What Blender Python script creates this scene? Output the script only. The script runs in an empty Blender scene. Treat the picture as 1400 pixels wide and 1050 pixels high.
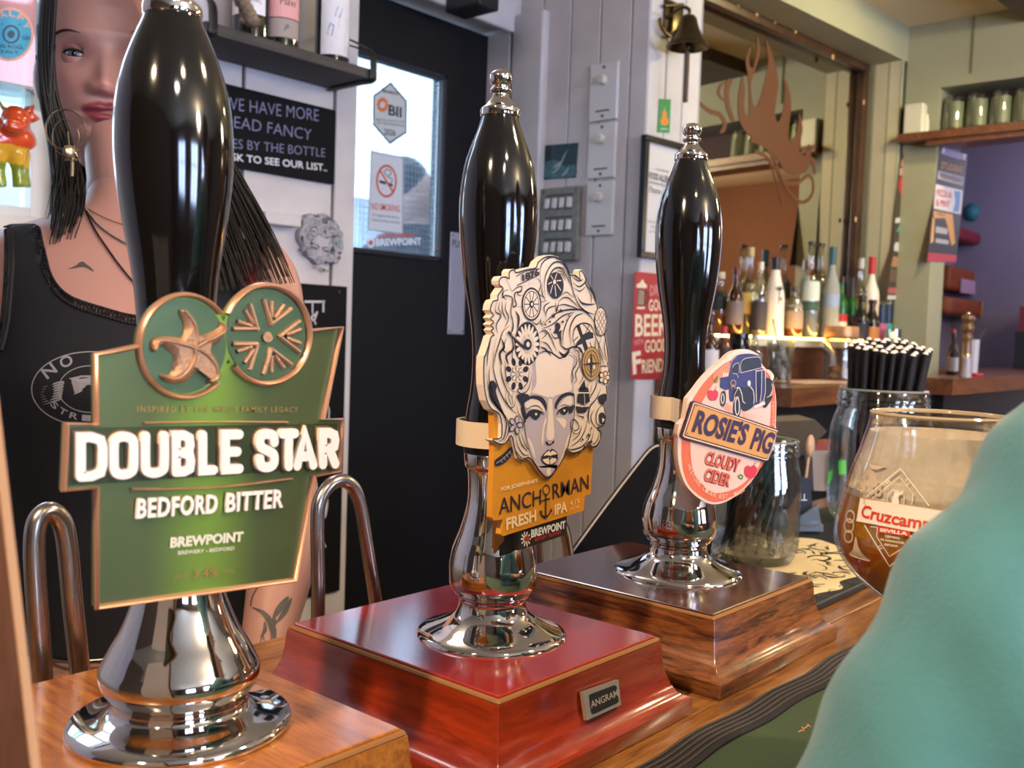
import bpy, bmesh, math, random
import numpy as np
from math import sin, cos, pi, radians, tan, atan2, sqrt
from mathutils import Vector, Matrix
from mathutils.geometry import tessellate_polygon
from mathutils.bvhtree import BVHTree

SC = bpy.context.scene
COL = SC.collection
random.seed(7)

# ------------------------------------------------------------------ camera
# world axes: X runs along the bar, Y across it towards the back wall, Z up; camera above the origin
FPX = 1340.0
PITCH, ROLL, YAW, ZC = radians(3.0), radians(1.93), radians(40.8), 1.33
def _axes():
    T = np.array([[sin(YAW), cos(YAW), 0], [-cos(YAW), sin(YAW), 0], [0, 0, 1]])
    fwd = np.array([0, cos(PITCH), -sin(PITCH)]); right = np.array([1., 0, 0]); down = -np.array([0, sin(PITCH), cos(PITCH)])
    c, s = cos(ROLL), sin(ROLL)
    return T @ (c*right - s*down), T @ (c*down + s*right), T @ fwd
RT, DN, FW = _axes()
CP = np.array([0, 0, ZC])
cam_d = bpy.data.cameras.new('camera')
cam_d.sensor_width = 36.0
cam_d.lens = 36.0*FPX/1400
cam_d.clip_start = 0.02
cam_d.clip_end = 100
cam_d.dof.use_dof = True
cam_d.dof.focus_distance = 0.74
cam_d.dof.aperture_fstop = 12.5
cam = bpy.data.objects.new('camera', cam_d)
COL.objects.link(cam)
mw = Matrix.Identity(4)
for i in range(3):
    mw[i][0], mw[i][1], mw[i][2], mw[i][3] = RT[i], -DN[i], -FW[i], CP[i]
cam.matrix_world = mw
SC.camera = cam

# ------------------------------------------------------------------ colour management, sky and lights
SC.view_settings.view_transform = 'Standard'
SC.view_settings.look = 'None'
SC.view_settings.gamma = 1
SC.view_settings.use_curve_mapping = False
SC.view_settings.exposure = 0.75
SC.cycles.max_bounces = 10
SC.cycles.transparent_max_bounces = 16
SC.cycles.transmission_bounces = 10
SC.cycles.glossy_bounces = 6
SC.cycles.diffuse_bounces = 4
SC.cycles.caustics_reflective = False
SC.cycles.caustics_refractive = False
SC.cycles.sample_clamp_indirect = 4.0

w = bpy.data.worlds.new('sky'); SC.world = w; w.use_nodes = True
wn = w.node_tree
bg = wn.nodes['Background']
bg.inputs[0].default_value = (0.62, 0.78, 1.0, 1)
bg.inputs[1].default_value = 4.2

def lamp(name, kind, loc, energy, color, size=0.1, aim=None, spot=None, blend=0.6):
    d = bpy.data.lights.new(name, kind)
    d.energy = energy; d.color = color
    if kind == 'AREA': d.shape = 'DISK'; d.size = size
    else: d.shadow_soft_size = size
    if kind == 'SPOT':
        d.spot_size = radians(spot or 100); d.spot_blend = blend
    o = bpy.data.objects.new(name, d); COL.objects.link(o)
    o.location = loc
    if aim is not None:
        v = Vector(aim) - Vector(loc)
        o.rotation_euler = v.to_track_quat('-Z', 'Y').to_euler()
    return o
WARM = (1.0, 0.74, 0.47)
lamp('bar_downlight_and_fill', 'SPOT', (-0.70, 0.22, 2.20), 60, WARM, 0.05, aim=(0.60, 0.42, 1.12), spot=47, blend=0.7)
lamp('bar_downlight_and_fill', 'SPOT', (0.15, -0.55, 2.36), 13, WARM, 0.06, aim=(0.60, 0.45, 1.2), spot=62, blend=0.8)
lamp('bar_downlight_and_fill', 'SPOT', (1.15, -0.25, 2.36), 30, WARM, 0.05, aim=(0.9, 0.5, 1.1), spot=100)
lamp('mirror_downlight', 'SPOT', (3.05, 0.50, 2.36), 17, (1.0, 0.83, 0.40), 0.04, aim=(2.7, 1.35, 1.3), spot=140)
lamp('shelf_downlight', 'SPOT', (2.3, -0.4, 2.36), 26, (1.0, 0.86, 0.5), 0.05, aim=(3.5, 1.0, 1.8), spot=100)
lamp('room_downlight', 'POINT', (1.0, -1.8, 2.2), 40, (1.0, 0.83, 0.66), 0.12)
lamp('room_downlight', 'POINT', (0.9, 1.35, 2.3), 3.5, (0.97, 0.88, 0.95), 0.12)
lamp('bar_downlight_and_fill', 'SPOT', (-0.25, -0.75, 2.30), 26, (1.0, 0.86, 0.74), 0.10, aim=(0.47, 1.0, 1.55), spot=30, blend=0.8)  # added fill spot on the barmaid's face, no fitting behind it
lamp('ceiling_fill', 'POINT', (2.5, -0.1, 2.0), 7, (1.0, 0.86, 0.55), 0.08)  # added point light to lift the ceiling at the right, no fitting there
lamp('back_room_lamp', 'POINT', (5.0, 0.9, 2.1), 4.5, (0.78, 0.72, 1.0), 0.15)
lamp('side_room_lamp', 'POINT', (4.9, -1.0, 2.0), 18, (1.0, 0.72, 0.5), 0.15)
# ------------------------------------------------------------------ pixel <-> place helpers
def ray(x, y): return (x-700)/FPX*RT + (y-525)/FPX*DN + FW
def at_z(x, y, z):
    d = ray(x, y); return CP + d*(z-ZC)/d[2]
def at_d(x, y, d): return CP + ray(x, y)*d
def at_pl(x, y, p, n):
    d = ray(x, y); n = np.array(n, float); return CP + d*((np.array(p, float)-CP) @ n)/(d @ n)
def at_y(x, y, Y): return at_pl(x, y, (0, Y, 0), (0, 1, 0))
def at_x(x, y, X): return at_pl(x, y, (X, 0, 0), (1, 0, 0))
def proj(p):
    q = np.array(p, float)-CP; z = q @ FW
    return np.array([700+FPX*(q @ RT)/z, 525+FPX*(q @ DN)/z]), z
V = Vector

# ------------------------------------------------------------------ materials
def lin(h):
    h = h.lstrip('#'); c = [int(h[i:i+2], 16)/255 for i in (0, 2, 4)]
    return tuple((x/12.92 if x <= 0.04045 else ((x+0.055)/1.055)**2.4) for x in c) + (1,)
MATS = {}
def M(name, col='#808080', rough=0.5, metal=0.0, noise=0.0, nscale=20.0, bump=0.0, bscale=60.0, coat=0.0, trans=0.0,
      ior=1.45, emit=None, estr=0.0, sss=0.0, alpha=1.0, sheen=0.0, spec=0.5, stretch=(1, 1, 1), rnoise=0.0, col2=None):
    if name in MATS: return MATS[name]
    m = bpy.data.materials.new(name); m.use_nodes = True
    nt = m.node_tree; p = nt.nodes['Principled BSDF']
    I = p.inputs
    I['Base Color'].default_value = lin(col); I['Roughness'].default_value = rough; I['Metallic'].default_value = metal
    I['IOR'].default_value = ior; I['Transmission Weight'].default_value = trans; I['Coat Weight'].default_value = coat
    I['Coat Roughness'].default_value = 0.08; I['Alpha'].default_value = alpha; I['Specular IOR Level'].default_value = spec
    if sheen: I['Sheen Weight'].default_value = sheen
    if sss:
        I['Subsurface Weight'].default_value = sss; I['Subsurface Radius'].default_value = (0.012, 0.005, 0.003); I['Subsurface Scale'].default_value = 0.5
    if emit: I['Emission Color'].default_value = lin(emit); I['Emission Strength'].default_value = estr
    if noise or bump or rnoise:
        tc = nt.nodes.new('ShaderNodeTexCoord'); mp = nt.nodes.new('ShaderNodeMapping'); mp.inputs['Scale'].default_value = stretch
        nt.links.new(tc.outputs['Object'], mp.inputs[0])
    if noise or rnoise:
        n = nt.nodes.new('ShaderNodeTexNoise'); n.inputs['Scale'].default_value = nscale; n.inputs['Detail'].default_value = 5
        nt.links.new(mp.outputs[0], n.inputs['Vector'])
    if noise:
        r = nt.nodes.new('ShaderNodeValToRGB')
        c = lin(col); c2 = lin(col2) if col2 else tuple(x*(1-noise) for x in c[:3])+(1,)
        r.color_ramp.elements[0].position = 0.3; r.color_ramp.elements[1].position = 0.7
        r.color_ramp.elements[0].color = c2; r.color_ramp.elements[1].color = c
        nt.links.new(n.outputs['Fac'], r.inputs[0]); nt.links.new(r.outputs[0], I['Base Color'])
    if rnoise:
        mr = nt.nodes.new('ShaderNodeMapRange'); mr.inputs[3].default_value = max(0.02, rough-rnoise); mr.inputs[4].default_value = rough+rnoise
        nt.links.new(n.outputs['Fac'], mr.inputs[0]); nt.links.new(mr.outputs[0], I['Roughness'])
    if bump:
        n2 = nt.nodes.new('ShaderNodeTexNoise'); n2.inputs['Scale'].default_value = bscale; n2.inputs['Detail'].default_value = 3
        nt.links.new(mp.outputs[0], n2.inputs['Vector'])
        b = nt.nodes.new('ShaderNodeBump'); b.inputs['Strength'].default_value = bump; b.inputs['Distance'].default_value = 0.002
        nt.links.new(n2.outputs['Fac'], b.inputs['Height']); nt.links.new(b.outputs[0], I['Normal'])
    MATS[name] = m
    return m

def wood(name, light, dark, rough=0.3, coat=0.5, scale=30.0, stretch=(1, 12, 12), contrast=(0.35, 0.7), bands=0.0, bump=0.1):
    """grain: noise stretched along one axis, with darker pores and slow bands"""
    if name in MATS: return MATS[name]
    m = bpy.data.materials.new(name); m.use_nodes = True
    nt = m.node_tree; p = nt.nodes['Principled BSDF']; N = nt.nodes.new; L = nt.links.new
    p.inputs['Roughness'].default_value = rough; p.inputs['Coat Weight'].default_value = coat; p.inputs['Coat Roughness'].default_value = 0.12
    tc = N('ShaderNodeTexCoord'); mp = N('ShaderNodeMapping'); mp.inputs['Scale'].default_value = stretch
    L(tc.outputs['Object'], mp.inputs[0])
    a = N('ShaderNodeTexNoise'); a.inputs['Scale'].default_value = scale; a.inputs['Detail'].default_value = 8; a.inputs['Roughness'].default_value = 0.65
    a.inputs['Distortion'].default_value = 0.6
    L(mp.outputs[0], a.inputs['Vector'])
    b = N('ShaderNodeTexNoise'); b.inputs['Scale'].default_value = scale*0.22; b.inputs['Detail'].default_value = 2; b.inputs['Distortion'].default_value = 1.5
    L(mp.outputs[0], b.inputs['Vector'])
    if bands:
        wv = N('ShaderNodeMath'); wv.operation = 'MULTIPLY'; wv.inputs[1].default_value = bands; L(b.outputs['Fac'], wv.inputs[0])
        sn = N('ShaderNodeMath'); sn.operation = 'SINE'; L(wv.outputs[0], sn.inputs[0])
        sm = N('ShaderNodeMath'); sm.operation = 'MULTIPLY_ADD'; sm.inputs[1].default_value = 0.22; sm.inputs[2].default_value = 0.5; L(sn.outputs[0], sm.inputs[0])
        src = sm.outputs[0]
    else: src = b.outputs['Fac']
    mx = N('ShaderNodeMath'); mx.operation = 'ADD'; L(a.outputs['Fac'], mx.inputs[0]); L(src, mx.inputs[1])
    hf = N('ShaderNodeMath'); hf.operation = 'MULTIPLY'; hf.inputs[1].default_value = 0.5; L(mx.outputs[0], hf.inputs[0])
    r = N('ShaderNodeValToRGB'); r.color_ramp.elements[0].position = contrast[0]; r.color_ramp.elements[1].position = contrast[1]
    r.color_ramp.elements[0].color = lin(dark); r.color_ramp.elements[1].color = lin(light)
    L(hf.outputs[0], r.inputs[0]); L(r.outputs[0], p.inputs['Base Color'])
    if bump:
        bp = N('ShaderNodeBump'); bp.inputs['Strength'].default_value = bump; bp.inputs['Distance'].default_value = 0.001
        L(a.outputs['Fac'], bp.inputs['Height']); L(bp.outputs[0], p.inputs['Normal'])
    MATS[name] = m
    return m

def glass(name, tint='#ffffff', rough=0.0, ior=1.45):
    return M(name, tint, rough, trans=1.0, ior=ior)
def pane(name, tint='#f4f8fa', gloss=0.06):
    """thin flat pane or thin-walled clear plastic: mostly clear with a sharp reflection"""
    if name in MATS: return MATS[name]
    m = bpy.data.materials.new(name); m.use_nodes = True; nt = m.node_tree; N = nt.nodes.new
    nt.nodes.remove(nt.nodes['Principled BSDF']); out = nt.nodes['Material Output']
    t = N('ShaderNodeBsdfTransparent'); t.inputs[0].default_value = lin(tint)
    g = N('ShaderNodeBsdfGlossy'); g.inputs['Roughness'].default_value = 0.02
    lw = N('ShaderNodeLayerWeight'); lw.inputs[0].default_value = 0.35
    ma = N('ShaderNodeMath'); ma.operation = 'MULTIPLY_ADD'; ma.inputs[1].default_value = 0.55; ma.inputs[2].default_value = gloss
    nt.links.new(lw.outputs['Fresnel'], ma.inputs[0])
    mx = N('ShaderNodeMixShader'); nt.links.new(ma.outputs[0], mx.inputs[0]); nt.links.new(t.outputs[0], mx.inputs[1]); nt.links.new(g.outputs[0], mx.inputs[2])
    nt.links.new(mx.outputs[0], out.inputs[0]); MATS[name] = m
    return m

# ------------------------------------------------------------------ objects
LOC = {}
def tag(o, label=None, cat=None, group=None, kind=None):
    if label: o['label'] = label
    if cat: o['category'] = cat
    if group: o['group'] = group
    if kind: o['kind'] = kind
    return o
def thing(name, label, cat, loc, group=None):
    o = bpy.data.objects.new(name, None); o.empty_display_size = 0.02; COL.objects.link(o)
    o.location = V(loc); LOC[o] = V(loc)
    return tag(o, label, cat, group)
def children(o): return [c for c in bpy.data.objects if c.parent == o]
def copy_tree(o, parent=None):
    c = o.copy(); COL.objects.link(c)
    if parent is not None: c.parent = parent
    LOC[c] = LOC.get(o, V((0, 0, 0)))
    for ch in children(o): copy_tree(ch, c)
    return c

class MB:
    def __init__(s): s.v = []; s.f = []; s.mi = []; s.k = 0
    def add(s, vs, fs):
        n = len(s.v); s.v += [tuple(float(q) for q in p) for p in vs]
        for f in fs: s.f.append(tuple(i+n for i in f)); s.mi.append(s.k)
        return s
    def bm(s, b):
        b.verts.ensure_lookup_table(); b.verts.index_update()
        s.add([v.co[:] for v in b.verts], [[v.index for v in f.verts] for f in b.faces]); b.free(); return s
    def box(s, c, size, bev=0.0, seg=2, rz=0.0, mat=None):
        b = bmesh.new(); bmesh.ops.create_cube(b, size=1)
        bmesh.ops.scale(b, vec=V(size), verts=b.verts)
        if bev > 0: bmesh.ops.bevel(b, geom=list(b.edges), offset=bev, segments=seg, affect='EDGES', profile=0.5)
        m = Matrix.Translation(V(c)) @ (mat if mat is not None else Matrix.Rotation(rz, 4, 'Z'))
        bmesh.ops.transform(b, matrix=m, verts=b.verts)
        return s.bm(b)
    def cor(s, a, b, bev=0.0):
        a = np.array(a, float); b = np.array(b, float)
        return s.box((a+b)/2, np.abs(b-a), bev)
    def quad(s, *p): return s.add(p, [tuple(range(len(p)))])
    def hexa(s, lo, hi):
        """slab between two matching polygons"""
        n = len(lo); fs = [tuple(range(n))[::-1], tuple(range(n, 2*n))]
        for i in range(n): j = (i+1) % n; fs.append((i, j, n+j, n+i))
        return s.add(list(lo)+list(hi), fs)
    def lathe(s, prof, c=(0, 0, 0), seg=48, mat=None, sx=1.0, sy=1.0):
        vs = []; fs = []; n = len(prof)
        for r, z in prof:
            for k in range(seg):
                a = 2*pi*k/seg; p = V((r*cos(a)*sx, r*sin(a)*sy, z))
                if mat is not None: p = mat @ p
                vs.append((p.x+c[0], p.y+c[1], p.z+c[2]))
        for i in range(n-1):
            for k in range(seg):
                j = (k+1) % seg; fs.append((i*seg+k, i*seg+j, (i+1)*seg+j, (i+1)*seg+k))
        if prof[0][0] > 1e-6: fs.append(tuple(range(seg))[::-1])
        if prof[-1][0] > 1e-6: fs.append(tuple((n-1)*seg+k for k in range(seg)))
        return s.add(vs, fs)
    def shell(s, prof, c=(0, 0, 0), seg=48):
        """closed revolved wall: profile runs outside then back inside, no caps"""
        vs = []; fs = []; n = len(prof)
        for r, z in prof:
            for k in range(seg):
                a = 2*pi*k/seg; vs.append((r*cos(a)+c[0], r*sin(a)+c[1], z+c[2]))
        for i in range(n-1):
            for k in range(seg):
                j = (k+1) % seg; fs.append((i*seg+k, i*seg+j, (i+1)*seg+j, (i+1)*seg+k))
        return s.add(vs, fs)
    def tube(s, pts, r, seg=10, cap=True, flat=1.0, up=None):
        pts = [V(p) for p in pts]; n = len(pts)
        rs = r if isinstance(r, (list, tuple)) else [r]*n
        vs = []; fs = []
        t0 = (pts[1]-pts[0]).normalized()
        u = V(up) if up is not None else (V((0, 0, 1)) if abs(t0.z) < 0.9 else V((1, 0, 0)))
        u = (u - t0*u.dot(t0)).normalized()
        for i in range(n):
            t = (pts[min(i+1, n-1)]-pts[max(i-1, 0)]).normalized()
            u = (u - t*u.dot(t)); u.normalize(); w = t.cross(u)
            for k in range(seg):
                a = 2*pi*k/seg; p = pts[i] + u*cos(a)*rs[i]*flat + w*sin(a)*rs[i]
                vs.append(p[:])
        for i in range(n-1):
            for k in range(seg):
                j = (k+1) % seg; fs.append((i*seg+k, i*seg+j, (i+1)*seg+j, (i+1)*seg+k))
        if cap: fs.append(tuple(range(seg))[::-1]); fs.append(tuple((n-1)*seg+k for k in range(seg)))
        return s.add(vs, fs)
    def loft(s, rings, cap=True):
        n = len(rings[0]); vs = [p for r in rings for p in r]; fs = []
        for i in range(len(rings)-1):
            for k in range(n):
                j = (k+1) % n; fs.append((i*n+k, i*n+j, (i+1)*n+j, (i+1)*n+k))
        if cap: fs.append(tuple(range(n))[::-1]); fs.append(tuple((len(rings)-1)*n+k for k in range(n)))
        return s.add(vs, fs)
    def ball(s, c, r, sx=1, sy=1, sz=1, seg=20, mat=None):
        n = seg//2
        return s.lathe([(max(1e-9, r*sin(pi*i/n)), -r*cos(pi*i/n)*sz) for i in range(n+1)], c, seg, mat, sx, sy)
    def build(s, name, mat, parent=None, at=None, smooth=None, label=None, shift=True):
        me = bpy.data.meshes.new(name)
        vs = np.array(s.v, float).reshape(-1, 3)
        if parent is not None: o0 = np.array(LOC[parent][:])
        elif at is not None: o0 = np.array(at, float)
        else: o0 = np.array([(vs[:, 0].min()+vs[:, 0].max())/2, (vs[:, 1].min()+vs[:, 1].max())/2, vs[:, 2].min()])
        me.from_pydata([tuple(p) for p in (vs-o0)], [], s.f)
        mats = mat if isinstance(mat, (list, tuple)) else [mat]
        for m in mats: me.materials.append(m)
        if len(mats) > 1: me.polygons.foreach_set('material_index', s.mi)
        me.update(); me.validate()
        b = bmesh.new(); b.from_mesh(me); bmesh.ops.recalc_face_normals(b, faces=b.faces); b.to_mesh(me); b.free()
        if smooth is not None:
            me.polygons.foreach_set('use_smooth', [True]*len(me.polygons))
            if smooth < 180: me.set_sharp_from_angle(angle=radians(smooth))
        o = bpy.data.objects.new(name, me); COL.objects.link(o)
        if parent is not None: o.parent = parent
        else: o.location = V(o0)
        LOC[o] = V(o0)
        if label: o['label'] = label
        return o

def crom(pts, n=6, closed=False):
    """Catmull-Rom through points (any dimension)"""
    P = [np.array(p, float) for p in pts]; out = []; m = len(P)
    for i in range(m if closed else m-1):
        if closed: a, b, c, d = P[(i-1) % m], P[i], P[(i+1) % m], P[(i+2) % m]
        else: a, b, c, d = P[max(i-1, 0)], P[i], P[i+1], P[min(i+2, m-1)]
        for k in range(n):
            t = k/n; out.append(0.5*((2*b)+(c-a)*t+(2*a-5*b+4*c-d)*t*t+(3*b-a-3*c+d)*t**3))
    if not closed: out.append(P[-1])
    return out

# ------------------------------------------------------------------ drawing on surfaces (prints, lettering, reliefs)
_TX = {}
def text_mesh(s, bold=0.0, shear=0.0, space=1.0):
    key = (s, bold, shear, space)
    if key in _TX: return _TX[key]
    cu = bpy.data.curves.new('lettering', 'FONT'); cu.body = s; cu.size = 1; cu.offset = bold; cu.shear = shear; cu.space_character = space
    cu.resolution_u = 3
    ob = bpy.data.objects.new('lettering', cu); COL.objects.link(ob)
    dg = bpy.context.evaluated_depsgraph_get(); me = bpy.data.meshes.new_from_object(ob.evaluated_get(dg))
    vs = np.array([v.co[:2] for v in me.vertices]).reshape(-1, 2); fs = [tuple(p.vertices) for p in me.polygons]
    bpy.data.objects.remove(ob); bpy.data.curves.remove(cu); bpy.data.meshes.remove(me)
    _TX[key] = (vs, fs); return _TX[key]

class Draw:
    """collects flat shapes on a surface P(u,v,h); the px methods take photograph pixels"""
    def __init__(s, P, guess=(0, 0)):
        s.P = P; s.L = {}; s.guess = guess; s.cache = {}
    def uv(s, px, py):
        k = (round(px, 2), round(py, 2))
        if k in s.cache: return s.cache[k]
        x = np.array(s.guess, float); e = 1e-5
        for _ in range(12):
            p0 = proj(s.P(x[0], x[1], 0))[0]; r = p0-np.array([px, py])
            if abs(r).max() < 0.02: break
            J = np.array([(proj(s.P(x[0]+e, x[1], 0))[0]-p0)/e, (proj(s.P(x[0], x[1]+e, 0))[0]-p0)/e]).T
            x = x-np.linalg.solve(J, r)
        s.cache[k] = x; return x
    def pxm(s, px, py):
        return proj(s.P(*s.uv(px, py), 0))[1]/FPX
    def mb(s, key): return s.L.setdefault(key, MB())
    def poly_uv(s, key, pts, h, thick=0.0):
        q = [np.array(p, float) for p in pts]
        a = sum(q[i][0]*q[(i+1) % len(q)][1]-q[(i+1) % len(q)][0]*q[i][1] for i in range(len(q)))
        if a < 0: q = q[::-1]
        tris = tessellate_polygon([[V((p[0], p[1], 0)) for p in q]])
        n = len(q); vs = [s.P(p[0], p[1], h) for p in q]; fs = [tuple(t) for t in tris]
        if thick:
            vs += [s.P(p[0], p[1], h-thick) for p in q]
            fs += [tuple(i+n for i in t[::-1]) for t in tris]
            fs += [(i, n+i, n+(i+1) % n, (i+1) % n) for i in range(n)]
        s.mb(key).add(vs, fs); return s
    def stroke_uv(s, key, pts, wd, h, closed=False, taper=False, relief=0.0, cap=True):
        q = [np.array(p, float) for p in pts]; n = len(q)
        if n < 2: return s
        vs = []; fs = []
        for i in range(n):
            a = q[(i-1) % n] if (closed or i > 0) else q[i]; b = q[(i+1) % n] if (closed or i < n-1) else q[i]
            t = b-a; l = np.hypot(*t); t = t/l if l > 0 else np.array([1, 0]); nn = np.array([-t[1], t[0]])
            ww = wd/2*(sin(pi*min(1, max(0.08, i/(n-1))*0.92)) if taper and not closed else 1.0)
            e = np.zeros(2)
            if cap and not closed and not taper:
                e = -t*ww*0.6 if i == 0 else (t*ww*0.6 if i == n-1 else e)
            if relief:
                for k in range(5):
                    c = -1+k*0.5; vs.append(s.P(*(q[i]+e-nn*ww*c), h+relief*sqrt(max(0, 1-c*c))))
            else:
                vs.append(s.P(*(q[i]+e+nn*ww), h)); vs.append(s.P(*(q[i]+e-nn*ww), h))
        m = 5 if relief else 2
        for i in range(n if closed else n-1):
            j = (i+1) % n
            for k in range(m-1): fs.append((i*m+k, i*m+k+1, j*m+k+1, j*m+k))
        s.mb(key).add(vs, fs); return s
    # pixel versions
    def poly(s, key, pts, h, thick=0.0, smooth=False, n=5):
        if smooth: pts = crom(pts, n, True)
        return s.poly_uv(key, [s.uv(*p) for p in pts], h, thick)
    def stroke(s, key, pts, wpx, h, closed=False, smooth=True, taper=False, relief=0.0, n=6):
        if smooth and len(pts) > 2: pts = crom(pts, n, closed)
        c = pts[len(pts)//2]
        return s.stroke_uv(key, [s.uv(*p) for p in pts], wpx*s.pxm(*c), h, closed, taper, relief)
    def ell(s, key, c, rx, ry, h, thick=0.0, n=28, rot=0.0):
        pts = [(c[0]+rx*cos(a)*cos(rot)-ry*sin(a)*sin(rot), c[1]+rx*cos(a)*sin(rot)+ry*sin(a)*cos(rot)) for a in [2*pi*k/n for k in range(n)]]
        if thick: return s.poly(key, pts, h, thick)
        Q = [s.uv(*p) for p in pts]; c0 = s.uv(*c); R = [0.25, 0.5, 0.75, 1.0]; V_ = [s.P(c0[0], c0[1], h)]
        for f in R: V_ += [s.P(*(c0+(q-c0)*f), h) for q in Q]
        F_ = [(0, 1+k, 1+(k+1) % n) for k in range(n)]
        for i in range(3): F_ += [(1+i*n+k, 1+(i+1)*n+k, 1+(i+1)*n+(k+1) % n, 1+i*n+(k+1) % n) for k in range(n)]
        s.mb(key).add(V_, F_); return s
    def ering(s, key, c, rx, ry, wpx, h, n=32, a0=0, a1=2*pi, relief=0.0):
        cl = abs(a1-a0-2*pi) < 1e-6; m = n if cl else n+1
        pts = [(c[0]+rx*cos(a), c[1]+ry*sin(a)) for a in [a0+(a1-a0)*k/n for k in range(m)]]
        return s.stroke(key, pts, wpx, h, closed=cl, smooth=False, relief=relief)
    def text_uv(s, key, txt, p0, p1, H, h, bold=0.0, shear=0.0, space=1.0, thick=0.0, up=None, fit=None):
        vs, fs = text_mesh(txt, bold, shear, space)
        ref, _ = text_mesh('H', bold)
        if len(vs) == 0: return s
        x0, x1 = vs[:, 0].min(), vs[:, 0].max(); ch = ref[:, 1].max()
        p0 = np.array(p0, float); p1 = np.array(p1, float); d = p1-p0; L = np.hypot(*d); d = d/L
        u = np.array([-d[1], d[0]]) if up is None else np.array(up, float)/np.hypot(*up)
        Q = [p0 + d*(x-x0)/(x1-x0)*L + u*(y/ch*H) for x, y in vs]
        n = len(Q); V_ = [s.P(q[0], q[1], h) for q in Q]; F_ = list(fs)
        if thick:
            V_ += [s.P(q[0], q[1], h-thick) for q in Q]
            cnt = {}
            for f in fs:
                for i in range(len(f)): a, b = f[i], f[(i+1) % len(f)]; cnt[(a, b)] = 1
            F_ += [(b, a, a+n, b+n) for (a, b) in cnt if (b, a) not in cnt]
        s.mb(key).add(V_, F_); return s
    def text(s, key, txt, p0, p1, cap, h, **k):
        a, b = s.uv(*p0), s.uv(*p1)
        t = s.uv(p0[0], p0[1]-cap); H = np.hypot(*(t-a))
        return s.text_uv(key, txt, a, b, H, h, **k)
    def arc_text(s, key, txt, c, rx, ry, a0, a1, cap, h, bold=0.0, flip=False):
        """letters one by one along a px ellipse; angles clockwise on the picture"""
        n = len(txt)
        for i, chn in enumerate(txt):
            if chn == ' ': continue
            a = a0+(a1-a0)*(i+0.5)/n; da = (a1-a0)/n*0.40
            q = lambda t: (c[0]+rx*cos(t), c[1]+ry*sin(t))
            p0, p1 = s.uv(*q(a-da)), s.uv(*q(a+da))
            H = cap*s.pxm(*q(a))
            s.text_uv(key, chn, p0, p1, H, h, bold=bold)
        return s
    def flush(s, parent, spec, smooth=None):
        """spec: key -> (name, material[, label])"""
        for k, mb in s.L.items():
            sp = spec[k]; o = mb.build(sp[0], sp[1], parent, smooth=smooth)
            if len(sp) > 2: o['label'] = sp[2]
        s.L = {}

def plane_map(o, u, n):
    """upright plane: u horizontal direction, n outward normal"""
    o = np.array(o, float); u = np.array(u, float); u = u/np.linalg.norm(u); n = np.array(n, float); n = n/np.linalg.norm(n)
    v = np.cross(n, u)
    if v[2] < 0: v = -v
    return lambda a, b, h: tuple(o+u*a+v*b+n*h)
def flat(Y, h0=0): return Draw(plane_map((0, Y, ZC), (1, 0, 0), (0, -1, 0)), (1.0, 0.2))
# ------------------------------------------------------------------ the room
BAR = 1.05; BOX = 1.11
th = radians(5.2)
DM = np.array([cos(th), -sin(th), 0]); NM = np.array([-sin(th), -cos(th), 0]); C0 = np.array([2.087, 1.387, 0.0])
MIR = 0.15          # the mirror stands back by this much
SR = 3.512          # face of the end wall
CEIL = 2.44
def front(x, y): return at_pl(x, y, C0, NM)
def mirr(x, y, off=0.0): return at_pl(x, y, C0-NM*(MIR-off), NM)
m_white = M('white_board_paint', '#d2cccb', 0.55, noise=0.10, nscale=9, col2='#c2bbbb', bump=0.1, bscale=30)
m_cream = M('cream_board_paint', '#d9d0b0', 0.5, noise=0.08, nscale=8, bump=0.08)
m_sage = M('sage_wall_paint', '#a3a287', 0.7, noise=0.07, nscale=6, bump=0.08)
m_gap = M('dark_board_gap', '#3a3532', 0.9)
m_ceil = M('ceiling_paint', '#dccfb2', 0.8, noise=0.05, nscale=5)
m_floor = wood('floor_boards', '#6a4a33', '#2e1d13', 0.5, 0.1, 14, (1, 10, 10))
m_black = M('black_door_paint', '#101014', 0.5, noise=0.25, nscale=14, bump=0.1, spec=0.3)
m_purple = M('purple_wall_paint', '#7d7892', 0.8, noise=0.05)
m_orange = M('orange_wall_paint', '#8c6650', 0.8, noise=0.06)
m_cust = M('pub_wall_paint', '#5e4c3e', 0.8, noise=0.08)
m_dark = M('dark_recess', '#16130f', 0.8)
m_brownframe = wood('worn_brown_frame_wood', '#54331c', '#2c190d', 0.4, 0.2, 16, (2, 2, 1))
def struct(name, mb, mat, smooth=None):
    return tag(mb.build(name, mat, smooth=smooth), kind='structure')

def boards(name, o, u, n, length, z0, z1, wd, mat, gap=0.004, thick=0.014, back=0.08, start=0.0):
    """tongue-and-groove boards, one mesh: a dark backing and bevelled boards; face of the boards lies in the plane through o"""
    o = np.array(o, float); u = np.array(u, float); n = np.array(n, float)
    mb = MB(); mb.k = 0
    def slab(a, b, f, bk, za, zb, bev):
        R = Matrix(((u[0], n[0], 0, 0), (u[1], n[1], 0, 0), (0, 0, 1, 0), (0, 0, 0, 1)))
        c = o+u*(a+b)/2+n*(f+bk)/2
        mb.box((c[0], c[1], (za+zb)/2), (b-a, f-bk, zb-za), bev, 1, mat=R)
    x = start
    while x < length-1e-6:
        e = min(x+wd, length)
        if e > max(x, 0)+0.004: slab(max(x, 0)+gap/2, e-gap/2, 0, -thick, z0, z1, 0.0022)
        x = e
    mb.k = 1; slab(0, length, -thick-0.001, -back, z0, z1, 0)
    return struct(name, mb, [mat, m_gap])

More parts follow.
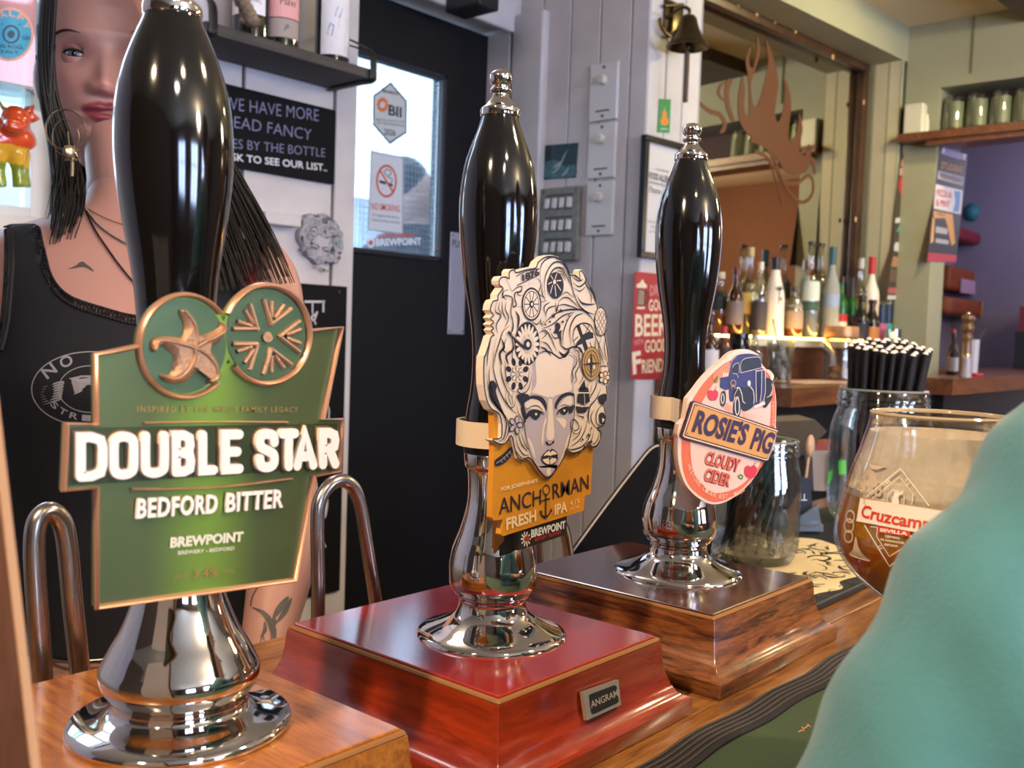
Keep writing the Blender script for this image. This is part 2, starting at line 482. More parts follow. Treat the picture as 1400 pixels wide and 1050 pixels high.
struct('floor', MB().cor((-2.2, -3.2, -0.1), (7, 1.99, 0)), m_floor)
struct('ceiling', MB().cor((-2.2, -3.2, CEIL), (7, 1.99, CEIL+0.1)), m_ceil)
# back wall (behind the barmaid), left of the window, below and above it, then right of it up to the door
WX0, WX1, WZ0, WZ1 = 0.28, 0.845, 1.50, 2.30
boards('wall_back', (-2.1, 1.83, 0), (1, 0, 0), (0, -1, 0), 2.1+WX0, 0, CEIL, 0.24, m_white)
boards('wall_back', (WX0, 1.83, 0), (1, 0, 0), (0, -1, 0), WX1-WX0, 0, WZ0-0.03, 0.24, m_white)
boards('wall_back', (WX0, 1.83, 0), (1, 0, 0), (0, -1, 0), WX1-WX0, WZ1, CEIL, 0.24, m_white)
boards('wall_back', (WX1, 1.83, 0), (1, 0, 0), (0, -1, 0), 1.53-WX1, 0, CEIL, 0.245, m_white, gap=0.008, start=-0.12)
struct('wall_back', MB().cor((1.53, 1.815, 2.17), (2.087, 1.99, CEIL)), m_white)
# door frame: soffit and jambs, architrave on the stub wall
struct('trim_1', MB().cor((2.06, 1.83, 0), (2.10, 1.99, 2.17)).cor((1.50, 1.915, 0), (1.53, 1.99, 2.17)), m_white)
struct('trim_2', MB().box((2.074, 1.765, 1.1), (0.030, 0.11, 2.2), 0.006).box((1.80, 1.822, 2.20), (0.56, 0.02, 0.09), 0.006), m_white)
struct('wall_stub', MB().cor((2.11, 1.45, 0), (2.19, 1.99, CEIL)), m_gap)
boards('wall_stub', (2.087, 1.83, 0), (0, -1, 0), (-1, 0, 0), 1.83-1.387, 0, CEIL, 0.097, m_white, gap=0.003, back=0.03)
boards('wall_front_panel', C0, DM, NM, 0.224, 0, CEIL, 0.0725, m_white, gap=0.0025, back=0.1)
# mirror wall
UP = 1.3917
pj = C0+DM*UP
R3 = Matrix(((DM[0], NM[0], 0, 0), (DM[1], NM[1], 0, 0), (0, 0, 1, 0), (0, 0, 0, 1)))
def mslab(mb, u0, u1, f, b, z0, z1, bev=0.0):
    """slab along the mirror wall: u along it, f/b front and back offsets from the panel face"""
    c = C0+DM*(u0+u1)/2+NM*(f+b)/2
    return mb.box((c[0], c[1], (z0+z1)/2), (u1-u0, abs(f-b), z1-z0), bev, 2, mat=R3)
ZL = front(1190, 60)[2]
struct('wall_mirror', mslab(MB(), 0.10, UP+0.10, -MIR-0.012, -MIR-0.1, 0, CEIL), m_cream)
struct('wall_lintel', mslab(MB(), 0.224, UP, 0, -MIR-0.012, ZL, CEIL), m_sage)
boards('trim_3', pj-NM*MIR, NM, -DM, MIR, 0, ZL, 0.052, m_cream, gap=0.003, back=0.04)
struct('wall_pier', mslab(MB(), UP, UP+0.075, 0.0, -MIR-0.012, 0, CEIL), m_sage)
# end wall: pier, header over the opening, far part
TE = 1.143; HZ = 2.216; T2 = -0.55
struct('wall_end', MB().cor((SR, TE, 0), (SR+0.15, 1.45, CEIL)), m_sage)
struct('wall_end', MB().cor((SR, T2, HZ), (SR+0.15, TE, CEIL)), m_sage)
struct('wall_end', MB().cor((SR, -3.2, 0), (SR+0.15, T2, CEIL)), m_cust)
struct('trim_4', MB().cor((SR+0.13, T2, 2.055), (SR+0.15, TE, HZ)), M('dark_red_niche_back', '#3b1d18', 0.7))
struct('trim_5', MB().cor((SR-0.004, 1.04, 2.25), (SR, 1.046, CEIL)), M('sage_panel_joint', '#7d7d66', 0.8))
# little rooms beyond the opening
struct('wall_far_back', MB().cor((SR+0.15, 1.62, 0), (7, 1.72, CEIL)), m_purple)
struct('wall_far_pier', MB().cor((5.35, 1.20, 0), (5.75, 1.62, CEIL)), m_purple)
struct('wall_far_end', MB().cor((6.6, 0.9, 0), (6.7, 1.7, CEIL)), m_purple)
struct('wall_far_end', MB().cor((6.0, -3.2, 0), (6.1, 0.7, CEIL)), m_orange)
struct('wall_far_front', MB().cor((SR+0.15, -1.95, 0), (6.6, -1.85, CEIL)), m_orange)
# customers' side, behind the camera
struct('wall_left', MB().cor((-2.2, -3.2, 0), (-2.1, 1.99, CEIL)), m_cust)
def holed(name, y0, y1, x0, x1, holes, mat):
    mb = MB(); xs = x0
    for (a, b, z0, z1) in holes:
        mb.cor((xs, y0, 0), (a, y1, CEIL)); mb.cor((a, y0, 0), (b, y1, z0)); mb.cor((a, y0, z1), (b, y1, CEIL)); xs = b
    mb.cor((xs, y0, 0), (x1, y1, CEIL)); return struct(name, mb, mat)
HO = [(-1.2, -0.35, 0.95, 2.1), (0.35, 1.2, 0.95, 2.1), (1.75, 2.6, 0.95, 2.1)]
holed('wall_front', -3.2, -3.0, -2.2, 7, HO, m_cust)
m_day = M('daylit_frosted_window', '#dfe9ff', 0.5, emit='#bcd2ff', estr=13.0)
m_wframe = M('white_window_frame', '#e2e0da', 0.4)
for i, (a, b, z0, z1) in enumerate(HO):
    wn_ = tag(MB().cor((a, -3.14, z0), (b, -3.12, z1)).build('window_%d' % (i+2), m_day), kind='structure')
    LOC[wn_] = V(wn_.location)
    mb = MB()
    for x in (a, (a+b)/2-0.02, b-0.04): mb.cor((x, -3.11, z0), (x+0.04, -3.06, z1))
    for z in (z0, (z0+z1)/2-0.02, z1-0.04): mb.cor((a, -3.10, z), (b, -3.07, z+0.04))
    mb.build('window_frame', m_wframe, wn_)
# beam on the ceiling at the right
pb = at_z(1400, 25, CEIL-0.06)
bq = [(1362, -1), (1404, 30), (1560, 30), (1560, -80), (1420, -80)]
struct('trim_6', MB().hexa([at_z(x, y, CEIL-0.05) for x, y in bq], [at_z(x, y, CEIL-0.05)+np.array([0, 0, 0.0495]) for x, y in bq]), wood('dark_ceiling_beam', '#4a2c1c', '#24130b', 0.5, 0.1, 14, (1, 8, 8)))

# ------------------------------------------------------------------ window by the barmaid
mb = MB()
mb.cor((WX0, 1.80, WZ0), (WX1, 1.97, WZ0+0.0))
wnd = MB().cor((WX0+0.03, 1.935, WZ0+0.03), (WX1-0.03, 1.941, WZ1-0.03)).build('window_1', pane('window_glass'))
tag(wnd, kind='structure')
fr = MB()
for x in (WX0, 0.56, WX1-0.035): fr.cor((x, 1.915, WZ0), (x+0.035, 1.96, WZ1))
for z in (WZ0, 1.86, WZ1-0.035): fr.cor((WX0, 1.917, z), (WX1, 1.958, z+0.035))
fr.build('window_frame', m_wframe, wnd)
MB().box(((WX0+WX1)/2, 1.82, WZ0-0.015), (WX1-WX0+0.06, 0.20, 0.03), 0.004).build('window_sill', M('white_sill_paint', '#d8d4ce', 0.35), wnd)
# the wall's returns round the window
struct('trim_7', MB().cor((WX0-0.02, 1.845, WZ0), (WX0, 1.97, WZ1)).cor((WX1, 1.845, WZ0), (WX1+0.02, 1.97, WZ1)), m_white)

# ------------------------------------------------------------------ door with its window
DY = 1.93
dr = lambda x, y: at_y(x, y, DY-0.02)
g0 = dr(494, 348); g1 = dr(607, 80)
GX0, GX1, GZ0, GZ1 = g0[0]-0.03, dr(604, 200)[0], dr(550, 349)[2], dr(560, 92)[2]
door = MB()
D0, D1 = 1.53, 2.06
door.cor((D0, DY-0.02, 0.01), (D1, DY+0.02, GZ0)); door.cor((D0, DY-0.02, GZ1), (D1, DY+0.02, 2.16))
door.cor((GX1, DY-0.02, GZ0), (D1, DY+0.02, GZ1)); door.cor((D0, DY-0.02, GZ0), (GX0, DY+0.02, GZ1))
d1 = tag(door.build('door_1', m_black), kind='structure')
gl = MB().cor((GX0, DY-0.003, GZ0), (GX1, DY+0.003, GZ1)).build('door_window', pane('door_window_glass', '#eef4f8', 0.04), d1)
wire = MB()
for k in range(1, 30):
    x = GX0+(GX1-GX0)*k/24; z = GZ0+(GZ1-GZ0)*k/30
    if k < 24: wire.cor((x, DY-0.0005, GZ0), (x+0.0007, DY+0.0005, GZ1))
    wire.cor((GX0, DY-0.0005, z), (GX1, DY+0.0005, z+0.0007))
wire.build('safety_wire', M('glass_wire', '#8d99a6', 0.4, 0.6), gl)
bead = MB()
for a, b in (((GX0, GZ0), (GX1, GZ0)), ((GX0, GZ1), (GX1, GZ1)), ((GX1, GZ0), (GX1, GZ1))):
    bead.box(((a[0]+b[0])/2, DY-0.022, (a[1]+b[1])/2), (abs(b[0]-a[0])+0.014, 0.012, abs(b[1]-a[1])+0.014), 0.003)
bead.build('glazing_bead', M('dark_bead_paint', '#24242a', 0.35), d1)
MB().lathe([(0.006, 0), (0.006, 0.004), (0.003, 0.006)], dr(597, 341), 14, Matrix.Rotation(pi/2, 4, 'X')).build('rusty_screw', M('rust', '#8a5a36', 0.6), d1)
# push plate
q = [dr(616, 317), dr(633, 320), dr(629, 457), dr(611, 456)]
px0, px1, pz0, pz1 = q[3][0], q[1][0]+0.012, q[2][2], q[0][2]
plate = MB().box(((px0+px1)/2, DY-0.0225, (pz0+pz1)/2), (px1-px0, 0.003, pz1-pz0), 0.001).build('push_plate', M('brushed_aluminium', '#b9b7c2', 0.4, 0.6), d1)
D = flat(DY-0.0242); D.guess = (1.9, 0.05)
D.text_uv('t', 'PUSH', (px0+0.006, pz1-ZC-0.040), (px1-0.004, pz1-ZC-0.040), 0.019, 0.0003, bold=0.01)
for x in (px0+0.006, px1-0.006):
    for z in (pz0+0.008, pz1-0.008): D.poly_uv('t', [(x+0.0028*cos(a), z-ZC+0.0028*sin(a)) for a in np.linspace(0, 2*pi, 12, endpoint=False)], 0.0004)
D.flush(plate, {'t': ('plate_lettering', M('dark_grey_print', '#3b3b42', 0.6))})
# stickers on the glass
m_stick = M('sticker_pale', '#c9cdc9', 0.6); m_skred = M('sticker_red', '#d9593f', 0.6); m_skdark = M('sticker_dark', '#2c3138', 0.6); m_sko = M('sticker_orange', '#e0783c', 0.6)
m_skline = M('sticker_teal_edge', '#3f5f68', 0.6)
def sticker_draw(): 
    d = flat(DY-0.0035); d.guess = (1.75, 0.3); return d
Z2 = lambda x, y: (280+x/3, y/3)
D = sticker_draw()
hexo = [Z2(*p) for p in [(762, 337), (828, 412), (828, 545), (758, 592), (689, 512), (690, 392)]]
hexi = [Z2(*p) for p in [(761, 347), (822, 417), (822, 540), (758, 582), (695, 508), (696, 396)]]
st = thing('window_sticker', 'hexagonal grey membership sticker dated 2026 high on the door window', 'sticker', sum([np.array(D.P(*D.uv(*p), 0)) for p in hexo])/6)
D.poly('e', hexo, 0.0004); D.poly('b', hexi, 0.0007)
D.text('t', 'BII', Z2(752, 470), Z2(806, 482), 14, 0.001, bold=0.03)
D.text('t', 'MEMBER', Z2(730, 380), Z2(795, 392), 4.5, 0.001, bold=0.01)
D.text('t', '2026', Z2(735, 552), Z2(782, 558), 8, 0.001, bold=0.02)
D.text('t', 'BRITISH INSTITUTE', Z2(702, 495), Z2(818, 505), 3, 0.001); D.text('t', 'OF INNKEEPING', Z2(704, 508), Z2(816, 520), 3, 0.001)
D.ering('o', Z2(728, 430), 5.5, 7, 4.5, 0.001); 
for k in range(10): 
    a = 2*pi*k/10; c = Z2(728, 430); D.stroke('o', [(c[0]+5*cos(a), c[1]+6*sin(a)), (c[0]+8*cos(a), c[1]+10*sin(a))], 2.2, 0.0011)
D.flush(st, {'e': ('sticker_edge', m_skline), 'b': ('sticker_face', m_stick), 't': ('sticker_lettering', m_skdark), 'o': ('sticker_emblem', m_sko)})
D = sticker_draw()
rect = [Z2(*p) for p in [(680, 618), (815, 645), (812, 962), (668, 945)]]
st = thing('no_smoking_sign', 'white no smoking notice with red crossed circle on the door window', 'sign', sum([np.array(D.P(*D.uv(*p), 0)) for p in rect])/4)
D.poly('e', rect, 0.0004)
D.poly('b', [Z2(*p) for p in [(684, 625), (811, 650), (808, 956), (672, 940)]], 0.0007)
c = Z2(744, 743); D.ering('r', c, 13.0, 21, 3.2, 0.0012)
D.stroke('r', [(c[0]-9, c[1]-15), (c[0]+9, c[1]+15)], 3.0, 0.0012)
D.poly('t', [Z2(715, 738), Z2(742, 746), Z2(742, 758), Z2(715, 750)], 0.001); D.poly('t', [Z2(748, 748), Z2(770, 755), Z2(770, 766), Z2(748, 760)], 0.001)
D.stroke('t', [Z2(762, 750), Z2(768, 735), Z2(750, 725), Z2(765, 708), Z2(748, 695), Z2(735, 705), Z2(748, 722)], 1.2, 0.001)
D.text('r', 'NO SMOKING.', Z2(682, 858), Z2(802, 870), 9, 0.0012, bold=0.012)
D.text('t', "It is against the law to", Z2(688, 885), Z2(795, 897), 3.6, 0.001); D.text('t', 'smoke in these premises', Z2(682, 905), Z2(800, 918), 3.6, 0.001)
D.flush(st, {'e': ('notice_edge', M('notice_grey_edge', '#9fa4a8', 0.6)), 'b': ('notice_face', M('notice_white', '#d8dcdf', 0.6)), 'r': ('prohibition_print', m_skred), 't': ('notice_lettering', m_skdark)})
D = sticker_draw()
st = thing('window_sticker', 'white and red brewery lettering sticker along the bottom of the door window', 'sticker', dr(540, 330))
m_skw = M('sticker_white_print', '#e8eaee', 0.6)
D.text('w', 'BREWPOINT', Z2(702, 1008), Z2(888, 1002), 9.5, 0.0006, bold=0.03)
D.text('r', 'EXPLORE  BREWERY', Z2(706, 975), Z2(860, 972), 5, 0.0006, bold=0.02)
c = Z2(680, 995); D.ering('w', c, 4.5, 5.5, 3, 0.0006); D.ell('r', c, 2.5, 3, 0.0008)
D.flush(st, {'w': ('brewery_lettering', m_skw), 'r': ('red_lettering', m_skred)})
# black speaker high above the door, top left of the stub corner
sp = at_y(632, 4, 1.79)
tag(MB().box((sp[0], 1.755, sp[2]+0.05), (0.075, 0.12, 0.16), 0.006).build('wall_speaker', M('black_plastic', '#17171a', 0.45, bump=0.3, bscale=400)), 'small black box speaker fixed above the door', 'speaker')
# ------------------------------------------------------------------ mirror in its worn frame, flame etching
mu = lambda p: (p-C0) @ DM
fz_lo = mirr(1172, 100)[2]; fz_hi = mirr(1188, 60)[2]; fu_in = mu(mirr(1163, 220)); fu_out = UP-0.004
mir = MB(); mslab(mir, 0.16, fu_out-0.01, -MIR+0.006, -MIR+0.001, 1.10, fz_hi-0.01)
cc = C0+DM*0.7-NM*MIR
mt = thing('wall_mirror', 'large bar mirror etched with brown flames in a worn brown frame', 'mirror', (cc[0], cc[1], 1.10))
mir.build('mirror_glass', M('mirror_silver', '#e6e2d4', 0.02, 1.0), mt)
fb = MB(); mslab(fb, 0.16, fu_out, -MIR+0.035, -MIR+0.0065, fz_lo, fz_hi, 0.004); mslab(fb, fu_in, fu_out, -MIR+0.034, -MIR+0.0065, 1.12, fz_lo, 0.004)
fb.build('frame', m_brownframe, mt, smooth=30)
ch = MB()
for x, y in ((1035, 18), (1060, 28), (1139, 78), (1181, 140), (1010, 5), (1170, 300), (1088, 42)):
    p = mirr(x, y, 0.036); ch.ball(p, 0.007, 1.2, 0.2, 1.4, 8)
ch.build('bare_wood_chips', M('bare_wood', '#cfa877', 0.7), mt)
mirmap = lambda a, b, h: tuple(C0+DM*a-NM*(MIR-0.0065-h)+np.array([0, 0, ZC+b]))
D = Draw(mirmap, (0.8, 0.4))
Z4 = lambda x, y: (860+x/3, y/3)
m_fl = M('flame_etching', '#5e3822', 0.6)
fl = [[(525, 150), (538, 195), (532, 240), (515, 290), (500, 345), (505, 410), (520, 440), (545, 380), (560, 320), (570, 260), (565, 200), (562, 165), (585, 215), (605, 290), (612, 350), (603, 420), (598, 470), (612, 500), (632, 450), (640, 380), (632, 310), (655, 360), (665, 430), (658, 500), (652, 560), (665, 580), (690, 530), (698, 460), (712, 520), (705, 590), (718, 640), (738, 590), (745, 650), (730, 700), (690, 715), (640, 700), (600, 640), (555, 600), (510, 570), (470, 530), (450, 480), (448, 400), (465, 310), (475, 370), (472, 440), (488, 480), (492, 400), (488, 320), (478, 250), (490, 205), (500, 195), (492, 250), (505, 280), (520, 230)],
      [(400, 330), (425, 325), (412, 370), (415, 430), (432, 490), (420, 495), (398, 440), (392, 380)],
      [(372, 345), (395, 335), (375, 365), (378, 395), (395, 415), (375, 405), (362, 378)],
      [(285, 410), (330, 445), (375, 460), (400, 500), (392, 540), (370, 545), (385, 515), (370, 480), (330, 465), (290, 430)],
      [(700, 610), (735, 600), (765, 600), (740, 615), (700, 625)], [(740, 640), (765, 660), (762, 720), (752, 680)]]
for f in fl: D.poly('f', [Z4(*p) for p in f], 0.0006, smooth=True, n=4)
for pts, wd in (([(500, 575), (560, 600), (600, 660), (620, 720), (660, 790), (710, 830), (750, 800), (755, 745), (735, 720), (690, 750), (640, 750)], 5), ([(515, 620), (560, 640), (600, 690), (625, 740)], 4), ([(575, 660), (600, 730), (618, 790), (628, 835)], 3)):
    D.stroke('f', [Z4(*p) for p in pts], wd, 0.0007, n=5)
D.flush(mt, {'f': ('flame_etching', m_fl)})

# ------------------------------------------------------------------ things on the mirror-side panel (bell, notice, card, tin sign)
pan = lambda off=0.0: Draw(lambda a, b, h: tuple(C0+DM*a+NM*(off+h)+np.array([0, 0, ZC+b])), (0.12, 0.3))
def pan_pt(x, y, off=0.0): return at_pl(x, y, C0+NM*off, NM)
# bell
bo = 0.075
bc = pan_pt(940, 65, bo)
bl = thing('ship_bell', 'brass bar bell with a plaited pull rope hanging beside the mirror', 'bell', bc)
m_brass = M('aged_brass', '#5f5138', 0.3, 0.9, noise=0.3, nscale=40)
sc = 1/FPX*proj(bc)[1]*1.15
prof = [(0.001, 66), (9, 64), (13, 58), (15, 48), (18, 38), (23, 26), (30, 14), (34, 8), (34.5, 4), (32, 3), (28, 9), (20, 26), (12, 50), (0.001, 56)]
MB().lathe([(max(1e-6, r*sc*0.74), (z-4)*sc*0.62) for r, z in prof], bc-np.array([0, 0, 0.0]), 36).build('bell_body', m_brass, bl, smooth=50)
tp = bc+np.array([0, 0, 62*sc*0.62])
wallp = bc-NM*bo
arm = MB().tube(crom([tp+np.array([0, 0, -0.002]), tp+np.array([0, 0, 0.012]), tp+NM*-0.02+np.array([0, 0, 0.022]), tp+NM*-0.05+np.array([0, 0, 0.014]), tp-NM*(bo-0.004)+np.array([0, 0, 0.004])], 6), 0.0045, 10)
arm.build('bracket_arm', m_brass, bl, smooth=60)
an = MB()
pa = pan_pt(915, 10, 0.012)
an.tube([pan_pt(921, 8, 0.010), pan_pt(917, 45, 0.010)], 0.005, 8); an.tube(crom([pan_pt(902, 25, 0.010), pan_pt(905, 38, 0.012), pan_pt(917, 50, 0.012), pan_pt(930, 42, 0.012), pan_pt(934, 30, 0.010)], 5), 0.0045, 8)
an.tube([pan_pt(908, 8, 0.010), pan_pt(934, 6, 0.010)], 0.004, 8)
mslab(an, mu(pan_pt(906, 30)), mu(pan_pt(932, 30)), 0.006, 0.0, pan_pt(918, 46)[2], pan_pt(918, 2)[2], 0.002)
an.build('anchor_bracket', m_brass, bl, smooth=50)
rope = MB(); r0 = bc+np.array([0, 0, 0.004]); ln = pan_pt(938, 139, bo)[2]-r0[2]
rope.tube([r0, r0+np.array([0, 0, -0.018])], 0.002, 8)
for k in range(3):
    rope.tube([r0+np.array([0.0035*cos(t*44+k*2.1), 0.0035*sin(t*44+k*2.1), -0.016+(ln+0.016)*t]) for t in np.linspace(0, 1, 46)], 0.0038, 6)
rope.build('pull_rope', M('dark_rope', '#6a5a48', 0.9), bl, smooth=60)
MB().ball(bc+np.array([0, 0, 0.001]), 0.007).build('clapper', m_brass, bl, smooth=180)
# green pear card
D = pan(0.0005)
q = [(901, 135), (917, 136), (915, 182), (898, 181)]
cd = thing('pear_card', 'small green card with an orange pear stuck above the framed notice', 'card', pan_pt(908, 160))
D.poly('g', q, 0.0008); D.poly('p', [(908, 150), (911, 155), (911, 160), (914, 166), (911, 171), (905, 171), (902.5, 166), (905, 159), (905, 154)], 0.0012, smooth=True)
D.stroke('g2', [(908, 150), (909, 146)], 1.2, 0.0012); D.text('w', 'pears', (903, 177), (913, 177.5), 2.5, 0.0012)
D.flush(cd, {'g': ('card_face', M('card_green', '#1f8a4a', 0.6)), 'p': ('pear_print', M('pear_orange', '#d98236', 0.6)), 'g2': ('stalk_print', M('stalk_green', '#7fbf5a', 0.6)), 'w': ('card_lettering', m_skw)})
# framed notice
nt_ = thing('framed_notice', 'black framed white food allergy notice hanging under the pear card', 'notice', pan_pt(900, 340))
u0, u1 = mu(pan_pt(873, 260)), mu(pan_pt(873, 260))+0.168; za, zb = pan_pt(870, 352)[2], pan_pt(876, 184)[2]
fm = MB(); b = 0.016
for (a0, a1, c0, c1) in ((u0, u1, zb-b, zb), (u0, u1, za, za+b), (u0, u0+b, za+b, zb-b), (u1-b, u1, za+b, zb-b)): mslab(fm, a0, a1, 0.018, 0.0005, c0, c1, 0.002)
fm.build('notice_frame', M('black_gloss_frame', '#121214', 0.25), nt_)
pp = MB(); mslab(pp, u0+b, u1-b, 0.006, 0.001, za+b, zb-b); pp.build('notice_paper', M('notice_paper', '#d6d2d0', 0.6), nt_)
D = pan(0.0062); ct = (u0+u1)/2
def line(txt, z, w, H, bold=0.0, key='t'): D.text_uv(key, txt, (ct-w/2, z-ZC), (ct+w/2, z-ZC), H, 0.0004, bold=bold)
L_ = zb-za
line('IF YOU HAVE ANY', za+L_*0.735, 0.055, 0.006); line('FOOD ALLERGIES', za+L_*0.655, 0.105, 0.017, 0.03); line('OR DIETARY REQUIREMENTS', za+L_*0.615, 0.105, 0.007)
line('Please ask us', za+L_*0.545, 0.10, 0.016); line('before you order your food or drink', za+L_*0.30, 0.10, 0.005); line('thank you for your help', za+L_*0.26, 0.07, 0.005); line('our menus may change', za+L_*0.22, 0.09, 0.005); line('R', za+L_*0.12, 0.012, 0.014, 0.03)
D.flush(nt_, {'t': ('notice_lettering', M('notice_grey_ink', '#55555c', 0.6))})
# tin sign
D = pan(0.0)
ZS = lambda x, y: (840+x/6.18, 360+y/6.18)
sg = thing('tin_sign', 'red tin sign about good beer and good friends, half hidden by a pump handle', 'sign', pan_pt(890, 515))
us0, us1 = mu(pan_pt(864, 445)), mu(pan_pt(864, 445))+0.150; zs0, zs1 = pan_pt(862, 519)[2], pan_pt(868, 371)[2]
s_ = MB(); mslab(s_, us0, us1, 0.0035, 0.0005, zs0, zs1, 0.0012); s_.build('tin_plate', M('tin_red', '#b0353d', 0.4, noise=0.15, nscale=25), sg)
D = pan(0.0037); mS = M('sign_cream', '#e3d3b4', 0.5)
WS = us1-us0; HS = zs1-zs0
def sl(txt, fx0, fx1, fz, fh, bold=0.02, key='c'): D.text_uv(key, txt, (us0+WS*fx0, zs0+HS*fz-ZC), (us0+WS*fx1, zs0+HS*(fz+0.02)-ZC), HS*fh, 0.0004, bold=bold)
sl('DRINK', 0.42, 0.95, 0.79, 0.095, key='d'); sl('GOOD', 0.40, 0.95, 0.645, 0.105); sl('BEER', 0.06, 0.95, 0.405, 0.20); sl('WITH', 0.04, 0.30, 0.315, 0.05, key='d'); sl('GOOD', 0.34, 0.96, 0.255, 0.115); sl('F', 0.05, 0.28, 0.055, 0.20, 0.035); sl('RIENDS', 0.28, 0.97, 0.06, 0.125)
fu = lambda x, z: (us0+WS*x, zs0+HS*z-ZC)
D.poly_uv('k', [fu(.10, .69), fu(.28, .69), fu(.29, .84), fu(.09, .84)], 0.0004); D.stroke_uv('k', [fu(.29, .82), fu(.36, .81), fu(.36, .72), fu(.28, .71)], WS*0.035, 0.0004)
D.poly_uv('c', [fu(x, z) for x, z in [(.05, .85), (.31, .855), (.33, .88), (.26, .90), (.20, .935), (.13, .90), (.05, .88)]], 0.0005)
D.poly_uv('c', [fu(.08, .655), fu(.29, .66), fu(.29, .68), (fu(.08, .675))], 0.0005)
for x in (.12, .16, .20, .24): D.stroke_uv('c', [fu(x, .70), fu(x, .83)], WS*0.014, 0.0006)
for x, z in ((.03, .98), (.97, .98), (.03, .02), (.97, .02)): D.poly_uv('k', [(fu(x, z)[0]+0.002*cos(a), fu(x, z)[1]+0.002*sin(a)) for a in np.linspace(0, 6.28, 10, endpoint=False)], 0.0006)
D.flush(sg, {'c': ('cream_lettering', mS), 'd': ('faded_lettering', M('sign_faded', '#d08a86', 0.5)), 'k': ('tankard_print', M('sign_dark', '#4a2f38', 0.5))})

# ------------------------------------------------------------------ stub wall: postcard, switch panel, three dimmer plates
SX = 2.087
stub = lambda x, y, off=0.0: at_x(x, y, SX-off)
# generic dark teal postcard
D = Draw(lambda a, b, h: (SX-h, -a, ZC+b), (-1.6, 0.4))
pc = thing('postcard', 'dark teal picture postcard pinned above the switch panel', 'postcard', stub(765, 245))
D.poly('a', [(743, 199), (791, 195), (788, 243), (741, 246)], 0.001)
D.poly('b', [(745, 224), (760, 219), (775, 228), (786, 225), (786, 240), (744, 243)], 0.0014, smooth=True)
for pts in ([(776, 205), (772, 213), (768, 222), (762, 232), (755, 237)], [(770, 219), (763, 225), (757, 230)], [(779, 226), (774, 236), (768, 240)]): D.stroke('c', pts, 3.0, 0.0018, taper=True)
D.flush(pc, {'a': ('card_face', M('postcard_teal', '#2c4650', 0.5, noise=0.5, nscale=60)), 'b': ('pale_sea_print', M('postcard_sea', '#4f7c88', 0.5, noise=0.4, nscale=80)), 'c': ('pale_shapes_print', M('postcard_pale', '#a8bcae', 0.5))})
# switch panel: 3 rows of 4 rockers
y1, y0 = stub(746, 300)[1]+0.008, stub(795, 300)[1]; z1, z0 = stub(770, 257)[2], stub(768, 357)[2]
sw = thing('switch_panel', 'old grey metal panel with three rows of white rocker switches', 'switch panel', (SX, (y0+y1)/2, z0))
MB().box((SX-0.008, (y0+y1)/2, (z0+z1)/2), (0.016, y1-y0, z1-z0), 0.003).build('panel_plate', M('panel_grey', '#8b8a80', 0.5, 0.2, noise=0.3, nscale=60), sw)
lab = MB()
for r in range(3):
    zz = z1-(z1-z0)*(0.22+0.30*r)
    for k in range(4):
        yy = y1-(y1-y0)*(0.22+0.19*k)
        MB().box((SX-0.020, yy, zz), (0.010, (y1-y0)*0.11, (z1-z0)*0.14), 0.002, mat=Matrix.Rotation(radians(8), 4, 'Y')).build('rocker_switch', M('switch_white', '#d9d6d4', 0.35), sw, label='white rocker switch')
    lab.cor((SX-0.0168, y1-(y1-y0)*0.85, zz+(z1-z0)*0.095), (SX-0.016, y1-(y1-y0)*0.15, zz+(z1-z0)*0.125))
for z in (z0+0.01, z1-0.01):
    for y in (y0+0.01, y1-0.01): lab.cor((SX-0.017, y-0.003, z-0.003), (SX-0.016, y+0.003, z+0.003))
lab.build('dark_label_strips', M('label_dark', '#4a4a45', 0.6), sw)
# dimmer plates
for i, (ya, yb, d) in enumerate(((90, 168, 'uppermost of three tall white dimmer plates on the boarded wall'), (171, 246, 'middle one of three tall white dimmer plates on the boarded wall'), (250, 323, 'lowest of three tall white dimmer plates, its bottom beside the framed notice'))):
    xa = 811-2.4*i-0.5; xb = 845-2.9*i
    a, b = stub(xa, ya), stub(xb, yb); yc = (a[1]+b[1])/2; W_ = abs(a[1]-b[1])-0.001; Ht = a[2]-stub(xa, yb)[2]; zc = (a[2]+stub(xa, yb)[2])/2
    dp = thing('dimmer_plate', d, 'dimmer switch', (SX, yc, zc-Ht/2), 'dimmer plates on the boarded wall')
    MB().box((SX-0.005, yc, zc), (0.010, W_, Ht-0.002), 0.002).build('plate', M('switch_white', '#d9d6d4', 0.35), dp)
    MB().lathe([(0.012, 0), (0.0115, 0.014), (0.010, 0.017), (0.0001, 0.0175)], (SX-0.010, yc, zc+Ht*0.20), 20, Matrix.Rotation(-pi/2, 4, 'Y')).build('dimmer_knob', M('knob_cream', '#cfc6ba', 0.4), dp, smooth=40)
    k = MB()
    for z in (zc+Ht*0.42, zc-Ht*0.42): k.box((SX-0.0104, yc, z), (0.001, 0.007, 0.007))
    k.box((SX-0.0104, yc, zc-Ht*0.33), (0.001, W_*0.5, 0.004)); k.build('screws_and_legend', M('label_dark', '#4a4a45', 0.6), dp)

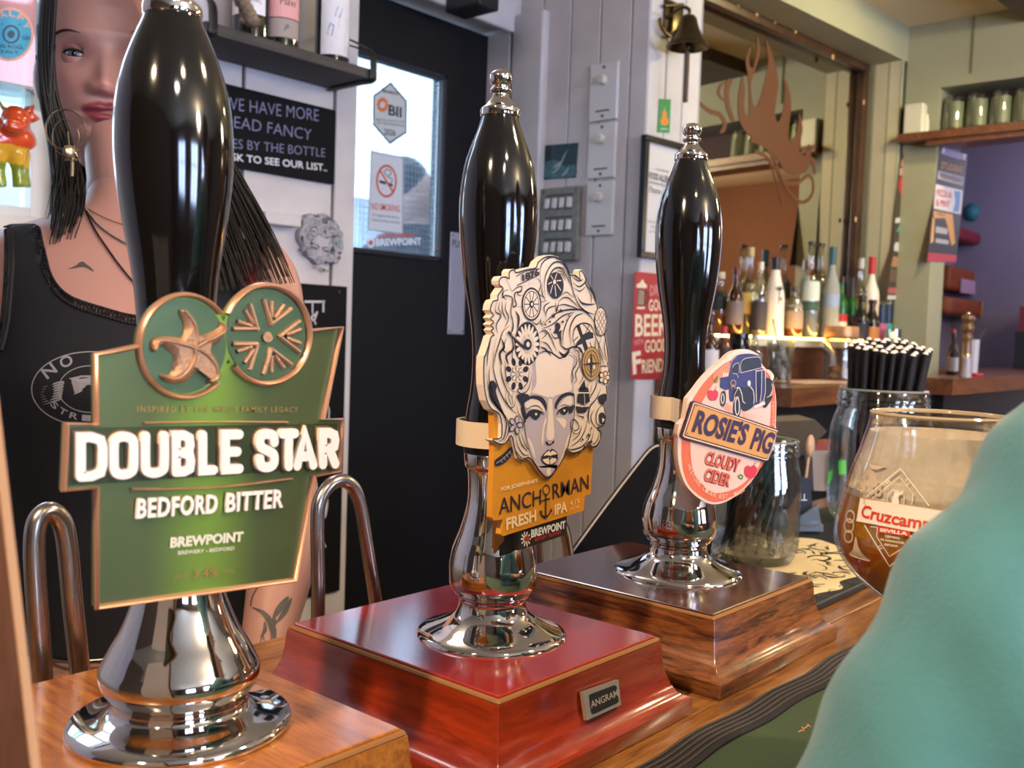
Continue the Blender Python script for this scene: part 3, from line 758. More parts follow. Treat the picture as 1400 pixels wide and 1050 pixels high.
# ------------------------------------------------------------------ back wall: chalkboard, wine shelf, black board, batten
BY = 1.83
bk = lambda x, y, off=0.0: at_y(x, y, BY-off)
cb = thing('chalkboard', 'black chalkboard about fancy wines by the bottle under the wine shelf', 'chalkboard', bk(380, 240))
c1 = bk(455, 152); c0 = bk(455, 253); xl = bk(300, 180)[0]-0.10
MB().cor((xl, BY-0.012, c0[2]), (c1[0], BY-0.0005, c1[2])).build('slate', M('slate_black', '#121216', 0.8, spec=0.2, noise=0.25, nscale=18), cb)
D = flat(BY-0.0122); D.guess = (1.3, 0.4)
for txt, a, b, cap in (('WE HAVE MORE', (306, 149), (436, 166), 17), ('DEAD FANCY', (304, 172), (426, 192), 16), ('WINES BY THE BOTTLE', (282, 199), (445, 215), 13)):
    D.text('c', txt, a, b, cap, 0.0004, bold=-0.012, shear=0.06)
D.text('w', 'ASK TO SEE OUR LIST..', (306, 218), (447, 234), 10, 0.0004, bold=0.012)
D.flush(cb, {'c': ('chalk_lettering', M('chalk_lilac', '#8d8cae', 0.9)), 'w': ('white_lettering', M('chalk_white', '#e6e4ea', 0.9))})
# wine shelf
zt = at_y(485, 88, BY-0.15)[2]
x0s = at_y(290, 40, BY-0.14)[0]-0.02; x1s = at_y(507, 96, BY-0.14)[0]
ws = thing('wine_shelf', 'dark grey wooden wall shelf holding wine bottles above the chalkboard', 'shelf', ((x0s+x1s)/2, BY-0.07, zt-0.022))
m_shelf = wood('dark_grey_shelf_wood', '#4c4644', '#2c2827', 0.6, 0.0, 20, (1, 14, 14))
MB().box(((x0s+x1s)/2, BY-0.076, zt-0.011), (x1s-x0s, 0.15, 0.022), 0.0015).build('shelf_board', m_shelf, ws)
m_strap = M('black_iron', '#2a2725', 0.45, 0.5)
for x in (x0s+0.012, x1s-0.006):
    MB().tube(crom([(x, BY-0.003, zt+0.10), (x, BY-0.02, zt+0.10), (x, BY-0.12, zt+0.055), (x, BY-0.150, zt+0.035), (x, BY-0.156, zt-0.005), (x, BY-0.150, zt-0.026), (x, BY-0.10, zt-0.026), (x, BY-0.003, zt-0.026)], 5), 0.010, 8, flat=0.22, up=(0, 0, 1)).build('strap_bracket', m_strap, ws, smooth=40)
MB().tube(crom([(at_y(478, 60, BY-0.152)[0], BY-0.152, zt+0.036), (x1s-0.006, BY-0.152, zt+0.036)], 2), 0.002, 8).build('guard_wire', m_strap, ws)
m_wine = M('dark_wine_glass', '#0d0f0c', 0.06, coat=0.6)
wprof = [(0.0001, 0.004), (0.030, 0.0), (0.0365, 0.004), (0.0375, 0.012), (0.0375, 0.185), (0.035, 0.205), (0.024, 0.232), (0.0155, 0.255), (0.0145, 0.30), (0.0155, 0.302), (0.0155, 0.315), (0.0001, 0.316)]
def cyl_draw(c, r, a0):
    """prints wrapped on an upright cylinder; u is the arc length from the side facing the camera"""
    return Draw(lambda u, v, h: (c[0]+(r+h)*cos(a0+u/r), c[1]+(r+h)*sin(a0+u/r), c[2]+v), (0.0, 0.1))
wines = [(343, 'wine bottle with a white label, leftmost on the wall shelf'), (384, 'wine bottle with a pink and grey label, middle of the wall shelf'), (454, 'wine bottle with a white label of grey blocks, right end of the shelf')]
for i, (px, lbl) in enumerate(wines):
    p = at_y(px, 60, BY-0.085); c = (p[0], BY-0.085, zt+0.0015)
    b = thing('wine_bottle', lbl, 'wine bottle', c, 'wine bottles on the wall shelf')
    MB().lathe(wprof, c, 40).build('bottle_glass', m_wine, b, smooth=50)
    a0 = atan2(-c[1], -c[0]); D = cyl_draw(c, 0.0377, a0)
    def patch(key, u0, u1, v0, v1, h=0.0002, n=10): D.mb(key).add(*grid_patch(D.P, u0, u1, v0, v1, h, n))
    def grid_patch(P, u0, u1, v0, v1, h, n):
        vs = [P(u0+(u1-u0)*k/n, v, h) for v in (v0, v1) for k in range(n+1)]
        return vs, [(k, k+1, n+2+k, n+1+k) for k in range(n)]
    if i == 0:
        patch('a', -0.052, 0.030, 0.05, 0.15); D.text_uv('t', 'BLANC', (-0.02, 0.075), (0.02, 0.072), 0.008, 0.0005)
        spec = {'a': ('bottle_label', M('label_white', '#e6e2e2', 0.6)), 't': ('label_lettering', m_skdark)}
    elif i == 1:
        patch('a', -0.030, 0.046, 0.062, 0.14); patch('b', -0.030, 0.046, 0.022, 0.060)
        D.text_uv('t', 'Flavi', (-0.004, 0.088), (0.032, 0.086), 0.016, 0.0005, shear=0.3); D.text_uv('t', 'P', (0.006, 0.034), (0.016, 0.034), 0.014, 0.0005, shear=0.3)
        spec = {'a': ('pink_label', M('label_pink', '#e2a49c', 0.6)), 'b': ('grey_label', M('label_taupe', '#a4948c', 0.6)), 't': ('label_lettering', m_skdark)}
    else:
        patch('a', -0.026, 0.050, 0.018, 0.15)
        for q in ([(0.004, 0.10), (0.016, 0.097), (0.022, 0.118), (0.010, 0.120)], [(-0.012, 0.06), (0.0, 0.056), (0.004, 0.080), (-0.006, 0.084)]): D.poly_uv('b', q, 0.0005)
        for q in ([(0.006, 0.050), (0.030, 0.046), (0.030, 0.066), (0.006, 0.066)], [(-0.002, 0.030), (0.032, 0.026), (0.032, 0.042), (-0.002, 0.044)], [(0.012, 0.07), (0.034, 0.07), (0.034, 0.10), (0.014, 0.096)]): D.poly_uv('c', q, 0.0004)
        spec = {'a': ('bottle_label', M('label_white', '#e6e2e2', 0.6)), 'b': ('blue_block_print', M('label_blue', '#8090b0', 0.6)), 'c': ('grey_block_print', M('label_grey', '#c0bcc2', 0.6))}
    D.flush(b, spec)
# dried twist hanging on the shelf's left end
p = at_y(312, 20, BY-0.13)
tw = MB(); rnd = random.Random(3)
base = [at_y(x, y, BY-0.135) for x, y in ((296, -30), (303, -5), (310, 12), (318, 28), (322, 38))]
for k in range(3):
    tw.tube([np.array(q)+np.array([0.008*cos(i*1.3+k*2.1), 0.008*sin(i*1.3+k*2.1), 0]) for i, q in enumerate(crom(base, 5))], 0.009, 7)
for k in range(8): tw.ball(np.array(base[-1])+np.array([rnd.uniform(-.014, .014), rnd.uniform(-.01, .01), rnd.uniform(-.004, .014)]), 0.008, 1.2, 1, 0.7, 8)
for i_ in range(len(tw.v)): tw.v[i_] = (tw.v[i_][0], tw.v[i_][1]-0.055, tw.v[i_][2])
tag(tw.build('dried_flower_twist', M('dried_straw', '#8d7862', 0.9, noise=0.4, nscale=200), smooth=180), 'brown dried twist dangling at the left end of the wine shelf', 'dried flowers')
# white batten stub left of the face sign
q = bk(375, 301)
tag(MB().box((q[0], BY-0.018, q[2]), (0.095, 0.034, 0.026), 0.003).build('wall_batten', m_white), 'short white wooden batten on the wall left of the face sign', 'batten')
# black lettered board low on the wall
c1 = bk(471, 392); c0 = bk(462, 806); xl = bk(405, 600)[0]
kb = thing('lettered_board', 'tall black board with white fancy letters low on the wall by the door', 'board', ((xl+c1[0])/2, BY, c0[2]))
MB().cor((xl-0.22, BY-0.010, c0[2]), (c1[0], BY-0.0005, c1[2])).build('board_panel', M('matt_black_board', '#0c0c10', 0.7, spec=0.2), kb)
D = flat(BY-0.0102); D.guess = (1.4, 0.0)
ZK = lambda x, y: (390+x/3.18, 370+y/3.18)
mk = 'w'
for pts, wd in (([(85, 135), (170, 135)], 3), ([(165, 135), (165, 178)], 3), ([(118, 140), (118, 185)], 2.4), ([(138, 180), (125, 215), (112, 205), (128, 190)], 3), ([(125, 215), (132, 232)], 2.4), ([(178, 580), (190, 605), (188, 650)], 2)):
    D.stroke(mk, [ZK(*p) for p in pts], wd, 0.0005)
D.stroke(mk, [(438, 692), (446, 684), (443, 706), (436, 702)], 6, 0.0005, closed=True); D.poly(mk, [(424, 740), (436, 722), (446, 748), (424, 752)], 0.0005); D.stroke(mk, [(424, 664), (432, 662)], 2.5, 0.0005)
D.flush(kb, {mk: ('white_lettering', M('board_white_paint', '#c9c6cc', 0.7))})
MB().lathe([(0.004, 0), (0.003, 0.003)], bk(463, 399, 0.0105), 12, Matrix.Rotation(pi/2, 4, 'X')).build('fixing_screw', M('screw_grey', '#55555a', 0.4, 0.6), kb)
# ------------------------------------------------------------------ bar counter
m_oak = wood('oak_bar_planks', '#b07a3f', '#5c3516', 0.28, 0.5, 34, (1, 9, 9), (0.36, 0.66))
m_oakd = wood('dark_panel_wood', '#5a3520', '#2b170c', 0.4, 0.3, 18, (9, 9, 1))
bar = thing('bar_counter', 'oak plank bar counter with wooden pump boxes standing on it', 'bar counter', (1.0, 0.4, 0))
top = MB()
y = 0.05
k = 0
while y < 0.72-1e-6:
    e = min(y+0.112, 0.72); top.cor((-1.0, y+0.0006, BAR-0.04), (1.86, e-0.0006, BAR), 0.0008); y = e
top.build('worktop', m_oak, bar)
MB().cor((-1.0, 0.16, 0.0), (1.84, 0.19, BAR-0.041)).cor((-1.0, 0.66, 0), (1.84, 0.69, BAR-0.041)).build('bar_front', m_oakd, bar)

# ------------------------------------------------------------------ hand pumps
m_chrome = M('polished_chrome', '#dcd6d0', 0.05, 1.0, rnoise=0.03, nscale=90)
m_handle = M('black_lacquer', '#0b0908', 0.10, coat=1.0, rnoise=0.04, nscale=70)
m_strapw = M('cream_clip_strap', '#f0dcc0', 0.35)
m_rubber = M('black_rubber_ring', '#14110f', 0.35)
K2 = 0.000534
def z2(y): return float(at_y(675, y, 0.469)[2]-BOX)
def z1_(y): return float(at_y(247, y, 0.476)[2]-BOX)
def lean(o, k):
    '''lean a handle part sideways by k metres per metre above the box'''
    for v in o.data.vertices:
        h = max(0.0, v.co.z-(BOX-BAR)-0.0); v.co.x += RT[0]*k*h; v.co.y += RT[1]*k*h
    return o
HP = [(r*K2, z2(y)) for y, r in [(604, 40.5), (585, 41.5), (570, 40.5), (553, 38), (535, 35), (514, 33.2), (490, 32.6), (471, 33.2), (445, 35.5), (416, 40), (390, 44.5), (364, 48), (340, 50.5), (315, 52.3), (290, 53), (268, 52.4), (245, 50), (222, 46), (200, 39.5), (185, 34), (172, 29.5), (160, 26), (154, 24.6)]]
FERR = [(r*K2, z2(y)) for y, r in [(155, 25.8), (153, 26.6), (147, 26.6), (144, 26.0), (142, 24), (138, 20), (132, 15.5), (127, 12), (123, 10.2), (121.5, 12), (119, 14), (116, 14.2), (113.5, 12), (112, 10.5), (110, 11.2), (107, 13.6), (102, 15.2), (98, 15.3), (94, 13.6), (90, 9.2), (88, 4.0), (87.5, 0.01)]]
CHR = [(r*K2, z2(y)) for y, r in [(872, 101), (870, 103), (865, 103), (860, 100.5), (856, 93), (850, 77), (843, 62), (836, 52), (828, 47), (819, 45.5), (814, 47.5), (811, 51), (808, 52), (805, 54.5), (801, 57.5), (795, 59.5), (785, 60.5), (772, 60.5), (765, 59.5), (757, 58), (748, 56), (736, 51.5), (724, 46.5), (708, 41.5), (694, 38), (680, 36), (660, 35.8), (645, 37), (640, 38.5), (637, 41), (623, 42), (620, 41.5)]]
RING = [(r*K2, z2(y)) for y, r in [(620, 40), (619, 42.3), (613, 43), (607, 42.3), (604, 40)]]
def sweep(prof, c, kr, kz, n=3): return [(max(1e-6, p[0]*kr), p[1]*kz) for p in crom(prof, n)], c

def pump_box(root, x0, x1, y0, y1, mat_top, mat_side, lip='#c79a6a', plate=None):
    H = BOX-BAR
    cx, cy = (x0+x1)/2, (y0+y1)/2
    prof = [(0.0195, 0.0), (0.0205, 0.002), (0.0205, 0.0125), (0.0190, 0.0145), (0.0155, 0.0155), (0.0120, 0.018), (0.0085, 0.024), (0.0052, 0.033), (0.0035, 0.042), (0.0030, 0.050), (0.0022, 0.0555)]
    def ring(o, z, r=0.0):
        pts = []
        for sx, sy, a in ((1, 1, 0), (-1, 1, 90), (-1, -1, 180), (1, -1, 270)):
            px = cx+sx*((x1-x0)/2+o-r); py = cy+sy*((y1-y0)/2+o-r)
            for k in range(3):
                t = radians(a+45*k); pts.append((px+r*cos(t), py+r*sin(t), BAR+z))
        return pts
    MB().loft([ring(o, z, 0.0012) for o, z in prof]).build('pump_box', mat_side, root, smooth=32)
    MB().loft([ring(0.0012, 0.0553, 0.001), ring(0.0018, 0.0565, 0.001), ring(0.0010, 0.0580, 0.001), ring(0.0, 0.0582, 0.001)]).build('worn_edge_bead', M('worn_bare_edge', lip, 0.5), root)
    MB().loft([ring(-0.0012, 0.0570, 0.001), ring(-0.0010, 0.0594, 0.001), ring(-0.0020, H, 0.001)]).build('box_top', mat_top, root)
def pump(label, cx, cy, kr, kz, chrome=None, handle=None, lk=0.0):
    root = thing('beer_pump', label, 'beer pump', (cx, cy, BAR), 'hand pumps along the bar')
    c = (cx, cy, BOX)
    MB().lathe([(r*kr, z*kz) for r, z in (chrome or crom(CHR, 3))], c, 64).build('chrome_body', m_chrome, root, smooth=60)
    MB().lathe([(0.0001, RING[0][1]*kz)]+[(r*kr, z*kz) for r, z in RING]+[(0.0001, RING[-1][1]*kz)], c, 48).build('rubber_ring', m_rubber, root, smooth=50)
    MB().lathe([(r*kr, z*kz) for r, z in crom(handle or HP, 4)], c, 64).build('handle', m_handle, root, smooth=60)
    MB().lathe([(max(1e-6, r*kr), z*kz) for r, z in crom(FERR, 3)], c, 48).build('chrome_finial', m_chrome, root, smooth=50)
    for o in children(root): lean(o, lk)
    return root
def strap(root, c, r, z0, z1, clip_pt, name='clip_strap'):
    """band round the handle with two tongues to the back of the clip"""
    mb = MB(); n = 28
    d = np.array(clip_pt[:2])-np.array(c[:2]); a0 = atan2(d[1], d[0]); L = np.hypot(*d)
    ring = []
    for rr, in ((r,), (r+0.0022,)):
        pts = []
        for k in range(n+1):
            a = a0+radians(35)+radians(290)*k/n; pts.append((c[0]+rr*cos(a), c[1]+rr*sin(a)))
        e = np.array([cos(a0), sin(a0)]); f = np.array([-e[1], e[0]]); off = rr*sin(radians(35))
        s0 = np.array(c[:2])+e*L+f*off; s1 = np.array(c[:2])+e*L-f*off
        ring.append([tuple(s0)]+pts+[tuple(s1)])
    i, o = ring; m = len(i); vs = []; fs = []
    for (x, y) in i: vs += [(x, y, z0), (x, y, z1)]
    for (x, y) in o: vs += [(x, y, z0), (x, y, z1)]
    for k in range(m-1):
        a, b = 2*k, 2*(k+1); A, B = a+2*m, b+2*m
        fs += [(a, b, b+1, a+1), (A, A+1, B+1, B), (a, A, B, b), (a+1, b+1, B+1, A+1)]
    mb.add(vs, fs); return mb.build(name, m_strapw, root, smooth=40)

# --- pump one (oak box)
m_oakbox = wood('orange_oak_box', '#cf8438', '#85461a', 0.22, 0.9, 30, (10, 1.2, 10), (0.33, 0.66))
K1 = 0.0004
B1 = [(max(1e-6, r*K1), max(0.0, z1_(y))) for y, r in [(990, 145), (987, 147), (982, 147), (977, 142), (972, 126), (968, 108), (964, 96), (960, 90), (955, 88), (950, 88), (945, 91), (938, 97), (930, 102), (920, 105), (908, 104.5), (893, 97), (878, 89), (863, 80), (846, 72), (820, 62), (800, 57), (780, 54), (755, 52), (735, 51.5), (712, 52.5), (700, 53), (697, 55), (680, 56)]]
H1 = [(r*K1, z1_(y)) for y, r in [(660, 54), (630, 56), (600, 55), (570, 52), (530, 49.5), (480, 49), (420, 51.5), (380, 55), (345, 60), (315, 65), (280, 70), (245, 74), (215, 76), (185, 76), (150, 74), (117, 69), (83, 60), (50, 48), (32, 40.5), (24, 37.5), (20, 36.5)]]
p1 = thing('beer_pump', 'nearest hand pump, its green clip topped by a starfish, on an oak box', 'beer pump', (0.284, 0.476, BAR), 'hand pumps along the bar')
pump_box(p1, 0.190, 0.367, 0.388, 0.592, m_oakbox, m_oakbox, '#96683a')
c1_ = (0.284, 0.476, BOX)
MB().lathe(crom(B1, 3), c1_, 72).build('chrome_body', m_chrome, p1, smooth=60)
MB().lathe([(0.0001, 0.122), (0.0222, 0.122), (0.0228, 0.127), (0.0228, 0.130), (0.0222, 0.133), (0.0001, 0.133)], c1_, 48).build('rubber_ring', m_rubber, p1, smooth=50)
MB().lathe(crom(H1, 4), c1_, 72).build('handle', m_handle, p1, smooth=60)
kf = 38/26.6*K1/K2
MB().lathe([(max(1e-6, r*kf), z1_(20)+(z-z2(155))*kf) for r, z in crom(FERR, 3)], c1_, 48).build('chrome_finial', m_chrome, p1, smooth=50)
for o in children(p1):
    if o.name.split('.')[0] in ('chrome_body', 'rubber_ring', 'handle', 'chrome_finial'): lean(o, -0.028)
# --- pump two (red box)
m_redtop = wood('red_mahogany_lacquer', '#ab2a22', '#7c1614', 0.14, 1.0, 20, (8, 1, 8), (0.3, 0.7), bump=0.02)
m_redside = wood('red_mahogany_side', '#ad3a18', '#64170b', 0.18, 1.0, 26, (1, 1.5, 9), (0.3, 0.7), bump=0.03)
p2 = pump('middle hand pump with a cut-out woman\'s face on a yellow clip, on a red box', 0.530, 0.469, 1.0, 1.0, lk=-0.0165)
pump_box(p2, 0.439, 0.6155, 0.381, 0.587, m_redtop, m_redside, '#8a5038')
# maker's plate on the front skirt
ang = Draw(plane_map((0.58, 0.3745, 1.084), (1, 0, 0), (0, -cos(radians(14)), sin(radians(14)))), (0.0, 0.0))
q = [(791.5, 946), (840, 929), (843.5, 963.5), (797, 984.5)]
ip = [(799, 951), (801, 949), (834, 936.5), (837, 938.5), (840, 958), (838, 961), (805, 976.5), (802, 974)]
cpt = [ang.uv(*p) for p in q]
ang.poly('a', q, 0.0035, 0.003); ang.poly('b', ip, 0.0038); ang.text('t', 'ANGRAM', (801.5, 968), (838.5, 951), 9.5, 0.0042, bold=0.015)
pl_ = thing('tmp', None, None, (0, 0, 0)); bpy.data.objects.remove(pl_)
mbs = ang.L
plate = mbs['a'].build('maker_plate', M('nickel_plate', '#c9c4b8', 0.3, 0.7), p2)
mbs['b'].build('plate_inlay', M('plate_black', '#26211f', 0.4), plate); mbs['t'].build('plate_lettering', M('plate_silver', '#b9b3a8', 0.4, 0.3), plate)
# --- pump three (dark oak box)
m_rose = wood('dark_oak_box_top', '#6e3322', '#32120c', 0.16, 1.0, 22, (9, 1, 9), (0.32, 0.7), bands=10, bump=0.0)
m_roseside = wood('brown_oak_box_side', '#96582a', '#3a1c0a', 0.3, 0.5, 42, (1.2, 1.2, 12), (0.40, 0.62), bump=0.1)
p3 = pump('third hand pump along the bar, its oval orange cider clip showing a blue van', 0.800, 0.476, 1.09, 1.03, lk=-0.010)
pump_box(p3, 0.695, 0.878, 0.379, 0.586, m_rose, m_roseside, '#2e170d')

# ------------------------------------------------------------------ swan-neck spouts
m_steel = M('brushed_steel_tube', '#b8b0a8', 0.25, 1.0, noise=0.15, nscale=60)
def swan(pts, Y, label, r=0.0066):
    P = [at_y(x, y, Y) for x, y in pts]
    P[0] = np.array([P[0][0], Y, BAR]); P[-1] = np.array([P[-1][0], P[-1][1], BAR])
    o = MB().tube(crom(P, 7), r, 14).build('swan_neck_spout', m_steel, None, smooth=60)
    tag(o, label, 'beer spout', 'swan-neck spouts behind the pump boxes'); return o
swan([(64, 1000), (56, 900), (49, 800), (47, 745), (52, 712), (68, 699), (84, 712), (92, 745), (100, 830), (108, 905), (116, 1000)], 0.63, 'swan-neck steel spout left of the green pump clip', 0.0066)
swan([(435, 890), (435, 800), (434, 715), (437, 685), (450, 664), (468, 657), (484, 668), (494, 698), (504, 760), (512, 812), (522, 880)], 0.63, 'swan-neck steel spout rising behind the red pump box', 0.0058)
swan([(735, 770), (737, 735), (744, 715), (757, 706), (768, 716), (775, 740), (782, 770)], 0.665, 'short steel spout just showing below the yellow face clip', 0.0062)
# ------------------------------------------------------------------ clip one: Double Star
m_copper = M('copper_rim', '#d3a182', 0.32, 0.7)
def lime_band():  # green base colour with a soft lime band across the clip
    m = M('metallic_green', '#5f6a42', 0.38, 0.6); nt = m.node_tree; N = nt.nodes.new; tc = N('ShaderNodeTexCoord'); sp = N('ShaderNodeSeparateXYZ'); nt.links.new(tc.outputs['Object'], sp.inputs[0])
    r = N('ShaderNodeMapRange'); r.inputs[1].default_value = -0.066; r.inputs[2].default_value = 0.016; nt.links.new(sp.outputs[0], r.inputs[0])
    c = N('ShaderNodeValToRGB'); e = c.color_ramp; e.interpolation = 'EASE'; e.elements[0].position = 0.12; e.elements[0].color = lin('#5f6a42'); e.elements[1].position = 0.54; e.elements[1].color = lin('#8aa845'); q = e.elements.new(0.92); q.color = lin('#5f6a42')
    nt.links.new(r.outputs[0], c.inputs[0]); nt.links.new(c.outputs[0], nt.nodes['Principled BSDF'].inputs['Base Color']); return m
m_cgreen2 = M('green_medallion', '#52694a', 0.42, 0.45)
m_cwhite = M('clip_white_relief', '#f0e2d4', 0.35)
m_tan = M('copper_starfish', '#b58a68', 0.35, 0.5, bump=0.4, bscale=900)
m_cdark = M('clip_dark_panel', '#3a4426', 0.4, 0.4)
T1 = 0.418
D = flat(T1); D.guess = (0.27, -0.06)
a1 = lambda lst: [(60+x/2.187, 370+y/2.187) for x, y in lst]
z6 = lambda x, y: (180+x/5.385, 380+y/5.385)
body = [(129.5, 485), (187, 473), (240, 500), (300, 500), (370, 480), (420, 452), (465, 447), (439.5, 573), (466, 573), (461.5, 644), (426, 651), (401, 793), (131, 830), (131, 666), (86, 670), (90, 579), (131, 580)]
CA, CB = (250.5, 473), (362, 457)
RA, RB = (62.5, 70), (58.5, 67)
clip = MB()
D.poly('body', body, 0.0, 0.004)
D.ell('body', CA, RA[0], RA[1], 0.0004, 0.0044, 48); D.ell('body', CB, RB[0], RB[1], 0.0002, 0.0042, 48)
po = lambda cc, rr, a: (cc[0]+rr[0]*cos(a), cc[1]+rr[1]*sin(a))
# raised copper rim round the plate and the two medallions
left = [(187, 474), (129.5, 485), (131, 580), (90, 579), (86, 670), (131, 666), (131, 830), (401, 793), (426, 651), (461.5, 644), (466, 573), (439.5, 573), (465, 447), (420, 453)]
D.stroke('rim', left, 7, 0.0, smooth=False, relief=0.0032)
D.stroke('rim', [po(CA, RA, radians(a)) for a in np.linspace(48, 318, 46)], 8, 0.0004, smooth=False, relief=0.0036)
D.stroke('rim', [po(CB, RB, radians(a)) for a in np.linspace(-153, 138, 46)], 8, 0.0004, smooth=False, relief=0.0036)
D.ell('med', CA, 57, 64.5, 0.0008, 0, 48); D.ell('med', CB, 53.5, 62, 0.0008, 0, 48)
# starfish
sf = [(345, 230), (385, 255), (425, 295), (455, 340), (490, 412), (508, 418), (560, 402), (610, 376), (635, 352), (632, 322), (655, 325), (672, 362), (665, 412), (640, 460), (592, 502), (562, 527), (592, 570), (620, 620), (636, 680), (626, 740), (590, 775), (545, 770), (530, 748), (568, 742), (558, 714), (520, 688), (480, 682), (440, 715), (390, 760), (320, 776), (250, 766), (196, 725), (202, 706), (250, 714), (278, 690), (290, 640), (304, 592), (268, 545), (210, 498), (164, 502), (166, 530), (150, 546), (124, 515), (124, 466), (160, 436), (220, 426), (290, 431), (352, 437), (370, 390), (368, 332), (346, 282), (334, 246)]
sfp = [z6(*p) for p in crom(sf, 2, True)]
cuv = D.uv(*z6(430, 510)); rim_uv = [D.uv(*p) for p in sfp]
vs = []; fs = []; lev = [(1.0, 0.0008), (0.93, 0.0026), (0.8, 0.0036), (0.5, 0.0044), (0.2, 0.0050)]; n = len(rim_uv)
# the star's relief: the outline shrunk a little inwards and domed towards the middle lines
arms = [[(430, 510), (445, 420), (425, 330), (362, 245)], [(430, 510), (520, 462), (600, 425), (650, 385), (648, 338)], [(430, 510), (520, 560), (585, 640), (600, 725), (555, 755)], [(430, 510), (425, 600), (370, 690), (290, 738), (215, 722)], [(430, 510), (340, 485), (240, 462), (165, 462), (145, 520)]]
ridge = np.array([D.uv(*z6(*p)) for a in arms for p in crom(a, 6)])
for f_, h in [(0.0, 0.0012), (0.35, 0.0030), (0.7, 0.0040)]:
    ring = []
    for q in rim_uv:
        d = np.hypot(*(ridge-q).T); j = ridge[d.argmin()]; ring.append(q+(j-q)*f_)
    vs.append(ring); fs.append(h)
V_ = [D.P(q[0], q[1], h) for ring, h in zip(vs, fs) for q in ring]; F_ = []
for i in range(2):
    for k in range(n): j = (k+1) % n; F_.append((i*n+k, i*n+j, (i+1)*n+j, (i+1)*n+k))
D.mb('star').add(V_, F_)
D.poly_uv('star', vs[2], 0.0040)
for a in arms: D.stroke('star', [z6(*p) for p in a], 5, 0.0038, relief=0.0014)
for a in arms:
    A = [z6(*p) for p in crom(a, 5)]
    for sgn in (-1, 1): D.stroke('groove', [(p[0]+sgn*3.0*(1 if abs(A[-1][1]-A[0][1]) < abs(A[-1][0]-A[0][0])*3 else 1)*(0.5), p[1]+sgn*2.2) for p in A[:-4]], 0.9, 0.0051, smooth=False)
# sun emblem: five fletched arrows pointing inwards
for k in range(5):
    b0 = radians(-72+72*k)
    ap = po(z6(985, 430), (17, 18), b0)
    for da, r in ((-0.42, 1.0), (-0.19, 0.94), (0.19, 0.94), (0.42, 1.0)):
        tip = po(z6(985, 430), (47*r, 50*r), b0+da); base = po(z6(985, 430), (17, 18), b0) if abs(da) > 0.3 else po(z6(985, 430), (27, 29), b0+da*0.5)
        D.stroke('star', [base, tip], 7.0, 0.0009, smooth=False, relief=0.0020)
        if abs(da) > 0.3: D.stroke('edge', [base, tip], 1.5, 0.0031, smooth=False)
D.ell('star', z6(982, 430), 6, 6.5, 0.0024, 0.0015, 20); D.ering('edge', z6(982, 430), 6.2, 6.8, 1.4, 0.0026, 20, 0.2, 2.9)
# banner and lettering
D.poly('dark', [(95, 585), (461, 579), (457, 639), (92, 664)], 0.0006)
SK = {'D': [[(0, 0), (0, 1), (.5, 1), (.9, .92), (1, .72), (1, .28), (.9, .08), (.5, 0), (0, 0)]], 'O': [[(0, .22), (0, .78), (.12, .94), (.5, 1), (.88, .94), (1, .78), (1, .22), (.88, .06), (.5, 0), (.12, .06), (0, .22)]],
      'U': [[(0, 1), (0, .22), (.12, .06), (.5, 0), (.88, .06), (1, .22), (1, 1)]], 'B': [[(0, 0), (0, 1), (.55, 1), (.9, .92), (.95, .72), (.85, .57), (.5, .52), (0, .52)], [(.5, .52), (.9, .46), (1, .28), (.92, .07), (.55, 0), (0, 0)]],
      'L': [[(0, 1), (0, 0), (1, 0)]], 'E': [[(1, 1), (0, 1), (0, 0), (1, 0)], [(0, .5), (.85, .5)]], 'S': [[(1, .74), (.92, .94), (.5, 1), (.1, .94), (0, .78), (.12, .60), (.85, .42), (1, .24), (.9, .06), (.5, 0), (.1, .06), (0, .26)]],
      'T': [[(0, 1), (1, 1)], [(.5, 1), (.5, 0)]], 'A': [[(0, 0), (.5, 1), (1, 0)], [(.2, .28), (.8, .28)]], 'R': [[(0, 0), (0, 1), (.55, 1), (.92, .92), (1, .74), (.92, .56), (.55, .48), (0, .48)], [(.5, .48), (1, 0)]]}
def fat(key, pts, w_, h, th):
    """heavy rounded stroke with upright sides"""
    u = [D.uv(*p) for p in pts]; m = D.pxm(*pts[0]); r = w_*m/2; n = len(u)
    L_ = []; R_2 = []
    for i in range(n):
        t = u[min(i+1, n-1)]-u[max(i-1, 0)]
        if 0 < i < n-1:
            t1 = (u[i]-u[i-1])/np.hypot(*(u[i]-u[i-1])); t2 = (u[i+1]-u[i])/np.hypot(*(u[i+1]-u[i])); t = t1+t2; k = 1/max(0.6, sqrt(max(0.01, (1+t1 @ t2)/2)))
        else: k = 1
        t = t/np.hypot(*t); nn = np.array([-t[1], t[0]])*r*k; L_.append(u[i]+nn); R_2.append(u[i]-nn)
    q = L_+R_2; mb = D.mb(key); vs = [D.P(p[0], p[1], h) for p in q]+[D.P(p[0], p[1], h-th) for p in q]; fs = []
    for i in range(n-1): fs += [(i, i+1, n+i+1, n+i), (i, 2*n+i, 2*n+i+1, i+1), (n+i, n+i+1, 3*n+i+1, 3*n+i)]
    mb.add(vs, fs)
    for j_, p in enumerate((u[0], u[-1])):
        h += 0.000012; c = [p+r*np.array([cos(a), sin(a)]) for a in np.linspace(0, 2*pi, 16, endpoint=False)]
        mb.add([D.P(*x, h) for x in c]+[D.P(*x, h-th) for x in c], [tuple(range(16))]+[(k, (k+1) % 16, 16+(k+1) % 16, 16+k) for k in range(16)])
tl_ = lambda x: 590.5+(x-99)*(584-590.5)/358; bl_ = lambda x: 657.5+(x-99)*(639.5-657.5)/358
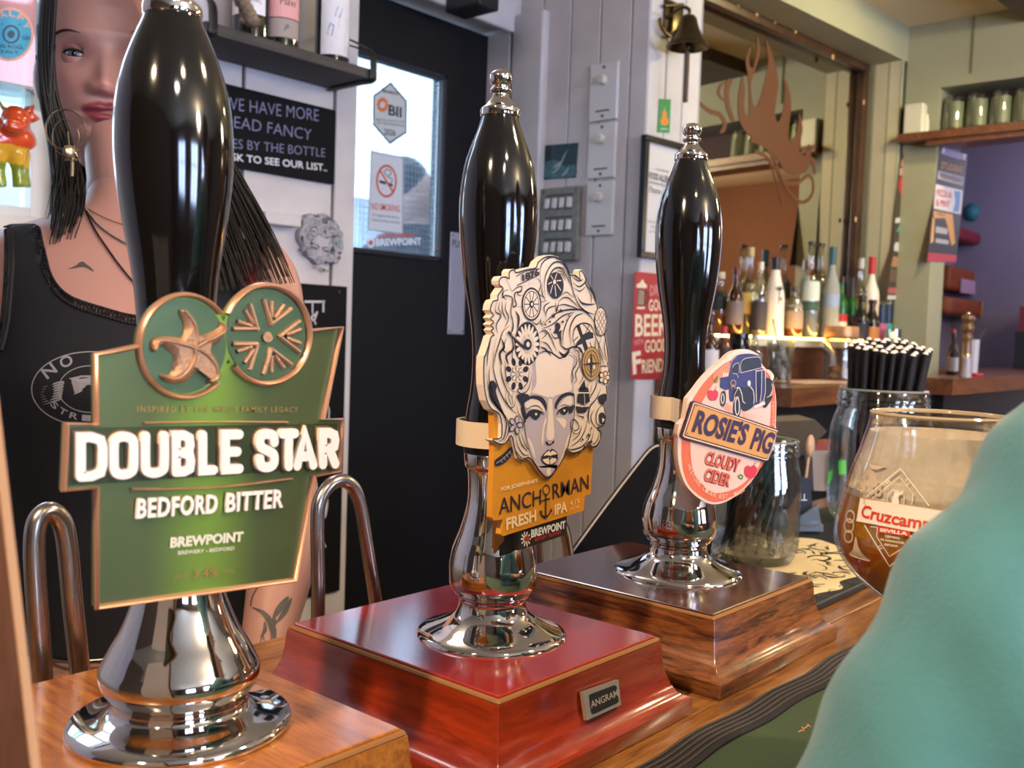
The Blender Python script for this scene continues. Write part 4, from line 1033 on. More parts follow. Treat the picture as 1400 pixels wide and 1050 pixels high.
for ch_, xa, xb in (('D', 99, 142), ('O', 144, 184), ('U', 187, 226), ('B', 229, 262), ('L', 265, 293), ('E', 296, 328), ('S', 343, 376), ('T', 374, 404), ('A', 394, 429), ('R', 429, 459)):
    sw_ = 13.2; e = sw_/2; xa += e; xb -= e
    for st in SK[ch_]:
        if ch_ in 'OSU': st = [tuple(q) for q in crom(st, 3)]
        pts = [(xa+(xb-xa)*x, (bl_(xa+(xb-xa)*x)-e)*(1-y_)+(tl_(xa+(xb-xa)*x)+e)*y_) for x, y_ in st]
        nst = globals().get('nst', 0)+1; fat('white', pts, sw_, 0.0036+nst*0.00003, 0.0028); fat('halo', pts, sw_+5, 0.0014+nst*0.00002, 0.0012)
D.text('white', 'BEDFORD', (183, 707), (293, 699.5), 26, 0.0026, bold=0.03, space=1.1, thick=0.0018)
D.text('white', 'BITTER', (305, 698.5), (383, 692), 25, 0.0026, bold=0.03, space=1.1, thick=0.0018)
D.text('print', 'BREWPOINT', (231, 748), (331, 739), 13.5, 0.0008, bold=0.05)
D.text('print', 'BREWERY - BEDFORD', (242, 758), (319, 751.5), 5, 0.0008, bold=0.02)
D.text('cop', 'INSPIRED BY THE WELLS FAMILY LEGACY', (186, 563), (406, 563), 8, 0.0010, bold=0.012, space=1.25)
D.text('cop', '3.4%', (262, 790), (296, 787), 12.5, 0.0010, bold=0.02); D.text('cop', 'ALC', (236, 790), (255, 788.5), 5, 0.0010, bold=0.02); D.text('cop', 'VOL', (301, 784), (319, 782.5), 5, 0.0010, bold=0.02)
D.stroke('line', [(196, 578), (290, 576.5), (391, 577)], 2.6, 0.0006, relief=0.0016); D.stroke('line', [(178, 668), (290, 666), (396, 654)], 3.2, 0.0006, relief=0.0020)
mbs = D.L; D.L = {}
cl = mbs['body'].build('pump_clip', lime_band(), p1, label='green metal pump clip with copper edges and raised white lettering')
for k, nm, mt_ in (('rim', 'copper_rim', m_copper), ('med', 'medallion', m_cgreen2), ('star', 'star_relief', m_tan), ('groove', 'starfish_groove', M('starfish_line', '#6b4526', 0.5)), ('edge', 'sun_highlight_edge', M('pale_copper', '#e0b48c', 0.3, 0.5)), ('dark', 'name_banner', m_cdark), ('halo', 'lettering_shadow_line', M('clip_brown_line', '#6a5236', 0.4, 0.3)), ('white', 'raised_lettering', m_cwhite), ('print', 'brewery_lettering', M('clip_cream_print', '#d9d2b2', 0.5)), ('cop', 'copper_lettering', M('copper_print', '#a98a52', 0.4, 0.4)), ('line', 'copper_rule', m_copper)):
    mbs[k].build(nm, mt_, cl, smooth=50 if k in ('rim', 'star', 'line') else None)
strap(p1, (0.284, 0.476), 0.0222, BOX+0.150, BOX+0.170, (0.278, T1+0.004))

# ------------------------------------------------------------------ clip two: the hair-full-of-things face
m_ink = M('clip_ink', '#2a2a35', 0.5)
m_ccream = M('clip_cream', '#f2dcc6', 0.4)
m_lilac = M('clip_lilac_shade_print', '#c2b3ba', 0.45)
m_cyel = M('clip_yellow', '#e0962a', 0.4, noise=0.12, nscale=60)
m_cblack = M('clip_black', '#2b2724', 0.45)
m_gold = M('clip_gold', '#c49a5e', 0.4)
T2c = 0.416
D = flat(T2c); D.guess = (0.53, -0.05)
zA = lambda x, y: (650+x/6.563, 340+y/6.563)
zB = lambda x, y: (650+x/6.563, 480+y/6.563)
zC = lambda x, y: (650+x/6.563, 610+y/6.563)
f_ = {'A': zA, 'B': zB, 'C': zC}
def P_(c, *pts): return [f_[c](*p) for p in pts]
yel = P_('B', (160, 560), (165, 700)) + P_('C', (168, 60), (160, 260), (150, 420), (148, 640), (168, 668), (248, 656), (226, 790), (246, 808), (972, 578), (982, 446), (1036, 424), (1050, 120), (1056, 20)) + P_('B', (1062, 600), (700, 400), (300, 420))
D.poly('yellow', yel, 0.0, 0.0045)
D.poly('black', P_('C', (405, 745), (400, 940), (828, 796), (832, 620)), -0.0012, 0.004)
hair = P_('A', (110, 785), (135, 770), (108, 730), (130, 710), (104, 680), (132, 655), (102, 620), (130, 590), (102, 550), (110, 500), (130, 462), (170, 452), (172, 410), (215, 345), (185, 320), (180, 285), (200, 250), (245, 245), (272, 258), (272, 210), (290, 185), (320, 182), (338, 205), (430, 178), (515, 162), (535, 115), (590, 70), (650, 56), (720, 72), (775, 125), (805, 190), (825, 225), (875, 228), (918, 262), (912, 200), (930, 185), (948, 205), (972, 260), (972, 310), (1030, 385), (1068, 470), (1078, 525), (1105, 535), (1135, 560), (1150, 640), (1142, 740), (1165, 880), (1178, 1000)) \
    + P_('B', (1172, 120), (1190, 200), (1182, 260), (1160, 320), (1165, 400), (1135, 480), (1150, 560), (1146, 640), (1110, 688), (1070, 690), (1105, 730), (1108, 780), (1080, 850), (1040, 868), (1014, 845), (1030, 815), (985, 830), (940, 890), (880, 925), (830, 915), (795, 885), (770, 960), (715, 1055)) \
    + P_('C', (690, 220), (660, 265), (622, 288), (585, 268), (540, 215), (490, 145)) + P_('B', (445, 960), (400, 985), (350, 960), (325, 880), (290, 760), (240, 830), (180, 838), (120, 795), (200, 780), (205, 650), (175, 560), (110, 520), (70, 440), (45, 300), (42, 150), (48, 40)) + P_('A', (55, 960), (85, 870))
D.poly('cream', hair, 0.0022, 0.0058)
# ---- art on the face: first the ink mass, then cream locks cut over it
H1_, H2_, H3_ = 0.0025, 0.0028, 0.0031
def ink(c, pts, w, taper=True, closed=False, key='ink', h=H2_): D.stroke(key, P_(c, *pts), w/6.563*(1.35 if taper else 1.1), h, closed=closed, taper=taper, n=5)
def inkp(c, pts, key='ink', h=H2_, smooth=True): D.poly(key, P_(c, *pts), h, smooth=smooth, n=4)
# outline all round
D.stroke('ink', [((p[0]-742)*0.985+742, (p[1]-505)*0.987+505) for p in hair], 1.7, H1_, closed=True, n=3)
# grey shade on the face
inkp('B', [(500, 60), (540, 20), (600, 10), (560, 40), (525, 110), (510, 200), (515, 300), (480, 380), (620, 420), (625, 470), (640, 430), (690, 400), (830, 350), (830, 240), (820, 180), (850, 120), (855, 60), (800, 30), (860, 40), (875, 100), (850, 200), (860, 400), (850, 600), (830, 720), (790, 850), (720, 1000), (700, 1050), (640, 1040), (560, 1040), (500, 980), (440, 820), (415, 640), (430, 520), (460, 400), (480, 350), (490, 200)], 'lilac', 0.0024)
inkp('C', [(530, 180), (560, 215), (600, 262), (625, 280), (650, 262), (690, 215), (715, 165), (640, 170)], 'lilac', 0.0024)
for pts in ([(515, 70), (600, 15), (760, 30), (820, 60), (845, 120), (825, 230), (835, 345), (700, 395), (640, 420), (520, 380), (480, 370), (520, 280)], [(628, 430), (660, 430), (672, 600), (680, 760), (640, 800), (610, 760), (625, 600)], [(420, 480), (470, 430), (540, 440), (590, 500), (600, 540), (520, 520), (440, 510)], [(730, 480), (780, 420), (835, 400), (840, 470), (790, 490), (720, 520)], [(600, 600), (575, 700), (565, 800), (580, 850), (585, 800), (590, 700), (610, 620)], [(700, 600), (735, 650), (770, 690), (790, 630), (760, 600)], [(440, 780), (480, 900), (510, 960), (500, 880), (460, 790)], [(820, 740), (800, 820), (760, 920), (790, 800)]):
    inkp('B', pts, 'cream2', 0.0026)
inkp('C', [(618, 200), (640, 190), (650, 230), (630, 262), (610, 235)], 'cream2', 0.0026)
# brows, eyes, nose, lips, jaw line
inkp('B', [(455, 405), (520, 395), (580, 420), (612, 480), (605, 540), (585, 490), (540, 440), (470, 425), (445, 440)])
inkp('B', [(685, 510), (690, 460), (730, 400), (790, 368), (850, 375), (858, 400), (800, 395), (745, 430), (710, 480), (698, 515)])
inkp('B', [(345, 390), (420, 380), (455, 400), (440, 440), (410, 470), (425, 560), (420, 640), (390, 560), (380, 480), (345, 420)])
inkp('B', [(420, 610), (430, 560), (460, 530), (510, 520), (560, 535), (592, 570), (560, 555), (548, 585), (520, 612), (490, 605), (460, 580), (440, 600)])
inkp('B', [(700, 570), (720, 525), (770, 495), (820, 495), (860, 480), (845, 540), (815, 560), (808, 535), (775, 570), (745, 560), (728, 540), (712, 560)])
D.ell('cream2', zB(512, 562), 1.6, 1.8, 0.0031); D.ell('cream2', zB(766, 530), 1.4, 1.6, 0.0031)
ink('B', [(425, 530), (470, 495), (530, 490), (580, 530)], 7); ink('B', [(715, 505), (760, 480), (820, 490)], 6)
ink('B', [(605, 805), (615, 830), (635, 835), (655, 830), (672, 800)], 10); inkp('B', [(602, 812), (612, 805), (625, 825), (612, 832)]); inkp('B', [(655, 822), (672, 800), (680, 810), (668, 828)])
inkp('B', [(562, 950), (595, 905), (625, 878), (640, 890), (655, 872), (690, 890), (710, 920), (700, 950), (640, 945), (600, 952)], 'ink', H2_); inkp('B', [(580, 938), (602, 908), (628, 890), (640, 905), (660, 888), (690, 905), (700, 920), (660, 928), (640, 935), (610, 930)], 'cream2', H3_)
inkp('B', [(560, 965), (600, 950), (640, 955), (700, 945), (712, 955), (690, 1000), (650, 1025), (600, 1015), (572, 990)], 'ink', H2_); inkp('B', [(572, 972), (605, 960), (628, 962), (632, 1008), (600, 1002)], 'cream2', H3_); inkp('B', [(645, 962), (690, 958), (690, 985), (650, 1010), (640, 1005)], 'cream2', H3_)
ink('B', [(410, 620), (420, 740), (445, 860), (490, 980), (530, 1052)], 8, False); ink('C', [(490, 140), (540, 215), (590, 270), (625, 285), (660, 262), (710, 190), (760, 110), (800, 30)], 9, False); ink('B', [(860, 400), (860, 560), (835, 720), (800, 870)], 8, False)
# hairline and locks on the right
for pts, wd in (([(520, 50), (560, 10), (620, 0), (680, 30), (730, 60), (780, 40), (830, 0)], 10), ([(830, 10), (875, 50), (880, 110), (840, 180), (850, 240), (830, 280)], 9), ([(850, 0), (905, 60), (905, 130), (870, 200), (880, 260), (850, 290)], 8), ([(930, 20), (915, 120), (940, 220), (900, 300)], 7), ([(1000, 260), (960, 330), (880, 340)], 6), ([(1060, 200), (1060, 300), (1010, 400), (960, 480)], 9), ([(1100, 330), (1060, 420), (1000, 500), (985, 600), (1000, 650)], 12), ([(1020, 280), (1000, 380), (960, 440)], 6), ([(1130, 480), (1090, 500), (1060, 560), (1060, 640), (1100, 670), (1140, 640)], 9), ([(1040, 520), (1010, 580), (1020, 640), (1060, 690)], 9), ([(890, 650), (860, 620), (840, 660), (860, 710), (900, 690), (890, 640), (850, 610), (825, 660), (850, 730), (900, 730), (930, 660)], 7), ([(980, 580), (960, 700), (900, 800), (830, 850)], 8), ([(1010, 660), (1000, 760), (930, 850), (840, 880), (800, 870)], 9), ([(1030, 690), (1020, 780), (950, 870), (860, 910), (805, 895)], 10), ([(930, 660), (900, 750), (840, 800)], 7), ([(860, 740), (840, 770)], 6), ([(1075, 700), (1080, 760), (1050, 820), (1020, 830)], 8), ([(1095, 710), (1095, 780), (1060, 840), (1030, 850)], 7)):
    ink('B', pts, wd)
# left side locks
for pts, wd in (([(140, 0), (130, 120), (150, 240), (200, 380), (260, 480), (340, 560)], 11), ([(200, 80), (205, 200), (240, 320), (300, 420)], 10), ([(235, 90), (245, 220), (270, 300)], 9), ([(480, 120), (470, 260), (440, 350), (380, 380), (350, 340), (400, 330), (440, 280)], 8), ([(455, 150), (440, 270), (400, 320)], 7), ([(70, 200), (90, 340), (150, 470), (220, 560), (250, 650), (230, 770), (180, 810)], 12), ([(100, 130), (95, 260), (130, 380)], 9), ([(200, 520), (260, 620), (270, 720), (220, 820)], 9), ([(340, 480), (360, 560), (400, 640), (390, 720)], 8), ([(390, 440), (385, 520), (410, 600)], 7), ([(330, 720), (350, 840), (400, 920), (450, 930)], 9), ([(310, 740), (325, 870), (380, 950), (440, 955)], 8), ([(350, 700), (380, 820), (440, 900)], 9), ([(370, 700), (420, 840), (450, 880)], 7), ([(250, 350), (240, 420), (280, 500), (320, 490), (330, 420)], 7), ([(275, 350), (270, 420), (300, 490)], 6), ([(310, 360), (300, 430), (315, 490)], 6)):
    ink('B', pts, wd)
inkp('B', [(95, 280), (130, 262), (165, 310), (155, 360), (190, 470), (240, 590), (180, 520), (110, 440), (90, 350)])
# dark flower, pinwheel flower
def flower(c, f, n, r0, r1, pet, key, kx=0.85, h=H2_, a0=0.0):
    cc = f_[c](*f)
    for k in range(n):
        a = a0+2*pi*k/n; m = ((r0+r1)/2)/6.563; L = (r1-r0)/2/6.563; wv = pet/6.563
        pts = [(cc[0]+kx*(m*cos(a)+L*cos(t)*cos(a)-wv*sin(t)*sin(a)), cc[1]+m*sin(a)+L*cos(t)*sin(a)+wv*sin(t)*cos(a)) for t in np.linspace(0, 2*pi, 12, endpoint=False)]
        D.poly(key, pts, h)
def disc(c, p, rx, ry, key, h): D.ell(key, f_[c](*p), rx/6.563, ry/6.563, h)
disc('B', (345, 210), 110, 150, 'cream2', 0.0027)
flower('B', (345, 205), 8, 78, 152, 27, 'ink', 0.72, a0=0.4); flower('B', (345, 205), 8, 22, 78, 20, 'ink', 0.8, H2_); flower('B', (345, 205), 8, 26, 74, 15, 'cream2', 0.8, H3_); disc('B', (345, 205), 16, 22, 'lilac', 0.0033)
disc('A', (437, 850), 112, 195, 'ink', 0.0027); flower('A', (437, 855), 18, 40, 182, 20, 'cream2', 0.60, H2_); disc('A', (437, 858), 36, 50, 'ink', H3_); disc('A', (437, 858), 16, 24, 'cream2', 0.0034)
ink('A', [(265, 750), (400, 880), (440, 860)], 26, False, h=0.0032); ink('A', [(290, 770), (380, 850)], 8, False, 'x' == 'y', 'lilac', 0.0034)
# ship's wheel
cw = (475, 498); disc('A', cw, 84, 140, 'cream2', 0.0027)
D.ering('ink', zA(*cw), 82/6.563, 142/6.563, 2.7, H2_); D.ering('ink', zA(*cw), 66/6.563, 116/6.563, 1.1, H2_)
for k in range(10): a = 2*pi*k/10; ink('A', [(cw[0]+18*cos(a), cw[1]+26*sin(a)), (cw[0]+64*cos(a), cw[1]+112*sin(a))], 8, False)
disc('A', cw, 20, 32, 'ink', H2_); disc('A', cw, 9, 16, 'cream2', H3_)
ink('A', [(395, 420), (350, 410), (380, 370)], 7); ink('A', [(560, 420), (590, 380)], 7); ink('A', [(330, 520), (390, 520)], 8); ink('A', [(560, 480), (610, 465)], 14)
# date band and bits at top left
ink('A', [(335, 250), (420, 205), (545, 180)], 7, False); ink('A', [(345, 330), (430, 290), (540, 235)], 7, False)
D.text('ink', '1876', zA(392, 290), zA(545, 235), 9, H3_, bold=0.05)
for pts, wd in (([(245, 275), (275, 330), (300, 380), (340, 350), (385, 340), (380, 385), (330, 395), (325, 450), (340, 500), (310, 520), (300, 440), (240, 420), (215, 440), (230, 380), (270, 370)], 10), ([(225, 350), (215, 420), (250, 460)], 8), ([(250, 470), (240, 540), (270, 620), (240, 700)], 9), ([(300, 470), (290, 560), (300, 640)], 9), ([(210, 470), (215, 560), (250, 640)], 9), ([(160, 480), (150, 560), (200, 600), (160, 680), (170, 760)], 11), ([(190, 470), (180, 540), (215, 590)], 7), ([(330, 560), (360, 620), (350, 720)], 20), ([(300, 600), (310, 700), (290, 760)], 13), ([(280, 690), (220, 740), (190, 830), (150, 960), (140, 1050)], 9), ([(110, 830), (85, 930), (75, 1050)], 9), ([(200, 800), (230, 880), (190, 940), (210, 1040)], 22), ([(300, 800), (310, 900), (250, 960), (270, 1040)], 20), ([(250, 800), (220, 900), (250, 930)], 10), ([(160, 800), (120, 960)], 7), ([(320, 880), (300, 960), (330, 1040)], 8), ([(420, 330), (380, 340)], 6), ([(460, 270), (450, 330)], 6), ([(520, 250), (560, 320), (540, 400), (590, 440)], 7), ([(470, 640), (520, 680), (560, 640)], 8), ([(590, 640), (560, 680), (560, 620)], 8)):
    ink('A', pts, wd)
# big curls at the top
for pts, wd in (([(560, 330), (550, 220), (580, 120), (660, 75), (740, 100), (800, 180), (830, 300), (860, 420), (920, 540)], 13), ([(600, 440), (590, 330), (610, 220), (670, 130), (740, 125), (790, 190), (815, 300)], 10), ([(615, 420), (625, 320), (650, 220), (700, 170), (760, 180), (800, 240)], 9), ([(680, 190), (740, 180), (790, 250), (830, 340)], 8), ([(690, 205), (745, 205), (785, 270)], 7), ([(700, 225), (745, 230), (780, 290)], 6), ([(570, 300), (570, 400), (600, 460)], 9), ([(840, 300), (900, 340), (950, 310), (970, 260)], 10), ([(830, 250), (900, 290), (940, 270)], 8), ([(850, 350), (910, 380), (960, 340)], 7), ([(850, 240), (890, 260), (925, 290)], 9), ([(980, 310), (1030, 400), (1060, 490)], 20), ([(960, 330), (1010, 420), (1010, 490)], 8), ([(880, 410), (920, 480), (980, 500), (1050, 495)], 13), ([(860, 400), (890, 490), (960, 560), (1040, 590)], 10), ([(720, 480), (760, 440), (820, 450), (900, 530)], 9), ([(700, 520), (760, 500), (840, 520), (910, 550)], 9), ([(740, 420), (790, 390), (850, 440)], 7), ([(560, 700), (640, 620), (740, 560), (900, 545), (980, 580), (1040, 660)], 12), ([(560, 720), (660, 680), (760, 600), (860, 570)], 10), ([(600, 640), (620, 540), (700, 510)], 9), ([(600, 600), (590, 520), (640, 480)], 9), ([(830, 860), (820, 720), (870, 610), (940, 580)], 11), ([(840, 830), (860, 720), (930, 670), (1010, 690), (1050, 780)], 10), ([(760, 880), (760, 760), (800, 640), (840, 590)], 9), ([(1060, 560), (1040, 640), (1060, 720), (1100, 790)], 9), ([(540, 760), (590, 730), (640, 780), (700, 920)], 10), ([(560, 830), (620, 860), (680, 960)], 9), ([(550, 880), (600, 900), (650, 960)], 14), ([(720, 780), (740, 860), (790, 900), (850, 880), (920, 900), (940, 1000)], 12), ([(720, 920), (770, 960), (820, 900)], 26), ([(850, 900), (900, 930), (900, 1020)], 8), ([(560, 740), (610, 760), (570, 810)], 7), ([(640, 740), (680, 800), (730, 790)], 8), ([(1100, 800), (1080, 900), (1130, 1040)], 8), ([(1140, 790), (1130, 900), (1160, 1040)], 8), ([(1050, 800), (1050, 900), (1080, 960)], 9), ([(1010, 700), (1080, 860), (1130, 1000)], 8), ([(690, 480), (700, 560), (720, 480)], 12)):
    ink('A', pts, wd)
# sun emblem in the top curl
disc('A', (690, 330), 74, 120, 'ink', 0.0027)
for k in range(7): a = 2*pi*k/7+0.5; ink('A', [(680+22*cos(a), 300+30*sin(a)), (684+62*cos(a), 325+104*sin(a))], 30, True, key='cream2', h=H2_)
disc('A', (678, 298), 13, 22, 'cream2', H3_)
for p, r in (((668, 602), 30), ((735, 556), 26), ((636, 655), 18), ((752, 655), 20), ((808, 600), 14), ((595, 680), 16), ((640, 725), 12), ((785, 640), 10)):
    cc = zA(*p); D.poly('ink', [(cc[0]+(r if k % 2 == 0 else r*0.42)/6.563*0.8*sin(pi*k/5), cc[1]-(r if k % 2 == 0 else r*0.42)/6.563*cos(pi*k/5)) for k in range(10)], H3_)
inkp('A', [(690, 670), (720, 665), (735, 700), (720, 740), (745, 730), (740, 770), (745, 860), (725, 800), (700, 760), (670, 760), (690, 720)])
# flag, cone, compass, small flowers, ship
inkp('A', [(880, 700), (940, 670), (1010, 720), (1040, 800), (1000, 920), (940, 930), (880, 880), (850, 800)], 'cream2', 0.0027)
inkp('A', [(875, 690), (905, 680), (935, 770), (990, 740), (1030, 755), (1030, 800), (960, 820), (985, 900), (985, 930), (950, 915), (930, 850), (890, 870), (860, 900), (880, 840), (915, 800)], smooth=False)
ink('A', [(940, 680), (1000, 740)], 9, False); ink('A', [(990, 690), (960, 750)], 8, False); ink('A', [(1000, 840), (1020, 900)], 9, False); ink('A', [(850, 830), (890, 790)], 9, False); ink('A', [(900, 890), (930, 930)], 9, False)
D.ell('cream2', zA(1095, 655), 8.0, 19, 0.0027); D.ering('ink', zA(1095, 655), 8.0, 19.5, 1.3, H2_)
for i in range(7):
    for j in range(3):
        x = 1062+j*32+(16 if i % 2 else 0); y_ = 560+i*32; ink('A', [(x-14, y_), (x, y_+26), (x+14, y_)], 5, False)
D.ell('gold', zB(1010, 110), 12.5, 23, 0.0030); 
for rx, ry in ((12.5, 23), (9.5, 17.5), (6.5, 12)): D.ering('ink', zB(1010, 110), rx, ry, 0.9, 0.0032)
inkp('B', [(915, 122), (995, 105), (1005, 0), (1018, 100), (1100, 105), (1018, 122), (1005, 250), (995, 122)], 'ink', 0.0033, smooth=False); D.ell('cream2', zB(985, 85), 1.8, 3, 0.0034); D.ell('cream2', zB(1030, 140), 1.8, 3, 0.0034)
flower('B', (1125, 235), 5, 14, 62, 26, 'ink', 0.85, 0.0030); flower('B', (1125, 235), 5, 18, 54, 18, 'cream2', 0.85, 0.0032); disc('B', (1125, 235), 16, 18, 'gold', 0.0034)
flower('B', (330, 660), 5, 14, 90, 30, 'ink', 0.75, 0.0030); flower('B', (330, 660), 5, 20, 80, 20, 'lilac', 0.75, 0.0032)
inkp('B', [(1125, 150), (1095, 160), (1110, 200), (1150, 190), (1160, 140)], 'cream2', 0.0030); ink('B', [(1085, 150), (1120, 130), (1165, 150), (1160, 190), (1120, 210), (1085, 190)], 8, False, True)
for pts in ([(905, 330), (950, 255), (960, 320), (985, 330), (990, 370), (900, 365)], [(890, 385), (930, 370), (990, 380), (1000, 450), (940, 480), (885, 460)], [(870, 490), (930, 500), (995, 495), (960, 550), (890, 555)]): inkp('B', pts, smooth=False)
ink('B', [(950, 260), (950, 500)], 6, False); ink('B', [(890, 372), (1000, 372)], 9, False, key='cream2', h=H3_); ink('B', [(945, 380), (950, 470)], 6, False, key='cream2', h=H3_); ink('B', [(865, 570), (940, 590), (930, 610)], 8)
inkp('B', [(1080, 400), (1140, 380), (1150, 430), (1110, 480), (1075, 440)]); inkp('B', [(1085, 560), (1120, 550), (1142, 600), (1130, 650), (1095, 650), (1085, 610)]); inkp('B', [(1105, 595), (1130, 610), (1108, 640)], 'cream2', H3_, False)
for p, r in (((985, 750), 24), ((930, 790), 18), ((945, 850), 14), ((1010, 690), 14)):
    cc = zB(*p); D.poly('ink', [(cc[0]+(r if k % 2 == 0 else r*0.42)/6.563*0.8*sin(pi*k/5), cc[1]-(r if k % 2 == 0 else r*0.42)/6.563*cos(pi*k/5)) for k in range(10)], H3_)
# feather and lettering on the yellow plate
inkp('C', [(168, 130), (240, 70), (320, 0), (335, 40), (300, 110), (240, 160), (180, 180)], 'ink', 0.0006); ink('C', [(180, 150), (240, 110), (310, 40)], 6, False, key='lilac', h=0.0009)
for k in range(4): ink('C', [(215+k*26, 125-k*26), (235+k*26, 145-k*24)], 5, False, key='lilac', h=0.0009)
D.text('pale', "FOR JOSEPHINE'S", zC(222, 402), zC(556, 322), 5.2, 0.0005, bold=0.03)
D.text('ink', 'ANCH', zC(207, 615), zC(585, 522), 22, 0.0005, bold=0.004); D.text('ink', 'RMAN', zC(690, 478), zC(1012, 385), 21, 0.0005, bold=0.002)
D.ering('ink', zC(632, 392), 4.6, 6.6, 1.9, 0.0005); ink('C', [(627, 440), (627, 630)], 17, False, h=0.0005); ink('C', [(597, 488), (662, 470)], 14, False, h=0.0005); ink('C', [(578, 585), (595, 622), (625, 640), (655, 612), (676, 570)], 17, False, h=0.0005)
inkp('C', [(572, 575), (600, 585), (580, 612)], 'ink', 0.0006, False); inkp('C', [(680, 555), (662, 585), (682, 590)], 'ink', 0.0006, False); inkp('C', [(600, 625), (625, 652), (645, 615)], 'ink', 0.0006, False)
D.text('pale', 'FRESH', zC(272, 748), zC(542, 664), 15.5, 0.0005, bold=0.035); D.text('pale', 'IPA', zC(706, 614), zC(820, 580), 14, 0.0005, bold=0.035)
D.text('pale', '4.1%', zC(846, 532), zC(932, 508), 7, 0.0005, bold=0.0); D.text('pale', 'ALC VOL', zC(846, 572), zC(935, 548), 4, 0.0005)
D.text('white', 'BREWPOINT', zC(508, 822), zC(816, 735), 10.5, -0.0008, bold=0.04); D.text('red', 'BREWERY  BEDFORD', zC(540, 858), zC(776, 785), 4.5, -0.0008, bold=0.03)
for k in range(10): a = 2*pi*k/10; ink('C', [(460+18*cos(a), 835+26*sin(a)), (460+42*cos(a), 835+64*sin(a))], 13, False, key='white', h=-0.0008)
disc('C', (472, 830), 22, 28, 'red', -0.0006)
mbs = D.L; D.L = {}
cl2 = mbs['yellow'].build('pump_clip', m_cyel, p2, label='yellow pump clip with a black and white cut-out face')
cen2 = np.array(D.P(*D.uv(742, 500), 0.002))
hairo = mbs['cream'].build('face_panel', m_ccream, cl2)
face_bits = [hairo]
for k, nm, mt_ in (('black', 'brewery_tab', m_cblack), ('pale', 'pale_lettering', M('clip_pale_print', '#f6d9a6', 0.5)), ('white', 'brewery_lettering', m_skw), ('red', 'red_lettering', M('clip_red', '#b0342c', 0.5))):
    mbs[k].build(nm, mt_, cl2)
for k, nm, mt_ in (('ink', 'ink_drawing', m_ink), ('cream2', 'cream_print', M('clip_cream_print_light', '#f2dcc6', 0.45)), ('lilac', 'lilac_shade_print', m_lilac), ('gold', 'gold_print', m_gold)):
    face_bits.append(mbs[k].build(nm, mt_, cl2))
strap(p2, (0.530, 0.469), 0.0285, BOX+0.1385, BOX+0.1565, (0.522, T2c+0.0045))

# the same face as a sign on the back wall: only the upper shapes, so trim the ink below the face
def face_copy(o, parent, c, zmin):
    me = o.data.copy(); b = bmesh.new(); b.from_mesh(me)
    off = np.array(LOC[o])-c
    kill = [f for f in b.faces if (V(f.calc_center_median()).z+LOC[o].z) < zmin(V(f.calc_center_median()).x+LOC[o].x)]
    bmesh.ops.delete(b, geom=kill, context='FACES'); b.to_mesh(me); b.free()
    me.transform(Matrix.Translation(V(off)))
    k = bpy.data.objects.new(o.name.split('.')[0], me); COL.objects.link(k); k.parent = parent
    me.materials.clear()
    return k
ws_c = at_y(437, 326, BY-0.016)
fs_ = thing('face_sign', 'grey and black cut-out face sign fixed to the white wall left of the door', 'wall sign', ws_c)
zm = cen2[2]-0.085
lowcut = lambda x: (cen2[2]-0.060) if x < 0.506 else ((cen2[2]-0.0895) if x < 0.556 else cen2[2]-0.066)
for o, mt_ in zip(face_bits, (M('sign_grey_white', '#b4b1b8', 0.5), m_ink, M('sign_grey_print', '#b4b1b8', 0.5), M('sign_shade_grey', '#a39ea8', 0.5), M('sign_teal_grey', '#9ab0b0', 0.5))):
    if o is hairo:
        me = o.data.copy(); me.transform(Matrix.Translation(V(np.array(LOC[o])-cen2))); k = bpy.data.objects.new('face_panel', me); COL.objects.link(k); k.parent = fs_; me.materials.clear()
    else: k = face_copy(o, fs_, cen2, lowcut)
    k.data.materials.append(mt_)
fs_.scale = (0.93, 2.0, 0.78)
fs_.rotation_euler = (0, radians(9), 0)

# ------------------------------------------------------------------ clip three: Rosie's Pig
RN = radians(16)
rp_n = (-sin(RN), -cos(RN), 0); rp_u = (cos(RN), -sin(RN), 0)
rp_o = at_y(990, 590, 0.418)
D = Draw(plane_map(rp_o, rp_u, rp_n), (0.0, 0.0))
zR = lambda x, y: (910+x/8.076, 470+y/8.076)
zS = lambda x, y: (910+x/8.076, 570+y/8.076)
R_ = lambda *p: [zR(*q) for q in p]
S_ = lambda *p: [zS(*q) for q in p]
out = crom(R_((250, 600), (330, 500), (430, 370), (540, 260), (660, 160)), 3) + R_((680, 135), (740, 90)) + crom(R_((760, 82), (870, 60), (960, 80), (1020, 130), (1060, 220), (1120, 290)), 3) + R_((1140, 285), (1180, 320)) + crom(R_((1185, 400), (1215, 560), (1222, 700), (1215, 900)), 3) + R_((1225, 960),) + S_((1222, 170), (1205, 300), (1150, 440), (1115, 480), (1080, 500)) + crom(S_((1040, 570), (1000, 640), (940, 720), (840, 820), (700, 920), (560, 965), (450, 945), (330, 870), (230, 760), (170, 620), (140, 480), (135, 340), (140, 240)), 3) + S_((128, 190), (150, 80), (215, 20)) + R_((240, 640),)
D.poly('base', out, 0.0, 0.0055)
inner = lambda k: [(992+(p[0]-992)*k, 588+(p[1]-588)*k) for p in out]
D.poly('orange', crom(R_((300, 610), (420, 430), (560, 290), (700, 190), (900, 150), (1060, 260), (1140, 340), (1195, 480), (1212, 700), (1205, 900)), 3)+crom(S_((1190, 180), (1100, 470), (985, 640), (840, 800), (700, 900), (560, 940), (460, 920), (340, 840), (250, 740), (200, 610), (178, 450), (175, 260)), 3), 0.0003)
